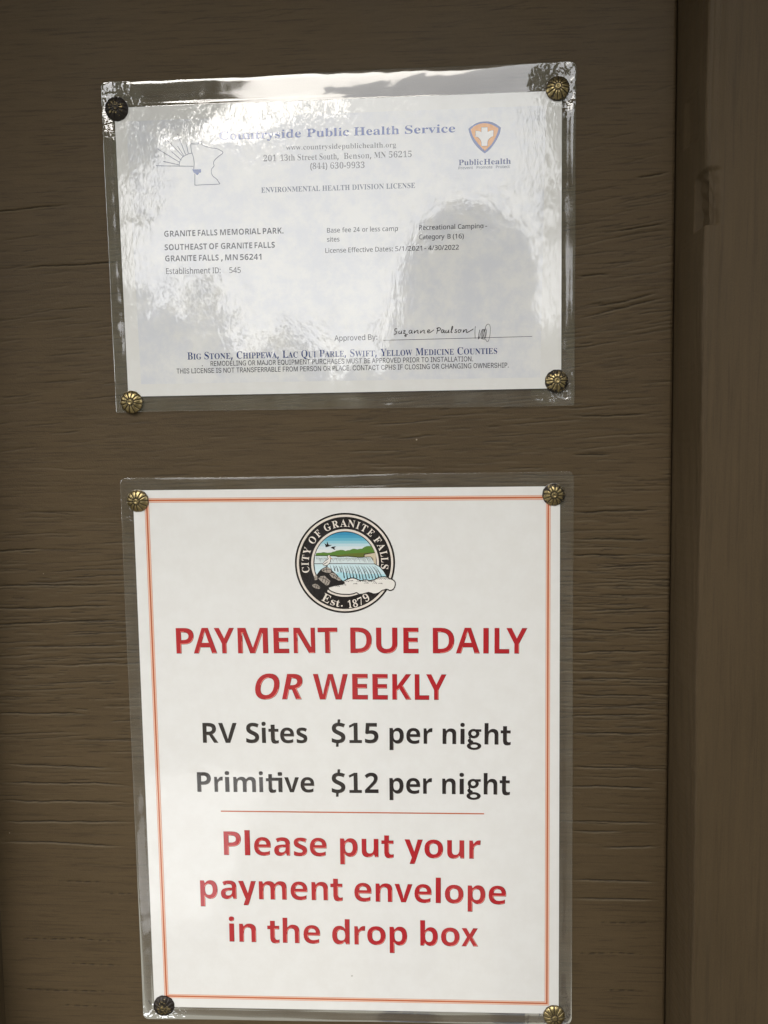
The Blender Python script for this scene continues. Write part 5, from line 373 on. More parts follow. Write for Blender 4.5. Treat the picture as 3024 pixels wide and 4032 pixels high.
 ["seal_line_work",[38,34,32],[[0.2533,3.949],[0.2936,3.863],[0.3236,3.7722],[0.3437,3.6644],[0.3639,3.669],[0.3385,3.7766],[0.3028,3.8671],[0.2576,3.9512]],8],
 ["seal_line_work",[38,34,32],[[0.3091,3.9493],[0.3526,3.8685],[0.3852,3.7835],[0.4071,3.6826],[0.4272,3.6878],[0.3999,3.7884],[0.3617,3.8732],[0.3132,3.9517]],8],
 ["seal_line_work",[38,34,32],[[0.3382,3.9301],[0.3778,3.8691],[0.3995,3.8156],[0.4082,3.8196],[0.3833,3.8723],[0.3408,3.9319]],8],
 ["seal_line_work",[38,34,32],[[0.3647,3.9396],[0.4115,3.8631],[0.4466,3.7826],[0.4704,3.6873],[0.4903,3.6931],[0.461,3.7881],[0.4203,3.8681],[0.3687,3.9422]],8],
 ["seal_line_work",[38,34,32],[[0.4204,3.9355],[0.4703,3.8595],[0.5079,3.7795],[0.5334,3.6848],[0.5532,3.691],[0.5222,3.7854],[0.479,3.8648],[0.4243,3.9383]],8],
 ["seal_line_work",[38,34,32],[[0.4494,3.9164],[0.4947,3.8601],[0.5193,3.8099],[0.5277,3.8145],[0.4999,3.8638],[0.4518,3.9185]],8],
 ["seal_line_work",[38,34,32],[[0.4762,3.9438],[0.5293,3.8661],[0.5693,3.7844],[0.5965,3.6876],[0.6162,3.6941],[0.5835,3.7905],[0.5378,3.8716],[0.48,3.9467]],8],
 ["seal_line_work",[38,34,32],[[0.5319,3.9452],[0.5881,3.867],[0.6305,3.7848],[0.6595,3.6875],[0.6792,3.6942],[0.6446,3.7911],[0.5965,3.8726],[0.5356,3.9481]],8],
 ["seal_line_work",[38,34,32],[[0.5609,3.9261],[0.6118,3.8677],[0.6391,3.8161],[0.6474,3.8209],[0.6168,3.8716],[0.5632,3.9283]],8],
 ["seal_line_work",[38,34,32],[[0.5874,3.9412],[0.6468,3.8589],[0.6915,3.7723],[0.7222,3.6698],[0.7418,3.6765],[0.7056,3.7786],[0.6552,3.8646],[0.5912,3.9442]],8],
 ["seal_rocks",[38,34,32],[[-0.3667,3.9404],[-0.3226,3.9111],[-0.2881,3.8787],[-0.2412,3.8301],[-0.2097,3.8058],[-0.1704,3.7733],[-0.1471,3.741],[-0.108,3.7004],[-0.0847,3.6681],[-0.0094,3.5934],[-0.0866,3.5681],[-0.2302,3.5884],[-0.207,3.5464],[-0.2794,3.5275],[-0.3471,3.5053],[-0.3776,3.4279],[-0.5824,3.5908],[-0.64,3.7364],[-0.5783,3.7714],[-0.5353,3.8323],[-0.4959,3.8803],[-0.4311,3.9184]],7],
 ["seal_rocks",[168,158,148],[[-0.4833,3.8721],[-0.4314,3.9039],[-0.359,3.9275],[-0.3036,3.903],[-0.2762,3.8384],[-0.3055,3.8113],[-0.3853,3.8151],[-0.4568,3.8398]],8],
 ["seal_rocks",[168,158,148],[[-0.3252,3.7857],[-0.2735,3.8143],[-0.2099,3.7977],[-0.1711,3.7411],[-0.1078,3.7085],[-0.088,3.66],[-0.1409,3.6523],[-0.212,3.6931],[-0.2755,3.7177]],8],
 ["seal_rocks",[168,158,148],[[-0.551,3.7035],[-0.4989,3.7435],[-0.4187,3.7509],[-0.3718,3.7023],[-0.309,3.6454],[-0.3427,3.565],[-0.3909,3.5572],[-0.4617,3.6142],[-0.5167,3.663]],8],
 ["seal_rocks",[168,158,148],[[-0.6336,3.7363],[-0.5942,3.7764],[-0.5631,3.7359],[-0.571,3.6714],[-0.6192,3.6653]],8],
 ["seal_rocks",[168,158,148],[[-0.6759,3.5672],[-0.6144,3.5942],[-0.5509,3.5664],[-0.5105,3.5096],[-0.5367,3.4839],[-0.6084,3.5021],[-0.656,3.5267]],8],
 ["seal_line_work",[38,34,32],[[-0.4549,3.8513],[-0.3675,3.8826],[-0.2893,3.866],[-0.2872,3.8754],[-0.3682,3.8922],[-0.458,3.8604]],9],
 ["seal_line_work",[38,34,32],[[-0.388,3.9108],[-0.374,3.8174],[-0.3645,3.819],[-0.3785,3.9124]],9],
 ["seal_line_work",[38,34,32],[[-0.4363,3.8967],[-0.4454,3.8453],[-0.436,3.8437],[-0.4268,3.8951]],9],
 ["seal_line_work",[38,34,32],[[-0.3078,3.7859],[-0.2291,3.7534],[-0.1822,3.713],[-0.1027,3.6719],[-0.0983,3.6805],[-0.1769,3.7211],[-0.2243,3.7618],[-0.304,3.7949]],9],
 ["seal_line_work",[38,34,32],[[-0.2305,3.7988],[-0.2482,3.7185],[-0.2388,3.7165],[-0.2212,3.7969]],9],
 ["seal_line_work",[38,34,32],[[-0.1675,3.743],[-0.1926,3.6868],[-0.1838,3.6829],[-0.1587,3.7391]],9],
 ["seal_line_work",[38,34,32],[[-0.5323,3.7147],[-0.4376,3.6982],[-0.3276,3.6333],[-0.3227,3.6417],[-0.4339,3.7072],[-0.5305,3.7243]],9],
 ["seal_line_work",[38,34,32],[[-0.4394,3.7445],[-0.4737,3.6399],[-0.4646,3.637],[-0.4303,3.7415]],9],
 ["seal_line_work",[38,34,32],[[-0.3922,3.7117],[-0.4268,3.591],[-0.4176,3.5884],[-0.383,3.7092]],9],
 ["seal_line_work",[38,34,32],[[-0.3449,3.656],[-0.3949,3.5677],[-0.3865,3.563],[-0.3366,3.6514]],9],
 ["seal_line_work",[38,34,32],[[-0.6274,3.6993],[-0.5663,3.7069],[-0.5674,3.7165],[-0.6284,3.7089]],9],
 ["seal_line_work",[38,34,32],[[-0.6556,3.5461],[-0.5847,3.5458],[-0.5227,3.5055],[-0.5174,3.5137],[-0.5818,3.5551],[-0.6553,3.5557]],9],
 ["seal_line_work",[38,34,32],[[-0.6034,3.5834],[-0.613,3.5108],[-0.6035,3.5096],[-0.5938,3.5823]],9],
 ["seal_line_work",[38,34,32],[[-0.5588,3.5673],[-0.5732,3.4979],[-0.5637,3.4961],[-0.5494,3.5655]],9],
 ["seal_foam",[38,34,32],[[-0.3612,3.5198],[-0.2846,3.5477],[-0.2091,3.5669],[-0.0755,3.5883],[-0.0276,3.6065],[-0.0539,3.6419],[0.0031,3.677],[0.0518,3.6946],[0.0946,3.7128],[0.1405,3.7164],[0.1941,3.7085],[0.2507,3.6786],[0.2899,3.6666],[0.3286,3.6603],[0.3747,3.6726],[0.4286,3.6756],[0.4748,3.6593],[0.5179,3.6684],[0.5624,3.6737],[0.6241,3.7044],[0.667,3.7245],[0.7113,3.7316],[0.7777,3.7344],[0.8294,3.7253],[0.8729,3.7091],[0.9037,3.6883],[0.9442,3.6763],[0.9816,3.6456],[1.0016,3.6076],[1.0014,3.5614],[0.9884,3.5117],[0.9622,3.4658],[0.9139,3.4402],[0.871,3.4385],[0.8422,3.4554],[0.8062,3.4641],[0.7706,3.4491],[0.7339,3.4425],[0.7048,3.4172],[0.6608,3.3895],[0.6032,3.3722],[0.5451,3.3692],[0.4943,3.3897],[0.4538,3.4018],[0.395,3.3869],[0.3373,3.3675],[0.2649,3.3614],[0.227,3.39],[0.2133,3.397],[0.1465,3.3752],[0.0703,3.3622],[-0.0758,3.3647],[-0.1589,3.377],[-0.2248,3.399],[-0.2822,3.4211],[-0.3336,3.4511]],9],
 ["seal_foam",[232,228,222],[[-0.3439,3.5085],[-0.2794,3.5275],[-0.2054,3.5463],[-0.0707,3.568],[-0.0094,3.5966],[-0.0342,3.6355],[0.0109,3.6577],[0.0592,3.6751],[0.0994,3.6925],[0.1393,3.6955],[0.1871,3.6887],[0.2423,3.6594],[0.2852,3.6462],[0.3297,3.6395],[0.3777,3.652],[0.4256,3.6549],[0.4731,3.6385],[0.521,3.6478],[0.5688,3.6539],[0.633,3.6856],[0.673,3.7046],[0.7129,3.7108],[0.7765,3.7135],[0.824,3.7052],[0.8635,3.6904],[0.895,3.6693],[0.9346,3.6578],[0.966,3.6319],[0.9815,3.6029],[0.9809,3.5643],[0.9692,3.5194],[0.948,3.4809],[0.908,3.4602],[0.8762,3.4588],[0.8494,3.4751],[0.805,3.485],[0.7649,3.4692],[0.725,3.4614],[0.6928,3.4342],[0.6526,3.4086],[0.5998,3.3928],[0.5487,3.3899],[0.5012,3.4096],[0.4536,3.4228],[0.3895,3.407],[0.3333,3.388],[0.2694,3.3819],[0.2379,3.408],[0.2109,3.4178],[0.1418,3.3956],[0.0697,3.3832],[-0.0742,3.3856],[-0.154,3.3974],[-0.2176,3.4188],[-0.2732,3.4402],[-0.3191,3.4663]],10],
 ["seal_line_work",[38,34,32],[[-0.2056,3.5223],[-0.1871,3.5461],[-0.1626,3.5287],[-0.1467,3.5438],[-0.1249,3.5245],[-0.117,3.5348],[-0.1457,3.5546],[-0.1624,3.5376],[-0.1884,3.5528],[-0.2094,3.5252]],11],
 ["seal_line_work",[38,34,32],[[-0.0771,3.5489],[-0.0587,3.5727],[-0.0342,3.5553],[-0.0183,3.5703],[0.0035,3.5511],[0.0113,3.5614],[-0.0173,3.5812],[-0.034,3.5642],[-0.06,3.5794],[-0.0809,3.5518]],11],
 ["seal_line_work",[38,34,32],[[0.147,3.5716],[0.1653,3.5954],[0.1898,3.578],[0.2057,3.593],[0.2274,3.5738],[0.2353,3.5841],[0.2067,3.6038],[0.19,3.5869],[0.164,3.6021],[0.1432,3.5745]],11],
 ["seal_line_work",[38,34,32],[[0.3705,3.583],[0.3888,3.6067],[0.4133,3.5894],[0.4291,3.6044],[0.4508,3.5852],[0.4587,3.5954],[0.4301,3.6152],[0.4135,3.5982],[0.3875,3.6134],[0.3667,3.5859]],11],
 ["seal_line_work",[38,34,32],[[0.5378,3.5819],[0.556,3.6056],[0.5805,3.5883],[0.5963,3.6033],[0.618,3.5841],[0.6258,3.5943],[0.5973,3.6141],[0.5807,3.5971],[0.5547,3.6123],[0.534,3.5848]],11],
 ["seal_line_work",[38,34,32],[[0.649,3.5715],[0.6673,3.5952],[0.6918,3.5779],[0.7075,3.5929],[0.7293,3.5737],[0.7371,3.5839],[0.7085,3.6037],[0.6919,3.5867],[0.666,3.6019],[0.6453,3.5744]],11],
 ["seal_line_work",[38,34,32],[[-0.0198,3.6211],[-0.0014,3.6448],[0.0231,3.6274],[0.039,3.6425],[0.0607,3.6232],[0.0686,3.6335],[0.04,3.6533],[0.0233,3.6363],[-0.0027,3.6515],[-0.0236,3.624]],11],
 ["seal_line_work",[38,34,32],[[0.0683,3.6333],[0.0867,3.6571],[0.1112,3.6397],[0.127,3.6547],[0.1488,3.6355],[0.1566,3.6458],[0.128,3.6656],[0.1113,3.6486],[0.0854,3.6638],[0.0645,3.6363]],11],
 ["seal_line_work",[38,34,32],[[0.2196,3.6194],[0.238,3.6432],[0.2625,3.6258],[0.2783,3.6408],[0.3,3.6216],[0.3079,3.6319],[0.2793,3.6516],[0.2626,3.6347],[0.2367,3.6499],[0.2159,3.6224]],11],
 ["seal_line_work",[38,34,32],[[0.3312,3.6155],[0.3495,3.6392],[0.374,3.6218],[0.3898,3.6368],[0.4115,3.6177],[0.4194,3.6279],[0.3908,3.6477],[0.3742,3.6307],[0.3482,3.6459],[0.3274,3.6184]],11],
 ["seal_line_work",[38,34,32],[[0.4427,3.6147],[0.461,3.6384],[0.4855,3.6211],[0.5013,3.6361],[0.523,3.6169],[0.5308,3.6271],[0.5023,3.6469],[0.4857,3.6299],[0.4597,3.6451],[0.4389,3.6176]],11],
 ["seal_line_work",[38,34,32],[[0.5065,3.6207],[0.5248,3.6444],[0.5493,3.6271],[0.5651,3.6421],[0.5868,3.6229],[0.5946,3.6331],[0.566,3.6529],[0.5495,3.6359],[0.5235,3.6511],[0.5028,3.6236]],11],
 ["seal_line_work",[38,34,32],[[0.6346,3.6649],[0.6528,3.6886],[0.6773,3.6712],[0.693,3.6862],[0.7148,3.667],[0.7225,3.6773],[0.694,3.697],[0.6774,3.6801],[0.6515,3.6952],[0.6308,3.6678]],11],
 ["seal_line_work",[38,34,32],[[0.7141,3.6675],[0.7324,3.6912],[0.7568,3.6739],[0.7725,3.6889],[0.7943,3.6697],[0.8021,3.6799],[0.7735,3.6997],[0.757,3.6827],[0.731,3.6979],[0.7104,3.6704]],11],
 ["seal_line_work",[38,34,32],[[0.7936,3.6638],[0.8118,3.6874],[0.8362,3.6701],[0.8519,3.6851],[0.8737,3.6659],[0.8815,3.6762],[0.8529,3.6959],[0.8364,3.679],[0.8105,3.6941],[0.7898,3.6667]],11],
 ["seal_pelican",[38,34,32],[[-0.463,3.9903],[-0.4187,4.0476],[-0.3611,4.0831],[-0.341,4.0962],[-0.3625,4.1313],[-0.3481,4.1728],[-0.3009,4.1715],[-0.2958,4.1294],[-0.2839,4.0792],[-0.3025,4.0154],[-0.3534,3.9641],[-0.424,3.9474]],11],
 ["seal_pelican",[232,228,222],[[-0.4535,3.9893],[-0.4125,4.0404],[-0.3558,4.0752],[-0.3314,4.0959],[-0.353,4.1329],[-0.3427,4.1649],[-0.3077,4.1646],[-0.3052,4.1277],[-0.2935,4.0795],[-0.3107,4.0203],[-0.358,3.9725],[-0.4223,3.9569]],12],
 ["seal_pelican",[206,150,90],[[-0.3111,4.155],[-0.2646,4.0873],[-0.2916,4.0939],[-0.3147,4.1326]],13],
 ["seal_pelican",[38,34,32],[[-0.4339,3.9735],[-0.3784,4.0116],[-0.339,4.037],[-0.3422,4.0426],[-0.3837,4.0205],[-0.4416,3.9856]],13],
 ["seal_pelican",[38,34,32],[[-0.3885,3.9637],[-0.3924,3.9316],[-0.3797,3.9302],[-0.3758,3.9623]],13],
 ["seal_pelican",[38,34,32],[[-0.3693,3.9661],[-0.3701,3.9308],[-0.3573,3.9307],[-0.3565,3.966]],13],
 ["seal_birds",[38,34,32],[[-0.3935,4.3287],[-0.3866,4.3526],[-0.4109,4.4088],[-0.3637,4.3796],[-0.3527,4.4467],[-0.3347,4.3954],[-0.316,4.3728],[-0.2587,4.3723],[-0.2941,4.3566],[-0.3423,4.3379]],9],
 ["seal_birds",[38,34,32],[[-0.2869,4.3182],[-0.2498,4.3402],[-0.1765,4.3428],[-0.2024,4.3238],[-0.2153,4.3143],[-0.1938,4.2726],[-0.2318,4.2857],[-0.2601,4.3051]],9]]
SEAL_TEXT = ["serif","cream",[["C",-0.7174,3.8277,-0.7352,3.9452,0.1416],["I",-0.7346,3.9659,-0.7347,4.0238,0.1414],["T",-0.7352,4.0466,-0.7184,4.1612,0.1412],["Y",-0.7169,4.1709,-0.6734,4.2989,0.141],["O",-0.632,4.3786,-0.5525,4.4878,0.1406],["F",-0.5252,4.5154,-0.4486,4.5838,0.1404],["G",-0.3756,4.6351,-0.2576,4.6922,0.1401],["R",-0.2296,4.702,-0.1056,4.7316,0.14],["A",-0.0864,4.7344,0.0469,4.7382,0.1399],["N",0.0569,4.7378,0.1941,4.7136,0.1398],["I",0.2183,4.7035,0.2747,4.6829,0.1398],["T",0.304,4.672,0.4057,4.6143,0.1399],["E",0.4339,4.5936,0.5146,4.5225,0.14],["F",0.5643,4.4659,0.6231,4.3793,0.1401],["A",0.6337,4.3628,0.6863,4.24,0.1403],["L",0.6909,4.221,0.7128,4.1213,0.1405],["L",0.7145,4.1085,0.7206,4.0096,0.1407],["S",0.7197,3.9815,0.7098,3.8891,0.1409],["E",-0.5031,3.2605,-0.3626,3.1844,0.1652],["s",-0.3234,3.172,-0.2348,3.1449,0.149],["t",-0.2112,3.1298,-0.1387,3.1171,0.149],[".",-0.105,3.1299,-0.0699,3.1273,0.149],["1",0.0459,3.0947,0.1192,3.103,0.149],["8",0.1525,3.105,0.243,3.1273,0.1489],["7",0.2723,3.1428,0.3618,3.1788,0.1488],["9",0.4004,3.2097,0.4912,3.2648,0.155]]]
OUTLINES = {"lic_paper":[[-4.2793,12.8604],[4.2309,12.8883],[4.2481,7.3828],[-4.2502,7.3679]],"lic_pouch":[[-4.524,13.3435],[4.4954,13.409],[4.5,7.0554],[-4.5172,7.0626]],"pos_paper":[[-4.2449,5.5078],[4.2383,5.4875],[4.2677,-5.4962],[-4.26,-5.4972]],"pos_pouch":[[-4.4948,5.7552],[4.5041,5.7692],[4.537,-5.7306],[-4.5209,-5.7947]],"lic_tint":[[-4.058,12.6041],[3.9381,12.6339],[3.8454,7.5968],[-3.9813,7.6071]],"border":[[-3.9696,5.3032],[4.0105,5.2714],[4.0218,-5.2654],[-3.988,-5.249]]}
TACKS = [[-4.2285,12.8335],[4.1502,12.926],[-4.188,7.2601],[4.1569,7.5184],[-4.1481,5.2976],[4.1137,5.3274],[-4.048,-5.4609],[4.1716,-5.5223]]

# ------------------------------------------------------------------ helpers
def lin(c):
    return tuple((v / 255 / 12.92) if v / 255 <= 0.04045 else ((v / 255 + 0.055) / 1.055) ** 2.4 for v in c) + (1.0,)

def tag(o, label, cat, group=None, kind=None):
    o['label'] = label
    o['category'] = cat
    if group:
        o['group'] = group
    if kind:
        o['kind'] = kind
    return o

def empty(name, loc):
    o = bpy.data.objects.new(name, None)
    o.location = loc
    o.empty_display_size = 0.02
    col.objects.link(o)
    return o

def link_mesh(name, verts, faces, mats, parent=None, loc=None, mat_idx=None, smooth=False):
    me = bpy.data.meshes.new(name)
    me.from_pydata(verts, [], faces)
    for m in (mats if isinstance(mats, (list, tuple)) else [mats]):
        me.materials.append(m)
    if mat_idx is not None:
        me.polygons.foreach_set('material_index', mat_idx)
    if smooth:
        me.polygons.foreach_set('use_smooth', [True] * len(me.polygons))
    me.update()
    o = bpy.data.objects.new(name, me)
    col.objects.link(o)
    if parent:
        o.parent = parent
    if loc:
        o.location = loc
    return o

def grid_faces(nu, nv, closed_u=False):
    f = []
    for j in range(nv - 1):
        for i in range(nu if closed_u else nu - 1):
            a, b = j * nu + i, j * nu + (i + 1) % nu
            f.append((a, b, b + nu, a + nu))
    return f

# ------------------------------------------------------------------ materials
class NT:
    def __init__(s, name):
        s.m = bpy.data.materials.new(name)
        s.m.use_nodes = True
        s.n, s.l = s.m.node_tree.nodes, s.m.node_tree.links
        s.b = s.n['Principled BSDF']
        s.out = s.n['Material Output']
    def add(s, t, **kw):
        n = s.n.new(t)
        for k, v in kw.items():
            setattr(n, k, v)
        return n
    def set(s, node, inp, v):
        if hasattr(v, 'is_linked') or isinstance(v, bpy.types.NodeSocket):
            s.l.new(v, node.inputs[inp])
        else:
            node.inputs[inp].default_value = v
    def pos(s, scale=(1, 1, 1), coord='pos'):
        g = s.add('ShaderNodeNewGeometry')
        mp = s.add('ShaderNodeMapping')
        mp.inputs['Scale'].default_value = scale
        s.l.new(g.outputs['Position'], mp.inputs['Vector'])
        return mp.outputs[0]
    def noise(s, vec, scale, detail=2, rough=0.5, dist=0.0):
        n = s.add('ShaderNodeTexNoise')
        s.l.new(vec, n.inputs['Vector'])
        n.inputs['Scale'].default_value = scale
        n.inputs['Detail'].default_value = detail
        n.inputs['Roughness'].default_value = rough
        n.inputs['Distortion'].default_value = dist
        return n.outputs['Fac']
    def math(s, op, a, b=0.0, c=0.0):
        n = s.add('ShaderNodeMath', operation=op)
        s.set(n, 0, a); s.set(n, 1, b)
        if op in ('MULTIPLY_ADD',):
            s.set(n, 2, c)
        return n.outputs[0]
    def ramp(s, fac, lo, hi, to0=0.0, to1=1.0):
        n = s.add('ShaderNodeMapRange', clamp=True, interpolation_type='SMOOTHSTEP')
        s.set(n, 0, fac)
        for i, v in enumerate((lo, hi, to0, to1)):
            n.inputs[i + 1].default_value = v
        return n.outputs[0]
    def mix(s, fac, a, b):
        n = s.add('ShaderNodeMix', data_type='RGBA')
        s.set(n, 0, fac); s.set(n, 6, a); s.set(n, 7, b)
        return n.outputs[2]
    def bump(s, height, dist, strength=1.0, normal=None):
        n = s.add('ShaderNodeBump')
        n.inputs['Strength'].default_value = strength
        n.inputs['Distance'].default_value = dist
        s.l.new(height, n.inputs['Height'])
        if normal is not None:
            s.l.new(normal, n.inputs['Normal'])
        return n.outputs[0]

# how far the film of each pouch ripples: (fine bubble, broad wave) in metres
FILM = {'license': dict(fine=5.2e-5, fscale=215, broad=1.2e-4, bscale=24, coat=1.78),
        'notice': dict(fine=4e-5, fscale=215, broad=1.4e-4, bscale=22, coat=1.72)}

def film_normal(t, which):
    p = FILM[which]
    v = t.pos((1, 0.2, 1))
    vt = t.pos((1.25, 0.2, 0.7))
    f1 = t.noise(vt, p['fscale'], 1.5, 0.5, 0.8)
    f1 = t.math('ADD', f1, t.math('MULTIPLY', t.ramp(t.noise(vt, p['fscale'] * 2.1, 1, 0.5, 1.0), 0.5, 0.66), 0.45))
    patch = t.ramp(t.noise(v, 48, 2), 0.38, 0.68, 0.2, 1.0)
    hgt = t.math('MULTIPLY', f1, patch)
    n1 = t.bump(hgt, p['fine'])
    b = t.noise(v, p['bscale'], 1.5, 0.45)
    return t.bump(b, p['broad'], 1.0, n1)

def laminated(name, color, which, base_rough=0.7, mottled=None):
    t = NT(name)
    c = color
    if mottled:
        c = mottled(t)
    t.set(t.b, 'Base Color', c)
    t.b.inputs['Roughness'].default_value = base_rough
    t.b.inputs['Specular IOR Level'].default_value = 0.1
    t.b.inputs['Coat Weight'].default_value = 1.0
    t.b.inputs['Coat Roughness'].default_value = 0.018
    t.b.inputs['Coat IOR'].default_value = FILM[which]['coat']
    t.l.new(film_normal(t, which), t.b.inputs['Coat Normal'])
    return t.m

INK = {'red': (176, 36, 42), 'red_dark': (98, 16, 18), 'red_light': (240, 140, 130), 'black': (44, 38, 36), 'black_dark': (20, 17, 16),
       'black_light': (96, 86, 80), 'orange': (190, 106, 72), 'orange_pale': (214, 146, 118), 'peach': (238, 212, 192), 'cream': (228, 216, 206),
       'blue': (70, 92, 160), 'grey': (98, 98, 104), 'grey_blue': (88, 96, 118), 'dark': (40, 42, 54), 'navy': (38, 58, 118),
       'shield_blue': (92, 108, 160), 'shield_gold': (226, 158, 84), 'shield_brown': (110, 76, 40), 'white': (232, 230, 228), 'pen': (28, 26, 30)}
_inks = {}
def ink(name, which):
    k = (name, which)
    if k not in _inks:
        _inks[k] = laminated(which + '_' + name + '_ink', lin(INK[name]), which)
    return _inks[k]

def paper_mat(which):
    def mot(t):
        v = t.pos()
        a = t.noise(v, 90, 4, 0.65)
        f = t.ramp(a, 0.3, 0.72)
        c = t.mix(f, (0.755, 0.745, 0.73, 1), (0.785, 0.78, 0.77, 1))
        vo = t.add('ShaderNodeTexVoronoi')
        t.l.new(v, vo.inputs['Vector'])
        vo.inputs['Scale'].default_value = 60
        few = t.ramp(t.noise(v, 31, 1), 0.63, 0.67)
        s = t.math('MULTIPLY', t.ramp(vo.outputs['Distance'], 0.020, 0.045, 0.75, 0), few)
        c = t.mix(s, c, (0.22, 0.20, 0.17, 1))
        smear = t.math('MULTIPLY', t.ramp(t.noise(t.pos((60, 60, 25)), 1.0, 4, 0.7, 1.5), 0.62, 0.8), 0.14)
        return t.mix(smear, c, (0.60, 0.585, 0.54, 1))
    return laminated(which + '_paper', None, which, mottled=mot)

def tint_mat():
    def mot(t):
        v = t.pos()
        a = t.noise(v, 120, 5, 0.7)
        b = t.noise(v, 38, 3, 0.6)
        f = t.ramp(t.math('ADD', t.math('MULTIPLY', a, 0.6), t.math('MULTIPLY', b, 0.4)), 0.38, 0.62)
        return t.mix(f, (0.69, 0.70, 0.745, 1), (0.79, 0.785, 0.78, 1))
    return laminated('license_tinted_paper', None, 'license', mottled=mot)

def film_mat(which, refl, haze, nails):
    t = NT(which + '_clear_film')
    tr = t.add('ShaderNodeBsdfTransparent')
    tr.inputs[0].default_value = (0.97, 0.975, 0.965, 1)
    df = t.add('ShaderNodeBsdfDiffuse')
    df.inputs[0].default_value = (0.76, 0.74, 0.66, 1)
    gl = t.add('ShaderNodeBsdfGlossy')
    gl.inputs['Roughness'].default_value = 0.07
    gl.inputs['Color'].default_value = (1, 1, 1, 1)
    v = t.pos((1, 0.2, 1))
    hz = t.noise(v, 60, 3, 0.6)
    v2 = t.pos((1.0, 0.2, 1.0))
    w1 = t.noise(v2, 30, 1.5, 0.4, 1.4)
    # the film puckers where each nail pulls it in
    g = t.add('ShaderNodeNewGeometry')
    near = None
    for (nx_, nz_) in nails:
        d = t.add('ShaderNodeVectorMath', operation='DISTANCE')
        t.l.new(g.outputs['Position'], d.inputs[0])
        d.inputs[1].default_value = (nx_ * INCH, 0, BOARD_Z + nz_ * INCH)
        near = d.outputs['Value'] if near is None else t.math('MINIMUM', near, d.outputs['Value'])
    pull = t.math('ADD', near, t.math('MULTIPLY', t.noise(v2, 190, 2, 0.6), 0.007))
    nb = t.bump(t.ramp(pull, 0.006, 0.019), 9e-4, 1.0, t.bump(w1, 4.2e-4))
    t.l.new(nb, gl.inputs['Normal'])
    lw = t.add('ShaderNodeFresnel')
    lw.inputs['IOR'].default_value = 1.5
    fac = t.math('MINIMUM', t.math('MULTIPLY', lw.outputs[0], refl / 0.04), 1.0)
    m1 = t.add('ShaderNodeMixShader')
    t.l.new(t.ramp(hz, 0.3, 0.75, haze * 0.6, haze * 1.4), m1.inputs[0])
    t.l.new(tr.outputs[0], m1.inputs[1]); t.l.new(df.outputs[0], m1.inputs[2])
    m2 = t.add('ShaderNodeMixShader')
    t.l.new(fac, m2.inputs[0])
    t.l.new(m1.outputs[0], m2.inputs[1]); t.l.new(gl.outputs[0], m2.inputs[2])
    t.l.new(m2.outputs[0], t.out.inputs['Surface'])
    return t.m

def wood_mat(name, vertical=False, base=(0.079, 0.0542, 0.0278)):
    t = NT(name)
    sc = (30, 30, 2.2) if vertical else (2.2, 30, 30)
    v = t.pos(sc)
    v0 = t.pos()
    g = t.noise(v, 14, 5, 0.65)
    grit = t.noise(v0, 1500, 2, 0.7)
    blot = t.noise(v0, 9, 3, 0.55)
    f = t.math('ADD', t.math('MULTIPLY', g, 0.3), t.math('ADD', t.math('MULTIPLY', blot, 0.45), t.math('MULTIPLY', grit, 0.25)))
    d = tuple(x * 0.88 for x in base) + (1,)
    e = tuple(x * 1.13 for x in base) + (1,)
    c = t.mix(t.ramp(f, 0.36, 0.64), d, e)
    fib = t.noise(t.pos((500, 500, 14) if vertical else (32, 32, 900)), 1.0, 4, 0.75, 0.4)
    c = t.mix(t.ramp(fib, 0.34, 0.50, 0.30 if vertical else 0.55, 0.0), c, tuple(x * 0.45 for x in base) + (1,))
    c = t.mix(t.ramp(fib, 0.56, 0.72, 0.0, 0.30), c, tuple(x * 1.35 for x in base) + (1,))
    if not vertical:
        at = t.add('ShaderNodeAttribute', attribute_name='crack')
        aw = t.add('ShaderNodeAttribute', attribute_name='lightened')
        c = t.mix(aw.outputs['Fac'], c, (0.150, 0.118, 0.072, 1))  # light caught by the lips, painted into the colour
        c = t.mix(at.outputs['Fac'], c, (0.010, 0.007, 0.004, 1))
    # pale specks of chipped paint and dust
    sp = t.add('ShaderNodeTexVoronoi')
    t.l.new(v0, sp.inputs['Vector'])
    sp.inputs['Scale'].default_value = 55
    rare = t.noise(v0, 23, 0)
    speck = t.math('MULTIPLY', t.ramp(sp.outputs['Distance'], 0.025, 0.04, 1, 0), t.ramp(rare, 0.66, 0.70))
    c = t.mix(speck, c, (0.36, 0.31, 0.24, 1))
    t.set(t.b, 'Base Color', c)
    t.set(t.b, 'Roughness', t.ramp(blot, 0.3, 0.7, 0.52, 0.66))
    t.b.inputs['Specular IOR Level'].default_value = 0.22
    n1 = t.bump(t.noise(v0, 1300, 3, 0.7), 1.0e-4)
    n2 = t.bump(t.noise(t.pos((90, 90, 6) if vertical else (22, 90, 90)), 7, 4, 0.6), 0.7e-4 if not vertical else 1.3e-4, 1.0, n1)
    n3 = t.bump(blot, 5e-4, 1.0, n2)
    t.l.new(n3, t.b.inputs['Normal'])
    return t.m

def plain_mat(name, rgb, rough=0.7, metal=0.0):
    t = NT(name)
    v = t.pos()
    c = t.mix(t.noise(v, 12, 3), tuple(x * 0.85 for x in rgb) + (1,), tuple(min(x * 1.15, 1) for x in rgb) + (1,))
    t.set(t.b, 'Base Color', c)
    t.b.inputs['Roughness'].default_value = rough
    t.b.inputs['Metallic'].default_value = metal
    return t.m

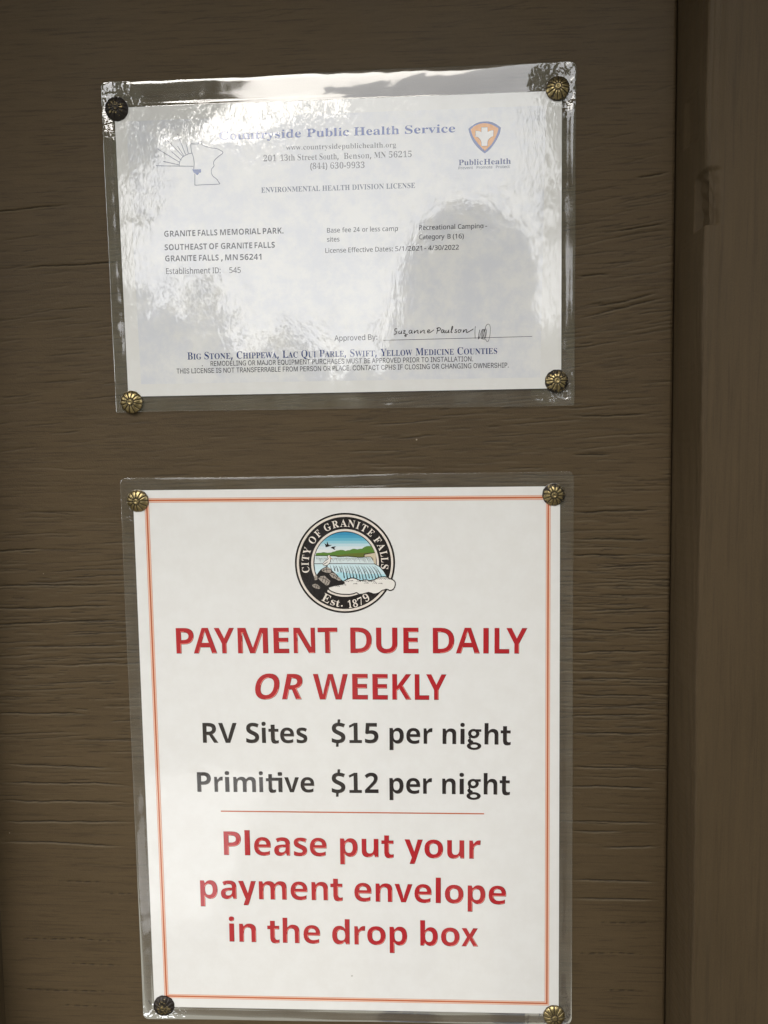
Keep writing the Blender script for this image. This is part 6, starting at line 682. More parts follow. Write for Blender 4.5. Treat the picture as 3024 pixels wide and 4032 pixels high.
def brass_mat(name, wear):
    """antique brass: wear = how much of the dark finish has rubbed off (0..1)"""
    t = NT(name)
    v = t.pos()
    at = t.add('ShaderNodeAttribute', attribute_name='groove')
    n = t.noise(v, 1100, 4, 0.7)
    n2 = t.noise(v, 420, 3, 0.65)
    rim = t.add('ShaderNodeAttribute', attribute_name='rim')
    lightened = t.math('ADD', t.math('ADD', t.math('MULTIPLY', n, 0.5), t.math('MULTIPLY', n2, 0.5)), 0.42 * (wear - 0.5))
    rub = t.ramp(t.math('SUBTRACT', lightened, t.math('MULTIPLY', rim.outputs['Fac'], 0.20 * (1.15 - wear))), 0.42, 0.50)
    rub = t.math('MULTIPLY', rub, t.math('SUBTRACT', 1.0, at.outputs['Fac']))
    gold = t.mix(n2, (0.27, 0.20, 0.09, 1), (0.43, 0.345, 0.175, 1))
    t.set(t.b, 'Base Color', t.mix(rub, (0.020, 0.015, 0.012, 1), gold))
    t.set(t.b, 'Metallic', t.math('MULTIPLY_ADD', rub, 0.65, 0.35))
    t.set(t.b, 'Roughness', t.math('MULTIPLY_ADD', rub, -0.12, 0.42))
    t.l.new(t.bump(t.math('ADD', n, rub), 5e-5), t.b.inputs['Normal'])
    return t.m

# ------------------------------------------------------------------ large structure
ground = link_mesh('ground', [(-150, -150, 0), (150, -150, 0), (150, 150, 0), (-150, 150, 0)], [(0, 1, 2, 3)], plain_mat('gravel_ground', (0.16, 0.15, 0.12), 0.9))
ground['kind'] = 'structure'

slab = link_mesh('glare_slab', [(x, y, z) for z in (0.0, 0.06) for y in (-2.75, -1.75) for x in (-1.15, -0.60)], [(4, 5, 7, 6), (0, 1, 5, 4), (2, 6, 7, 3), (0, 4, 6, 2), (1, 3, 7, 5)], plain_mat('pale_concrete', (0.78, 0.77, 0.74), 0.8))  # unseen pale slab, added to throw a glare onto the notice film
slab['kind'] = 'structure'

WOOD_Y = 1.5e-3         # painted face of the board, 1.5 mm behind the sheets
def wall_x(xr, z_in, slope):
    return xr + (14.4 - z_in) * slope

# --- the plywood board: a relief of grain ridges and checks
rng = np.random.default_rng(11)
X0, X1 = -7.75, 6.50
fine = np.arange(-8.0, 16.0, 0.0135)
zs_in = np.concatenate([np.linspace(-20, -8.05, 20), fine, np.linspace(16.05, 26, 20)])
xs_in = np.linspace(X0, X1, 236)
nz, nx = len(zs_in), len(xs_in)
zf0, nzf = 20, len(fine)
H = np.zeros((nzf, nx), np.float32)      # mm, negative = into the board
CR = np.zeros((nzf, nx), np.float32)      # open checks, the shade of their depth put in as near-black colour
LIT = np.zeros((nzf, nx), np.float32)      # raised grain, paint rubbed pale
dxi, dzi = xs_in[1] - xs_in[0], 0.0135

def lowfreq(nzc, nxc, amp):
    a = rng.normal(size=(nzc, nxc))
    zi = np.linspace(0, nzc - 1.001, nzf); xi = np.linspace(0, nxc - 1.001, nx)
    z0, x0 = zi.astype(int), xi.astype(int)
    fz, fx = (zi - z0)[:, None], (xi - x0)[None, :]
    fz, fx = fz * fz * (3 - 2 * fz), fx * fx * (3 - 2 * fx)
    return amp * ((a[z0][:, x0] * (1 - fx) + a[z0][:, x0 + 1] * fx) * (1 - fz) + (a[z0 + 1][:, x0] * (1 - fx) + a[z0 + 1][:, x0 + 1] * fx) * fz)

def density(x, z):
    """how deeply the ply is checked at a place (0..1): most beside the notice, little at the foot"""
    d = 0.16
    if x < 0:
        d += 0.75 * math.exp(-((z - 2.2) / 2.6) ** 2) + 0.22 * math.exp(-((z - 8.0) / 2.5) ** 2)
    else:
        d += 0.95 * math.exp(-((z - 2.6) / 3.4) ** 2) + 0.50 * math.exp(-((z - 9.0) / 2.6) ** 2)
    if z < -2.2:
        d *= max(0.12, 1 + (z + 2.2) / 1.4)
    return min(d, 1)

def grain_slope(x, z):
    s = 0.012 * math.sin(z * 0.9)
    if z > 6:
        s += 0.05 + 0.012 * (z - 6)
        if x > 3 and z > 7.5:
            s += 0.10 * rng.random()
    if z < 4:
        s += (-0.018 if x > 0 else 0.012)
    return s

def stroke(x, z, length, hw, depth, slope, step=0.0, dark=0.0, dotted=False):
    n = max(int(length / dxi), 3)
    i0 = int((x - X0) / dxi)
    k = np.arange(n)
    cols = i0 + k
    ok = (cols >= 0) & (cols < nx)
    if not ok.any():
        return
    t = k / (n - 1)
    wig = np.cumsum(rng.normal(size=n)) * dxi * 0.075
    wig -= wig[0] + (wig[-1] - wig[0]) * t
    zc = z + slope * k * dxi + wig
    taper = np.clip(np.minimum(t, 1 - t) * 5, 0, 1) * (0.75 + 0.25 * rng.random(n))
    if dotted:
        taper = taper * (np.sin(k * 1.9) > 0.1)
    w = max(int(hw * 5 / dzi), 5)
    r0 = ((zc - fine[0]) / dzi).astype(int)
    for j in range(-w, w + 1):
        rows = r0 + j
        m = ok & (rows >= 0) & (rows < nzf)
        if not m.any():
            continue
        dz = fine[np.clip(rows, 0, nzf - 1)] - zc
        v = np.exp(-(dz / (hw * (0.4 + 0.6 * taper))) ** 2) * taper
        H[rows[m], cols[m]] -= (depth * v)[m]
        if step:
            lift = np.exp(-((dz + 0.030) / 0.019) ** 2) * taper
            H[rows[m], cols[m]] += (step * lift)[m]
            LIT[rows[m], cols[m]] = np.maximum(LIT[rows[m], cols[m]], (min(step * 3.0, 0.8) * lift)[m])
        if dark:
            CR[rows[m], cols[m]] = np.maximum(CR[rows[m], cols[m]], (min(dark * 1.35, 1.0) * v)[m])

H += lowfreq(14, 6, 0.10) + lowfreq(60, 10, 0.035) + lowfreq(260, 26, 0.018)
for _ in range(9000):
    x, z = rng.uniform(X0 - 1, X1), rng.uniform(-8, 16)
    d = density(x, z)
    if rng.random() > 0.25 + d * 0.75:
        continue
    s = grain_slope(x, z) + rng.normal() * 0.02
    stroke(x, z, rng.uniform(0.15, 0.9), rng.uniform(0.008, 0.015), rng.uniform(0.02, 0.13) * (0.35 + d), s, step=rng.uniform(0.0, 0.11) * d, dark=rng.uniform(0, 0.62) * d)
for _ in range(2300):
    x, z = rng.uniform(X0 - 1, X1), rng.uniform(-8, 16)
    d = density(x, z)
    if rng.random() > d * 0.85:
        continue
    s = grain_slope(x, z) + rng.normal() * 0.025
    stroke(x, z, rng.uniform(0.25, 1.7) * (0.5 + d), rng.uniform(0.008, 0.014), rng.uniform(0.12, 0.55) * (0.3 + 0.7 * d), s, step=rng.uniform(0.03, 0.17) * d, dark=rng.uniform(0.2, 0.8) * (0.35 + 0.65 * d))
# the long open checks beside the notice, each ending at the edge of the board
for z, x, ln, sl, dk in [(4.95, 4.5, 1.9, .03, .8), (4.43, 4.6, 1.8, -.01, .95), (4.12, 4.5, 1.4, -.01, .8), (3.85, 5.0, 1.45, .05, .9), (3.0, 4.7, 1.7, .02, .9), (2.62, 4.4, 1.3, -.02, .9), (2.62, 5.5, 1.0, .05, 1.),
                         (2.15, 4.5, 2.0, .01, .8), (1.62, 4.5, 2.0, -.015, .9), (1.3, 4.5, 2.0, -.03, .9), (0.85, 4.4, 2.1, .01, .9), (0.5, 4.5, 1.9, -.01, .7), (-0.2, 4.5, 2.0, -.03, .75), (-0.62, 4.4, 2.1, -.02, .85),
                         (-1.35, 4.5, 2.0, -.01, .9), (-1.55, 4.6, 1.2, -.01, .8), (-1.9, 5.2, 1.3, .02, .9), (-2.6, 4.5, 2.0, -.02, .8), (-3.0, 4.5, 2.0, -.01, .7),
                         (8.7, 4.7, 1.8, .22, .9), (8.9, 4.9, 1.5, .2, .8), (10.3, 5.3, 1.2, .13, .8), (11.3, 5.8, .7, .12, .9), (6.85, 4.5, 1.7, .0, .8), (6.1, 4.6, .9, .0, .8), (9.5, 4.7, .7, .03, .8),
                         (3.1, -7.6, 3.2, .02, .8), (2.75, -7.6, 3.3, .04, .85), (2.3, -6.9, 2.6, .02, .8), (3.55, -7.6, 3.2, .02, .8), (4.3, -7.6, 1.6, .02, .7), (1.9, -6.0, 1.6, .05, .6), (0.9, -7.5, 2.2, -.01, .9),
                         (-.6, -7.5, 3.2, -.02, .8), (-1.0, -7.4, 3.0, -.01, .8), (-1.45, -7.4, 3.1, .01, .8), (-1.9, -7.5, 2.9, -.02, .7), (-.2, -7.3, 2.6, -.03, .7), (9.9, -6.4, 2.4, .045, .8), (11.0, -7.3, 2.2, .05, .6)]:
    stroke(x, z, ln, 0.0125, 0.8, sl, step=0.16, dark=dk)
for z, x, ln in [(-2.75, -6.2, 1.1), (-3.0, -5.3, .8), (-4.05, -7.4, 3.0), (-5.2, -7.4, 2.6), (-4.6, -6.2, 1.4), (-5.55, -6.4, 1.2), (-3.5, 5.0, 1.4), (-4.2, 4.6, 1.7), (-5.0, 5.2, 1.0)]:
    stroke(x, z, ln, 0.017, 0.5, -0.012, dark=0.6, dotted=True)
Hfull = np.zeros((nz, nx), np.float32); Cfull = np.zeros((nz, nx), np.float32); LITfull = np.zeros((nz, nx), np.float32)
Hfull[zf0:zf0 + nzf] = np.clip(H, -1.1, 0.5); Cfull[zf0:zf0 + nzf] = CR; LITfull[zf0:zf0 + nzf] = LIT
V = np.empty((nz, nx, 3), np.float32)
edge = 6.365 + (14.4 - zs_in) * 0.0058 - 0.030          # a narrow open joint against the post
V[..., 0] = (X0 + (xs_in[None, :] - X0) * ((edge - X0) / (X1 - X0))[:, None]) * INCH
V[..., 1] = WOOD_Y - Hfull * 1e-3
V[..., 2] = zs_in[:, None] * INCH
ii = (np.arange(nz - 1)[:, None] * nx + np.arange(nx - 1)[None, :]).ravel()
F = np.stack([ii, ii + 1, ii + nx + 1, ii + nx], 1).astype(np.int32)
# back and edges of the sheet so that it is a solid 15 mm board
me = bpy.data.meshes.new('plywood_panel')
nb = nz * nx
side = V[:, -1].copy(); side[:, 1] = 0.0165
back = np.array([[X0 * INCH, .0165, zs_in[0] * INCH], [X1 * INCH, .0165, zs_in[0] * INCH], [X1 * INCH, .0165, zs_in[-1] * INCH], [X0 * INCH, .0165, zs_in[-1] * INCH]], np.float32)
allv = np.concatenate([V.reshape(-1, 3), back, side])
rr = np.arange(nz - 1)
F = np.concatenate([F, np.stack([rr * nx + nx - 1, nb + 4 + rr, nb + 5 + rr, (rr + 1) * nx + nx - 1], 1)]).astype(np.int32)
F = np.concatenate([F, [[nb + 1, nb, nb + 3, nb + 2]]]).astype(np.int32)
me.vertices.add(len(allv)); me.vertices.foreach_set('co', allv.ravel())
me.loops.add(F.size); me.loops.foreach_set('vertex_index', F.ravel())
me.polygons.add(len(F)); me.polygons.foreach_set('loop_start', np.arange(0, F.size, 4, dtype=np.int32)); me.polygons.foreach_set('loop_total', np.full(len(F), 4, np.int32))
me.polygons.foreach_set('use_smooth', np.ones(len(F), bool))
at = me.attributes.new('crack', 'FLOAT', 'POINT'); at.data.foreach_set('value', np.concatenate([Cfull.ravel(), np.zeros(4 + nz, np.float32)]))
at = me.attributes.new('lightened', 'FLOAT', 'POINT'); at.data.foreach_set('value', np.concatenate([LITfull.ravel(), np.zeros(4 + nz, np.float32)]))
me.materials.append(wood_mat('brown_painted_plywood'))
me.update(); me.validate()
panel = bpy.data.objects.new('plywood_panel', me)
panel.location = (0, 0, BOARD_Z)
col.objects.link(panel)
tag(panel, 'brown painted plywood board with checked horizontal grain behind both notices', 'board')

# --- the two posts the board is set between
def post(name, side, edge, slope, label, chips):
    """side +1: stands right of the board, its left face showing"""
    prof = []
    dep, rad, wid = 1.5, 0.06, 3.5
    for i in range(30):
        prof.append((0.0, dep - rad - (dep - rad + 0.5) * (1 - i / 30) ** 1.8))
    for i in range(11):
        a = math.pi / 2 * i / 10
        prof.append((rad - rad * math.cos(a), dep - rad + rad * math.sin(a)))
    for i in range(1, 26):
        prof.append((rad + (wid - 2 * rad) * (i / 26) ** 1.9, dep))
    for i in range(11):
        a = math.pi / 2 * i / 10
        prof.append((wid - rad + rad * math.sin(a), dep - rad + rad * math.cos(a)))
    prof.append((wid, -0.5))
    n = len(prof)
    z = np.concatenate([np.linspace(-BOARD_Z / INCH, -9, 8), np.arange(-8.95, 17, 0.03), np.linspace(17.1, 27.5, 6)])
    r = np.random.default_rng(5 if side > 0 else 6)
    wob = np.cumsum(r.normal(size=len(z))) * 0.0012
    wob -= np.linspace(wob[0], wob[-1], len(z))
    streak = r.normal(size=n) * 0.003
    verts = []
    for k, zz in enumerate(z):
        for i, (px, py) in enumerate(prof):
            ox, oy = px, py
            soft = math.exp(-((px - 0.05) / 0.25) ** 2) * (1 if py > 0.2 else 0)
            oy += streak[i] * (1 if 0 < i < n - 1 else 0)
            ox += wob[k] * soft * 1.6 + 0.004 * math.sin(zz * 2.3 + i) * soft
            for (cz, hz, amt, d0, d1) in chips:
                q = (zz - cz) / hz
                if abs(q) < 1 and d0 < py <= d1 + 0.001 and px < 0.24:
                    e = min(1.0, (1 - abs(q)) * 22) * (0.8 + 0.35 * (cz - zz) / hz + 0.08 * math.sin(zz * 23 + i * 0.6))
                    ed = 1.0 if px < 0.13 else max(0.0, (0.24 - px) / 0.11)
                    ox += amt * e * ed * (0.55 if py > dep - 0.02 else 1.0)
                    oy -= amt * e * ed * (0.8 if py > dep - rad - 0.05 else 0.0)
            xw = edge + (14.4 - zz) * slope + side * ox
            verts.append((xw * INCH, -oy * INCH, zz * INCH))
    faces = grid_faces(n, len(z), True)
    if side > 0:
        faces = [f[::-1] for f in faces]
    m = wood_mat(name + '_paint', True, (0.062, 0.0418, 0.0207))
    o = link_mesh('wooden_post', verts, faces, m, None, (0, 0, BOARD_Z), smooth=True)
    tag(o, label, 'post')
    return o
post('broad_post', 1, 6.365, 0.0058, 'wide brown painted post with chipped edge, right of the notices', [(10.45, 0.47, 0.13, 1.0, 1.5), (12.0, 0.42, 0.05, 0.5, 1.05)])
post('narrow_post', -1, -7.30, -0.0128, 'brown post barely showing at the left edge of the board', [])

# ------------------------------------------------------------------ lettering
CUSTOM = {
    'y': [[[(0, 772), (218, 772), (414, 258), (560, 772), (776, 772), (448, -205), (432, -245), (398, -262), (222, -262), (214, -238), (308, 8)][::-1]]],
    't': [[[(0, 562), (0, 712), (120, 712), (120, 922), (322, 922), (322, 712), (508, 712), (508, 562), (322, 562), (322, 210), (340, 152), (385, 122), (450, 122), (515, 140), (515, 0), (450, -28), (330, -42), (215, -18), (148, 55), (120, 180), (120, 562)][:-1][::-1] + [(120, 562)]]],
    '\u0167': [[[(0, 560), (0, 712), (130, 712), (130, 922), (315, 922), (315, 742), (842, 742), (842, 0), (635, 0), (635, 585), (315, 585), (315, 210), (335, 150), (380, 120), (440, 120), (505, 138), (505, 0), (440, -28), (322, -42), (208, -18), (148, 55), (130, 180), (130, 560)][::-1]],
               [[(640, 842), (618, 870), (612, 930), (618, 992), (645, 1022), (735, 1028), (812, 1022), (838, 992), (842, 932), (836, 872), (812, 842), (728, 834)][::-1]]],
    'I': [[[(0, 0), (207, 0), (207, 1000), (0, 1000)]]],
    '1': [[[(15, 0), (647, 0), (647, 147), (440, 147), (440, 1008), (268, 1008), (0, 872), (28, 760), (240, 858), (240, 147), (15, 147)]]],
}
def ell(cx, cy, rx, ry, n=22, cw=False):
    p = [(cx + rx * math.cos(2 * math.pi * i / n), cy + ry * math.sin(2 * math.pi * i / n)) for i in range(n)]
    return p[::-1] if cw else p
CUSTOM['g'] = [[ell(350, 530, 290, 238), ell(350, 535, 122, 112, 18, True)],
               [[(470, 690), (560, 620), (735, 628), (735, 752), (420, 752)]],
               [[(100, 390), (190, 330), (215, 215), (330, 160), (300, 60), (180, 40), (95, 80), (40, 170), (75, 250), (140, 300), (90, 335)][::-1]],
               [ell(370, -88, 368, 198, 26), ell(375, -92, 178, 84, 20, True)]]

def area(c):
    return 0.5 * sum(c[i][0] * c[(i + 1) % len(c)][1] - c[(i + 1) % len(c)][0] * c[i][1] for i in range(len(c)))

def inset(contours, ox, oy):
    big = max(contours, key=lambda c: abs(area(c)))
    sg = 1 if area(big) > 0 else -1
    out = []
    for c in contours:
        n = len(c); r = []
        for i in range(n):
            a, b, d = c[i - 1], c[i], c[(i + 1) % n]
            e1 = (b[0] - a[0], b[1] - a[1]); e2 = (d[0] - b[0], d[1] - b[1])
            l1 = math.hypot(*e1) or 1; l2 = math.hypot(*e2) or 1
            n1 = (-e1[1] / l1 * sg, e1[0] / l1 * sg); n2 = (-e2[1] / l2 * sg, e2[0] / l2 * sg)
            k = 1 + n1[0] * n2[0] + n1[1] * n2[1]
            k = max(k, 0.5)
            r.append((b[0] + (n1[0] + n2[0]) / k * ox, b[1] + (n1[1] + n2[1]) / k * oy))
        out.append(r)
    return out

STYLE = {
    'bold_small': ('bold', 8, -6, 0),  # font key, weight change per side (x, y) in 1/1000 cap height, small capitals
    'bold': ('bold', 7, -2, 0), 'bold_italic': ('bold_italic', 7, -2, 0), 'serif': ('serif', 4, -4, 0), 'serif_light': ('serif', 26, 2, 0),
    'serif_mid': ('serif', 10, 0, 0), 'plain': ('plain', -10, -6, 0), 'grotesk': ('grotesk', -4, -4, 0), 'smallcaps': ('serif', 12, 0, 0.79)}

def glyph(style, ch):
    key, ox, oy, sc = STYLE[style]
    if style == 'bold_small' and ch == 'I':
        return (300, [[[(60, 0), (240, 0), (240, 1000), (60, 1000)]]])
    if style == 'bold' and ch in CUSTOM:
        return (760, [inset(c, 0, 0) for c in CUSTOM[ch]])
    if style == 'bold' and ch == '$':
        adv, comps = glyph(style, 'S')
        xs = [p[0] for c in comps for k in c for p in k]; x0, x1 = min(xs), max(xs)
        comps = [[[((p[0] - x0) / (x1 - x0) * 694, p[1]) for p in k] for k in c] for c in comps]
        return (760, comps + [[[(300, 960), (430, 960), (452, 1180), (322, 1180)]], [[(205, -190), (335, -190), (352, 30), (222, 30)]]])
    src = GLYPHS[key].get(ch)
    if src is None:
        src = GLYPHS['plain'].get(ch) or GLYPHS['grotesk'].get(ch)
        ox, oy = -25, -20
    cs = [[(c[i], c[i + 1]) for i in range(0, len(c), 2)] for c in src[1:]]
    if not cs:
        return (src[0], [])
    # one component per outer contour with the holes it contains
    big = max(cs, key=lambda c: abs(area(c)))
    sg = area(big) > 0
    outers = [c for c in cs if (area(c) > 0) == sg]; holes = [c for c in cs if (area(c) > 0) != sg]
    comps = []
    for o_ in outers:
        bx = (min(p[0] for p in o_), max(p[0] for p in o_), min(p[1] for p in o_), max(p[1] for p in o_))
        comps.append(inset([o_] + [h for h in holes if all(bx[0] <= p[0] <= bx[1] and bx[2] <= p[1] <= bx[3] for p in h)], ox, oy))
    return (src[0], comps)

def tess(contours):
    flat = [p for c in contours for p in c]
    want = abs(sum(area(c) for c in contours))
    best = None
    for k in range(8):            # now and then the fill drops a corner: nudge the points and try again
        jit = random.Random(k)
        j = 0 if k == 0 else 2e-3 * math.sqrt(want) * k / 4
        tris = tessellate_polygon([[Vector((p[0] + jit.uniform(-j, j), p[1] + jit.uniform(-j, j), 0)) for p in c] for c in contours])
        got = sum(abs((flat[b][0] - flat[a][0]) * (flat[d][1] - flat[a][1]) - (flat[b][1] - flat[a][1]) * (flat[d][0] - flat[a][0])) / 2 for a, b, d in tris)
        err = abs(got - want)
        if best is None or err < best[0]:
            best = (err, tris)
        if err < 0.01 * want:
            break
    return flat, best[1]

class Print:
    """collects flat ink shapes in board inches and links them as one mesh"""
    def __init__(s):
        s.v, s.f, s.m = [], [], []
    def shape(s, contours, lift, mi=0):
        flat, tris = tess(contours)
        k = len(s.v)
        s.v += [(p[0], -lift, p[1]) for p in flat]
        for t in tris:
            a, b, c = (flat[i] for i in t)
            ccw = (b[0] - a[0]) * (c[1] - a[1]) - (b[1] - a[1]) * (c[0] - a[0]) > 0
            s.f.append(tuple(k + i for i in (t if ccw else t[::-1]))); s.m.append(mi)
    def band(s, outer, inner, lift, pick):
        for co, ci in zip(outer, inner):
            k = len(s.v); n = len(co)
            s.v += [(p[0], -lift, p[1]) for p in co] + [(p[0], -lift, p[1]) for p in ci]
            for i in range(n):
                j = (i + 1) % n
                mx = ci[i][0] + ci[j][0] - co[i][0] - co[j][0]; my = ci[i][1] + ci[j][1] - co[i][1] - co[j][1]
                f = (k + i, k + j, k + n + j, k + n + i)
                a, b, c = s.v[f[0]], s.v[f[1]], s.v[f[2]]
                if (b[0] - a[0]) * (c[2] - a[2]) - (b[2] - a[2]) * (c[0] - a[0]) < 0:
                    f = f[::-1]
                s.f.append(f); s.m.append(pick(mx, my))
    def line(s, pts, width, lift, mi=0):
        """a pen stroke of even width with round joints"""
        q = [pts[0]]
        for i in range(len(pts) - 1):          # Catmull-Rom smoothing
            p0, p1, p2, p3 = pts[max(i - 1, 0)], pts[i], pts[i + 1], pts[min(i + 2, len(pts) - 1)]
            for j in range(1, 6):
                t = j / 5
                q.append(tuple(0.5 * (2 * p1[d] + (p2[d] - p0[d]) * t + (2 * p0[d] - 5 * p1[d] + 4 * p2[d] - p3[d]) * t * t + (3 * p1[d] - p0[d] - 3 * p2[d] + p3[d]) * t ** 3) for d in (0, 1)))
        k = len(s.v); n = len(q)
        for i in range(n):
            a, b = q[max(i - 1, 0)], q[min(i + 1, n - 1)]
            dx, dy = b[0] - a[0], b[1] - a[1]; l = math.hypot(dx, dy) or 1
            nx_, ny_ = -dy / l * width / 2, dx / l * width / 2
            s.v += [(q[i][0] - nx_, -lift - i * 2e-7, q[i][1] - ny_), (q[i][0] + nx_, -lift - i * 2e-7, q[i][1] + ny_)]
        for i in range(n - 1):
            s.f.append((k + 2 * i, k + 2 * i + 2, k + 2 * i + 3, k + 2 * i + 1)); s.m.append(mi)
    def build(s, name, mats, parent, origin):
        v = [((x - origin[0]) * INCH, y, (z - origin[1]) * INCH) for x, y, z in s.v]
        return link_mesh(name, v, s.f, mats, parent, None, s.m)

def set_text(pr, style, items, lift, embossed=False, rim=15):
    sc = STYLE[style][3]
    n_comp = 0
    for text, x0, y0, x1, y1, cap in items:
        pen, placed = 0.0, []
        for i, ch in enumerate(text):
            adv, comps = glyph(style, ch)
            k = sc if (sc and i > 0 and ch.isalpha()) else 1.0
            for c in comps:
                placed.append([[(pen + p[0] * k, p[1] * k) for p in cc] for cc in c])
            pen += adv * k
        xs = [p[0] for c in placed for cc in c for p in cc]
        gx0, gx1 = min(xs), max(xs)
        L = math.hypot(x1 - x0, y1 - y0); ux, uy = (x1 - x0) / L, (y1 - y0) / L
        sx, sy = L / (gx1 - gx0), cap / 1000
        def tr(cs):
            return [[(x0 + ux * (p[0] - gx0) * sx - uy * p[1] * sy, y0 + uy * (p[0] - gx0) * sx + ux * p[1] * sy) for p in c] for c in cs]
        for c in placed:
            n_comp += 1
            lf = lift + (n_comp % 4) * 4e-6
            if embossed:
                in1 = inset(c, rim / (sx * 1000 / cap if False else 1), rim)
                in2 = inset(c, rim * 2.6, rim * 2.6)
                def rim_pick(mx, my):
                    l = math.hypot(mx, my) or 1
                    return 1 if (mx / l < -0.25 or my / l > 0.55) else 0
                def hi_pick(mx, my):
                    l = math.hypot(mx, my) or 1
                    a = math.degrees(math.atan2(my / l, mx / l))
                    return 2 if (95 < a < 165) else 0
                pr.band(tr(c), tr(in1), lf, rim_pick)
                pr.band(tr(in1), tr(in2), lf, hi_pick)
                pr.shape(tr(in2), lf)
            else:
                pr.shape(tr(c), lf)

# ------------------------------------------------------------------ the sheets
def loop(corners, radii, per_side=96, per_corner=10):
    """closed loop round a quad (TL, TR, BR, BL) with rounded corners; returns points with equal counts for any quad"""
    pts = []
    for i in range(4):
        p0, p, p1 = Vector(corners[i - 1]), Vector(corners[i]), Vector(corners[(i + 1) % 4])
        nx_ = Vector(corners[(i + 2) % 4])
        r = radii[i]
        a = p + (p0 - p).normalized() * r
        b = p + (p1 - p).normalized() * r
        for j in range(per_corner + 1):
            t = j / per_corner
            pts.append(a * (1 - t) ** 2 + p * 2 * t * (1 - t) + b * t * t)
        r2 = radii[(i + 1) % 4]
        e = p1 + (p - p1).normalized() * r2
        for j in range(1, per_side):
            pts.append(b.lerp(e, j / per_side))
    return pts

def pouch(name, outer, radii, inner, mat, parent, origin, seed, wave):
    """the clear sealed margin of a laminating pouch round its sheet"""
    r = random.Random(seed)
    lo = loop(outer, radii); li = loop(inner, (0.004,) * 4)
    for i, p in enumerate(lo):
        d = 0.007 * math.sin(i * 0.06 + seed) + 0.005 * math.sin(i * 0.13 + seed * 2)
        p.x += d * (1 if p.x > origin[0] else -1) * 0.6; p.y += d
    n = len(lo)
    prof = [(0.0, 0.16e-3, 0), (0.006, 0.11e-3, 0), (0.03, 0.06e-3, 0), (0.2, 0.03e-3, 1), (0.4, 0.0, 1), (0.6, 0.0, 1), (0.8, 0.02e-3, 1), (0.86, 0.0, 0.6), (0.92, -0.08e-3, 0.2), (0.96, -0.05e-3, 0.1), (1.0, -0.10e-3, 0)]
    ph = [r.uniform(0, 6.28) for _ in range(6)]
    verts = []
    for t, y, k in prof:
        for i in range(n):
            p = lo[i].lerp(li[i], t)
            w = wave * k * (math.sin(i * 0.045 + ph[0]) + 0.6 * math.sin(i * 0.095 + ph[1]) + 0.4 * math.sin(p.x * 3 + p.y * 2 + ph[2]))
            verts.append(((p.x - origin[0]) * INCH, y + w, (p.y - origin[1]) * INCH))
    faces = [f for f in grid_faces(n, len(prof), True)]
    return link_mesh(name, verts, faces, mat, parent, None, smooth=True)

def sheet(name, quad, mat, parent, origin, lift, n=24):
    q = [Vector(p) for p in quad]
    verts = []
    for j in range(n + 1):
        for i in range(n + 1):
            u, v = i / n, j / n
            p = q[3].lerp(q[2], u).lerp(q[0].lerp(q[1], u), v)
            verts.append(((p.x - origin[0]) * INCH, -lift, (p.y - origin[1]) * INCH))
    return link_mesh(name, verts, grid_faces(n + 1, n + 1), mat, parent, None, smooth=True)

UM = 1e-6
# --- the licence certificate
lo = (-0.013, 10.125)
lic = tag(empty('license_certificate', (lo[0] * INCH, 0, BOARD_Z + lo[1] * INCH)), 'laminated camping license with washed out print and glaring film, above the payment notice', 'certificate')
pouch('plastic_pouch', OUTLINES['lic_pouch'], (0.10, 0.13, 0.02, 0.02), OUTLINES['lic_paper'], film_mat('license', 0.085, 0.08, TACKS[:4]), lic, lo, 3, 1.2e-4)
sheet('paper_sheet', OUTLINES['lic_paper'], paper_mat('license'), lic, lo, 0.0)
sheet('tinted_field', OUTLINES['lic_tint'], tint_mat(), lic, lo, 40 * UM)
for part, (style, colour, items) in LICENSE_TEXT.items():
    pr = Print(); set_text(pr, style, items, 110 * UM)
    pr.build(part, ink(colour, 'license'), lic, lo)
pr = Print(); pr.shape([SHAPES['shield_rim']], 100 * UM)
emblem = pr.build('health_emblem', ink('shield_blue', 'license'), lic, lo)
for nm, key, c, l in (('shield_field', 'shield_field', 'shield_gold', 130), ('cross_edge', 'cross_edge', 'shield_brown', 160), ('cross', 'cross', 'white', 190)):
    pr = Print(); pr.shape([SHAPES[key]], l * UM); pr.build(nm, ink(c, 'license'), emblem, lo)
def drawn(name, key, c, parent, lift, which='license', origin=lo):
    pr = Print()
    for i, (pts, w) in enumerate(STROKES[key]):
        pr.line(pts, w, lift + i * 5 * UM)
    return pr.build(name, ink(c, which), parent, origin)
st = drawn('state_outline', 'state_outline', 'grey_blue', lic, 100 * UM)
pr = Print(); pr.shape([SHAPES['county_patch']], 120 * UM); pr.build('county_patch', ink('shield_blue', 'license'), st, lo)
drawn('rising_sun', 'rising_sun', 'grey_blue', lic, 130 * UM)
drawn('signature_line', 'signature_line', 'dark', lic, 100 * UM)
drawn('signature', 'signature', 'pen', lic, 120 * UM)
drawn('pen_scribble', 'pen_scribble', 'pen', lic, 200 * UM)

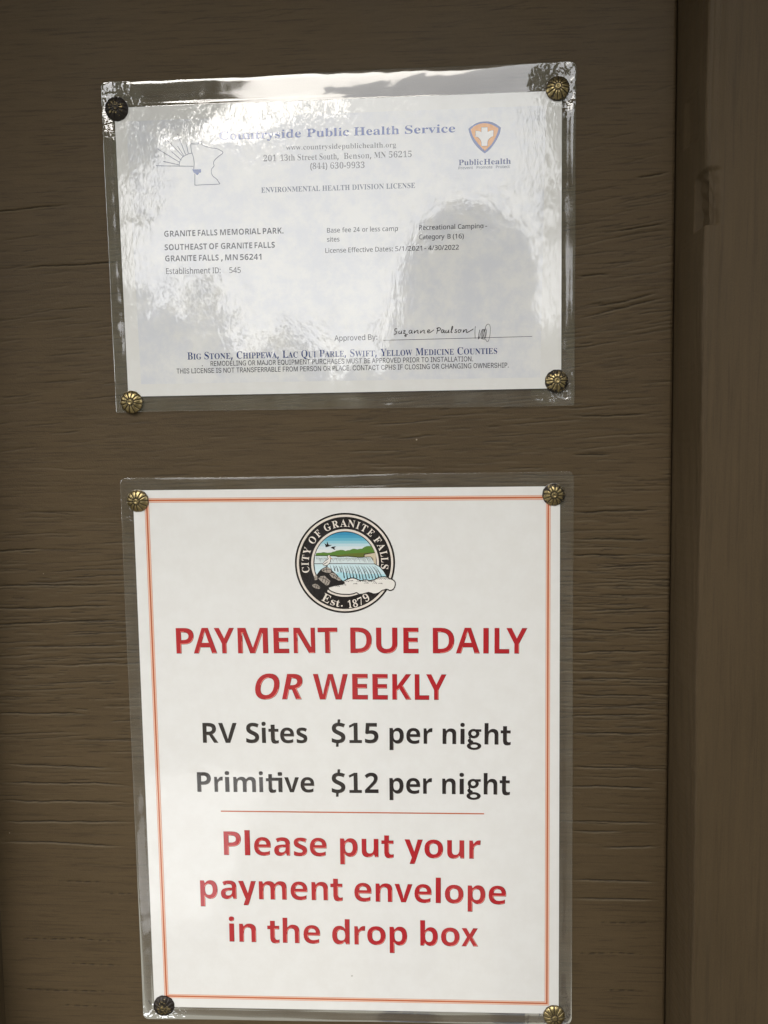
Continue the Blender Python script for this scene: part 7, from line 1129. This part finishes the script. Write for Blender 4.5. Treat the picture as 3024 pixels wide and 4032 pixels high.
# --- the payment notice
po = (0.0, 0.0)
note = tag(empty('payment_notice', (0, 0, BOARD_Z)), 'laminated white payment notice with city seal and big red lettering', 'notice')
pouch('plastic_pouch', OUTLINES['pos_pouch'], (0.13, 0.15, 0.14, 0.15), OUTLINES['pos_paper'], film_mat('notice', 0.045, 0.052, TACKS[4:]), note, po, 9, 0.8e-4)
sheet('paper_sheet', OUTLINES['pos_paper'], paper_mat('notice'), note, po, 0.0)
def frame_quad(q, d):
    c = sum((Vector(p) for p in q), Vector((0, 0))) / 4
    out = []
    for p in q:
        p = Vector(p); out.append((p.x + d * (1 if p.x > c.x else -1), p.y + d * (1 if p.y > c.y else -1)))
    return out
border = Print(); pale = Print()
def frame_into(pr, a, b, lift):
    A, B = frame_quad(OUTLINES['border'], a), frame_quad(OUTLINES['border'], b)
    for i in range(4):
        j = (i + 1) % 4
        pr.shape([[A[i], A[j], B[j], B[i]]], lift)
frame_into(border, 0.018, -0.018, 120 * UM)
bo = border.build('printed_border', ink('orange', 'notice'), note, po)
frame_into(pale, 0.044, 0.033, 130 * UM); frame_into(pale, -0.033, -0.044, 130 * UM)
ground_tint = Print(); frame_into(ground_tint, 0.042, -0.042, 90 * UM); ground_tint.build('border_tint', ink('peach', 'notice'), bo, po)
pale.build('border_hairline', ink('orange_pale', 'notice'), bo, po)
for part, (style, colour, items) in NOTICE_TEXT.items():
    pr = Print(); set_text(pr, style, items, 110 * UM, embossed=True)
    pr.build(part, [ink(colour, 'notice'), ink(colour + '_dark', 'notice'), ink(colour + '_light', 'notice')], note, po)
drawn('printed_rule', 'printed_rule', 'orange', note, 100 * UM, 'notice', po)
# the city seal: every field of the print one piece
_seal_mats = {}
def seal_ink(c):
    c = tuple(c)
    if c not in _seal_mats:
        _seal_mats[c] = laminated('seal_ink', lin(c), 'notice')
    return _seal_mats[c]
fields = {}
for part, c, pts, lay in SEAL:
    fields.setdefault(part, []).append((c, pts, lay))
seal = None
for part, shapes in fields.items():
    pr = Print(); mats = []
    for c, pts, lay in shapes:
        m = seal_ink(c)
        if m not in mats:
            mats.append(m)
        pr.shape([pts], (100 + lay * 14 + (len(pr.f) % 5)) * UM, mats.index(m))
    o = pr.build('city_seal' if part == 'seal_disc' else part, mats, seal or note, po)
    if part == 'seal_disc':
        seal = o
pr = Print(); set_text(pr, 'serif', SEAL_TEXT[2], 150 * UM); pr.build('seal_lettering', seal_ink((232, 222, 212)), seal, po)

# ------------------------------------------------------------------ the decorative nails
def nail_meshes():
    n, R, Hh = 192, 5.75e-3, 2.6e-3
    verts, gro, rims = [], [], []
    rings = [0.0, 0.10, 0.2, 0.27, 0.33, 0.42, 0.52, 0.62, 0.72, 0.81, 0.89, 0.95, 0.985, 1.0]
    for t in rings:
        for i in range(n):
            a = 2 * math.pi * i / n
            lobe = abs(math.sin(a * 6))
            g = max(0.0, 1 - lobe / (0.62 - 0.30 * t)) if 0.24 < t < 0.97 else 0.0
            g = g if t > 0.24 else 0
            r = R * t * (1 - 0.025 * (1 - lobe) * (t > 0.6))
            y = Hh * math.sqrt(max(0, 1 - (t * 0.985) ** 2)) * (1 - 0.10 * (1 - lobe) ** 2 * (t > 0.2))
            y -= 0.36e-3 * min(g, 1) ** 0.7 * (1 - 0.4 * t)
            if t < 0.3:
                y = Hh * 0.93 - 0.1e-3 * (t > 0.2)
            verts.append((r * math.cos(a), -y if t < 1 else 0.9e-3, r * math.sin(a)))
            rims.append(max(0.0, (t - 0.5) / 0.5))
            gro.append(min(1.0, g * 1.6 + (0.75 if 0.24 < t < 0.35 else 0) + (0.75 if t > 0.96 else 0)))
    faces = [f[::-1] for f in grid_faces(n, len(rings), True)]
    def mk(name, v, f, g, rm):
        me = bpy.data.meshes.new(name); me.from_pydata(v, [], f)
        at = me.attributes.new('groove', 'FLOAT', 'POINT'); at.data.foreach_set('value', g)
        at = me.attributes.new('rim', 'FLOAT', 'POINT'); at.data.foreach_set('value', rm)
        me.polygons.foreach_set('use_smooth', [True] * len(f)); me.update()
        return me
    head = mk('petal_head', verts, faces, gro, rims)
    v, g = [], []
    prof = [(0.0, 2.75e-3), (0.45e-3, 2.78e-3), (0.75e-3, 2.95e-3), (1.0e-3, 3.0e-3), (1.22e-3, 2.9e-3), (1.36e-3, 2.65e-3), (1.40e-3, 2.2e-3)]
    for r, y in prof:
        for i in range(28):
            a = 2 * math.pi * i / 28
            v.append((r * math.cos(a), -y, r * math.sin(a))); g.append(0.35 if r < 0.5e-3 else (0.8 if r > 1.37e-3 else 0.0))
    return head, mk('centre_boss', v, [f[::-1] for f in grid_faces(28, len(prof), True)], g, [0.0] * len(g))
head_me, boss_me = nail_meshes()
NAIL_LABELS = [
    ('darkest blackened brass nail at the upper left corner of the license', 0.34, 10),
    ('rubbed antique brass nail at the upper right corner of the license', 0.66, 3),
    ('bright brass nail at the lower left corner of the license, over the pouch edge', 0.85, 12),
    ('blotchy dark brass nail at the lower right corner of the license', 0.55, 0),
    ('golden brass nail at the upper left corner of the payment notice', 1.0, -2),
    ('speckled black and gold brass nail at the upper right corner of the payment notice', 0.58, 8),
    ('dark streaked brass nail at the lower left corner of the payment notice', 0.40, 0),
    ('shiny gold brass nail at the lower right corner of the payment notice', 1.0, 0)]
for (x, z), (label, wear, turn) in zip(TACKS, NAIL_LABELS):
    root = tag(empty('upholstery_nail', (x * INCH, -0.15e-3, BOARD_Z + z * INCH)), label, 'nail', 'brass nails holding the laminated sheets')
    root.rotation_euler = (math.radians((x * 37 % 9) - 4), math.radians(turn), math.radians((z * 53 % 9) - 4))
    m = brass_mat('antique_brass', wear)
    for nm, me0 in (('petal_head', head_me), ('centre_boss', boss_me)):
        me = me0.copy(); me.materials.append(m)
        o = bpy.data.objects.new(nm, me); o.parent = root; col.objects.link(o)

# ------------------------------------------------------------------ what the film mirrors: trees, the person with the phone; also an unseen eave added for shade
def box(name, x0, x1, y0, y1, z0, z1, mat):
    v = [(x, y, z) for z in (z0, z1) for y in (y0, y1) for x in (x0, x1)]
    f = [(0, 2, 3, 1), (4, 5, 7, 6), (0, 1, 5, 4), (2, 6, 7, 3), (0, 4, 6, 2), (1, 3, 7, 5)]
    return link_mesh(name, v, f, mat)
shade_roof = box('shade_roof', -1.6, 1.6, -0.58, 0.3, 2.02, 2.12, plain_mat('shade_roof_boards', (0.10, 0.085, 0.06), 0.7))  # unseen eave, added and sized to shade the upper board
shade_roof['kind'] = 'structure'

def woodland():
    r = random.Random(8)
    v, f = [], []
    def leafblob(cx, cy, cz, rx, ry, rz, n, s):
        for _ in range(n):
            d = Vector((r.gauss(0, 1), r.gauss(0, 1), r.gauss(0, 1))).normalized() * (r.random() ** 0.45)
            p = Vector((cx + d.x * rx, cy + d.y * ry, cz + d.z * rz))
            a = Vector((r.gauss(0, 1), r.gauss(0, 1), r.gauss(0, 1))).normalized(); b = a.orthogonal().normalized(); c = a.cross(b)
            k = len(v); q = s * r.uniform(0.6, 1.4)
            v.extend([p + b * q, p + c * q * 0.7, p - b * q, p - c * q * 0.7]); f.append((k, k + 1, k + 2, k + 3))
    eye = Vector((CAM.x, -CAM.y, CAM.z))          # the camera seen in the film
    def at(u, w, dist):
        return eye + Vector((u, -1, w)) * dist
    def heart(cx, cy, cz, rx, ry, rz):
        k = len(v)
        for j in range(7):
            for i in range(12):
                a, b = math.pi * (j + 0.02) / 6.04 - math.pi / 2, 2 * math.pi * i / 12
                q = 1 + r.uniform(-.12, .12)
                v.append(Vector((cx + rx * q * math.cos(a) * math.cos(b), cy + ry * q * math.cos(a) * math.sin(b), cz + rz * q * math.sin(a))))
        f.extend([tuple(k + i for i in q) for q in grid_faces(12, 7, True)])
    # low bushes along the foot of the view, tall crowns left and right
    for i in range(26):
        u = -0.62 + i * 0.05; top = (0.205 if u < -0.24 else (0.14 if u < -0.12 else 0.125)) + r.uniform(-.025, .025)
        p = at(u, 0, 8.0)
        hz = (eye.z + top * 8) / 2
        heart(p.x, p.y, hz, 0.34, 0.4, hz * 0.93)
        leafblob(p.x, p.y, hz, 0.40, 0.5, hz * 1.04, 300, 0.07)
    for u, w, du, dw, n in [(-.57, .30, .215, .42, 1600), (-0.50, .10, .14, .3, 700), (-.43, .45, .12, .12, 500), (-.31, .48, .10, .08, 300), (.37, .30, .17, .42, 1500), (.26, .08, .10, .16, 300), (.24, .40, .08, .1, 130), (.19, .30, .04, .06, 40), (.52, .2, .2, .4, 1500), (-.9, .3, .3, .5, 1500), (.9, .3, .3, .5, 1500)]:
        p = at(u, w, 9.0)
        if n > 100:
            heart(p.x, p.y, p.z, du * 8.2, 0.8, dw * 8.2)
        leafblob(p.x, p.y, p.z, du * 9.2, 0.9, dw * 9.2, n, 0.11)
    m = plain_mat('leaves', (0.07, 0.085, 0.04), 0.6)
    o = link_mesh('woodland', v, f, m)
    tag(o, 'dark leafy trees and bushes facing the board, seen only mirrored in its film', 'trees', kind='stuff')
woodland()

def skinned(name, joints, edges, mats, parent=None, sub=2):
    me = bpy.data.meshes.new(name)
    me.from_pydata([j[:3] for j in joints], edges, [])
    o = bpy.data.objects.new(name, me); col.objects.link(o)
    sk = o.modifiers.new('skin', 'SKIN'); ss = o.modifiers.new('sub', 'SUBSURF'); ss.levels = sub; ss.render_levels = sub
    for d, j in zip(me.skin_vertices[0].data, joints):
        d.radius = (j[3], j[4] if len(j) > 4 else j[3])
    me.skin_vertices[0].data[0].use_root = True
    me.materials.append(mats)
    if parent:
        o.parent = parent
    return o
px, py = 0.115, -0.90
skin_m = plain_mat('skin', (0.42, 0.27, 0.19), 0.55); cloth_m = plain_mat('grey_shirt', (0.10, 0.10, 0.11), 0.9); hair_m = plain_mat('dark_hair', (0.03, 0.022, 0.016), 0.6)
J = [(0, 0, 0.95, .15, .10), (0, .02, 1.18, .14, .10), (0, .03, 1.38, .17, .11), (0, .03, 1.49, .08, .07), (0, .06, 1.56, .055), (0, .09, 1.63, .07, .08), (0, .095, 1.70, .078, .09), (0, .09, 1.755, .06, .07),
     (-.17, .02, 1.42, .06), (-.23, .13, 1.20, .045), (-.10, .35, 1.36, .032), (-.075, .385, 1.40, .03, .02), (.17, .02, 1.42, .06), (.23, .13, 1.20, .045), (.02, .35, 1.33, .032), (-.005, .38, 1.37, .03, .02),
     (-.10, 0, 0.88, .095), (-.11, .01, 0.50, .062), (-.11, -.03, 0.10, .042), (-.12, .09, 0.035, .035), (.10, 0, 0.88, .095), (.11, .01, 0.50, .062), (.11, -.03, 0.10, .042), (.12, .09, 0.035, .035)]
E = [(0, 1), (1, 2), (2, 3), (3, 4), (4, 5), (5, 6), (6, 7), (2, 8), (8, 9), (9, 10), (10, 11), (2, 12), (12, 13), (13, 14), (14, 15), (0, 16), (16, 17), (17, 18), (18, 19), (0, 20), (20, 21), (21, 22), (22, 23)]
k0 = len(J)
def finger(base, pts, rad=0.009):
    prev = base
    for p in pts:
        J.append((*p, rad)); E.append((prev, len(J) - 1)); prev = len(J) - 1; rad *= 0.93
for q in range(4):
    finger(11, [(-.085 - .002 * q, .402, 1.385 + .018 * q), (-.078, .418, 1.388 + .018 * q), (-.062, .420, 1.389 + .018 * q)])
    finger(15, [(.010 + .002 * q, .400, 1.345 + .018 * q), (.012, .416, 1.348 + .018 * q), (-.002, .420, 1.349 + .018 * q)])
finger(11, [(-.085, .375, 1.375), (-.065, .378, 1.39)], .011)
finger(15, [(.012, .375, 1.345), (-.008, .378, 1.36)], .011)
person = skinned('person', [(x + px, y + py, z, *r) for x, y, z, *r in J], E, cloth_m)
tag(person, 'person in a grey shirt holding up a phone, seen only mirrored in the license film', 'person')
def hair_cap():
    v, f = [], []
    for q, (zz, rx, ry) in enumerate([(1.40, .180, .10), (1.46, .162, .105), (1.53, .140, .108), (1.60, .120, .108), (1.65, .108, .108)]):
        for i in range(24):          # hair falling to the shoulders, open at the face
            b = 2 * math.pi * i / 24
            k = 1 + 0.06 * math.sin(b * 5 + q)
            yy = ry * k * math.sin(b)
            v.append((px + rx * k * math.cos(b), py + .075 + (yy if yy < 0.05 else 0.05 - (yy - 0.05) * 0.6), zz))
    for j in range(1, 9):
        a = math.radians(-10 + j * 12.4)
        for i in range(24):
            b = 2 * math.pi * i / 24
            front = max(0.0, math.cos(b - math.pi / 2))
            aa = max(a, math.radians(30) * front)
            bulge = 1 + 0.05 * math.sin(b * 3 + a * 2) + 0.03 * math.sin(b * 7 + 1)
            v.append((px + .100 * bulge * math.cos(aa) * math.cos(b), py + .085 + .112 * bulge * math.cos(aa) * math.sin(b), 1.69 + .12 * math.sin(min(aa, math.pi / 2))))
    f = grid_faces(24, 13, True)
    return link_mesh('hair', v, f, hair_m, person, smooth=True)
hair_cap()
phone_bm = bmesh.new()
bmesh.ops.create_cube(phone_bm, size=1.0)
bmesh.ops.scale(phone_bm, vec=(0.072, 0.008, 0.147), verts=phone_bm.verts)
bmesh.ops.bevel(phone_bm, geom=[e for e in phone_bm.edges], offset=0.003, segments=2, affect='EDGES')
pm = bpy.data.meshes.new('phone'); phone_bm.to_mesh(pm); phone_bm.free()
pm.materials.append(plain_mat('phone_glass', (0.02, 0.02, 0.022), 0.25))
phone = bpy.data.objects.new('phone', pm); col.objects.link(phone)
phone.location = (CAM.x + 0.022, CAM.y - 0.026, CAM.z - 0.058)
tag(phone, 'dark phone held up in two hands in front of the board', 'phone')
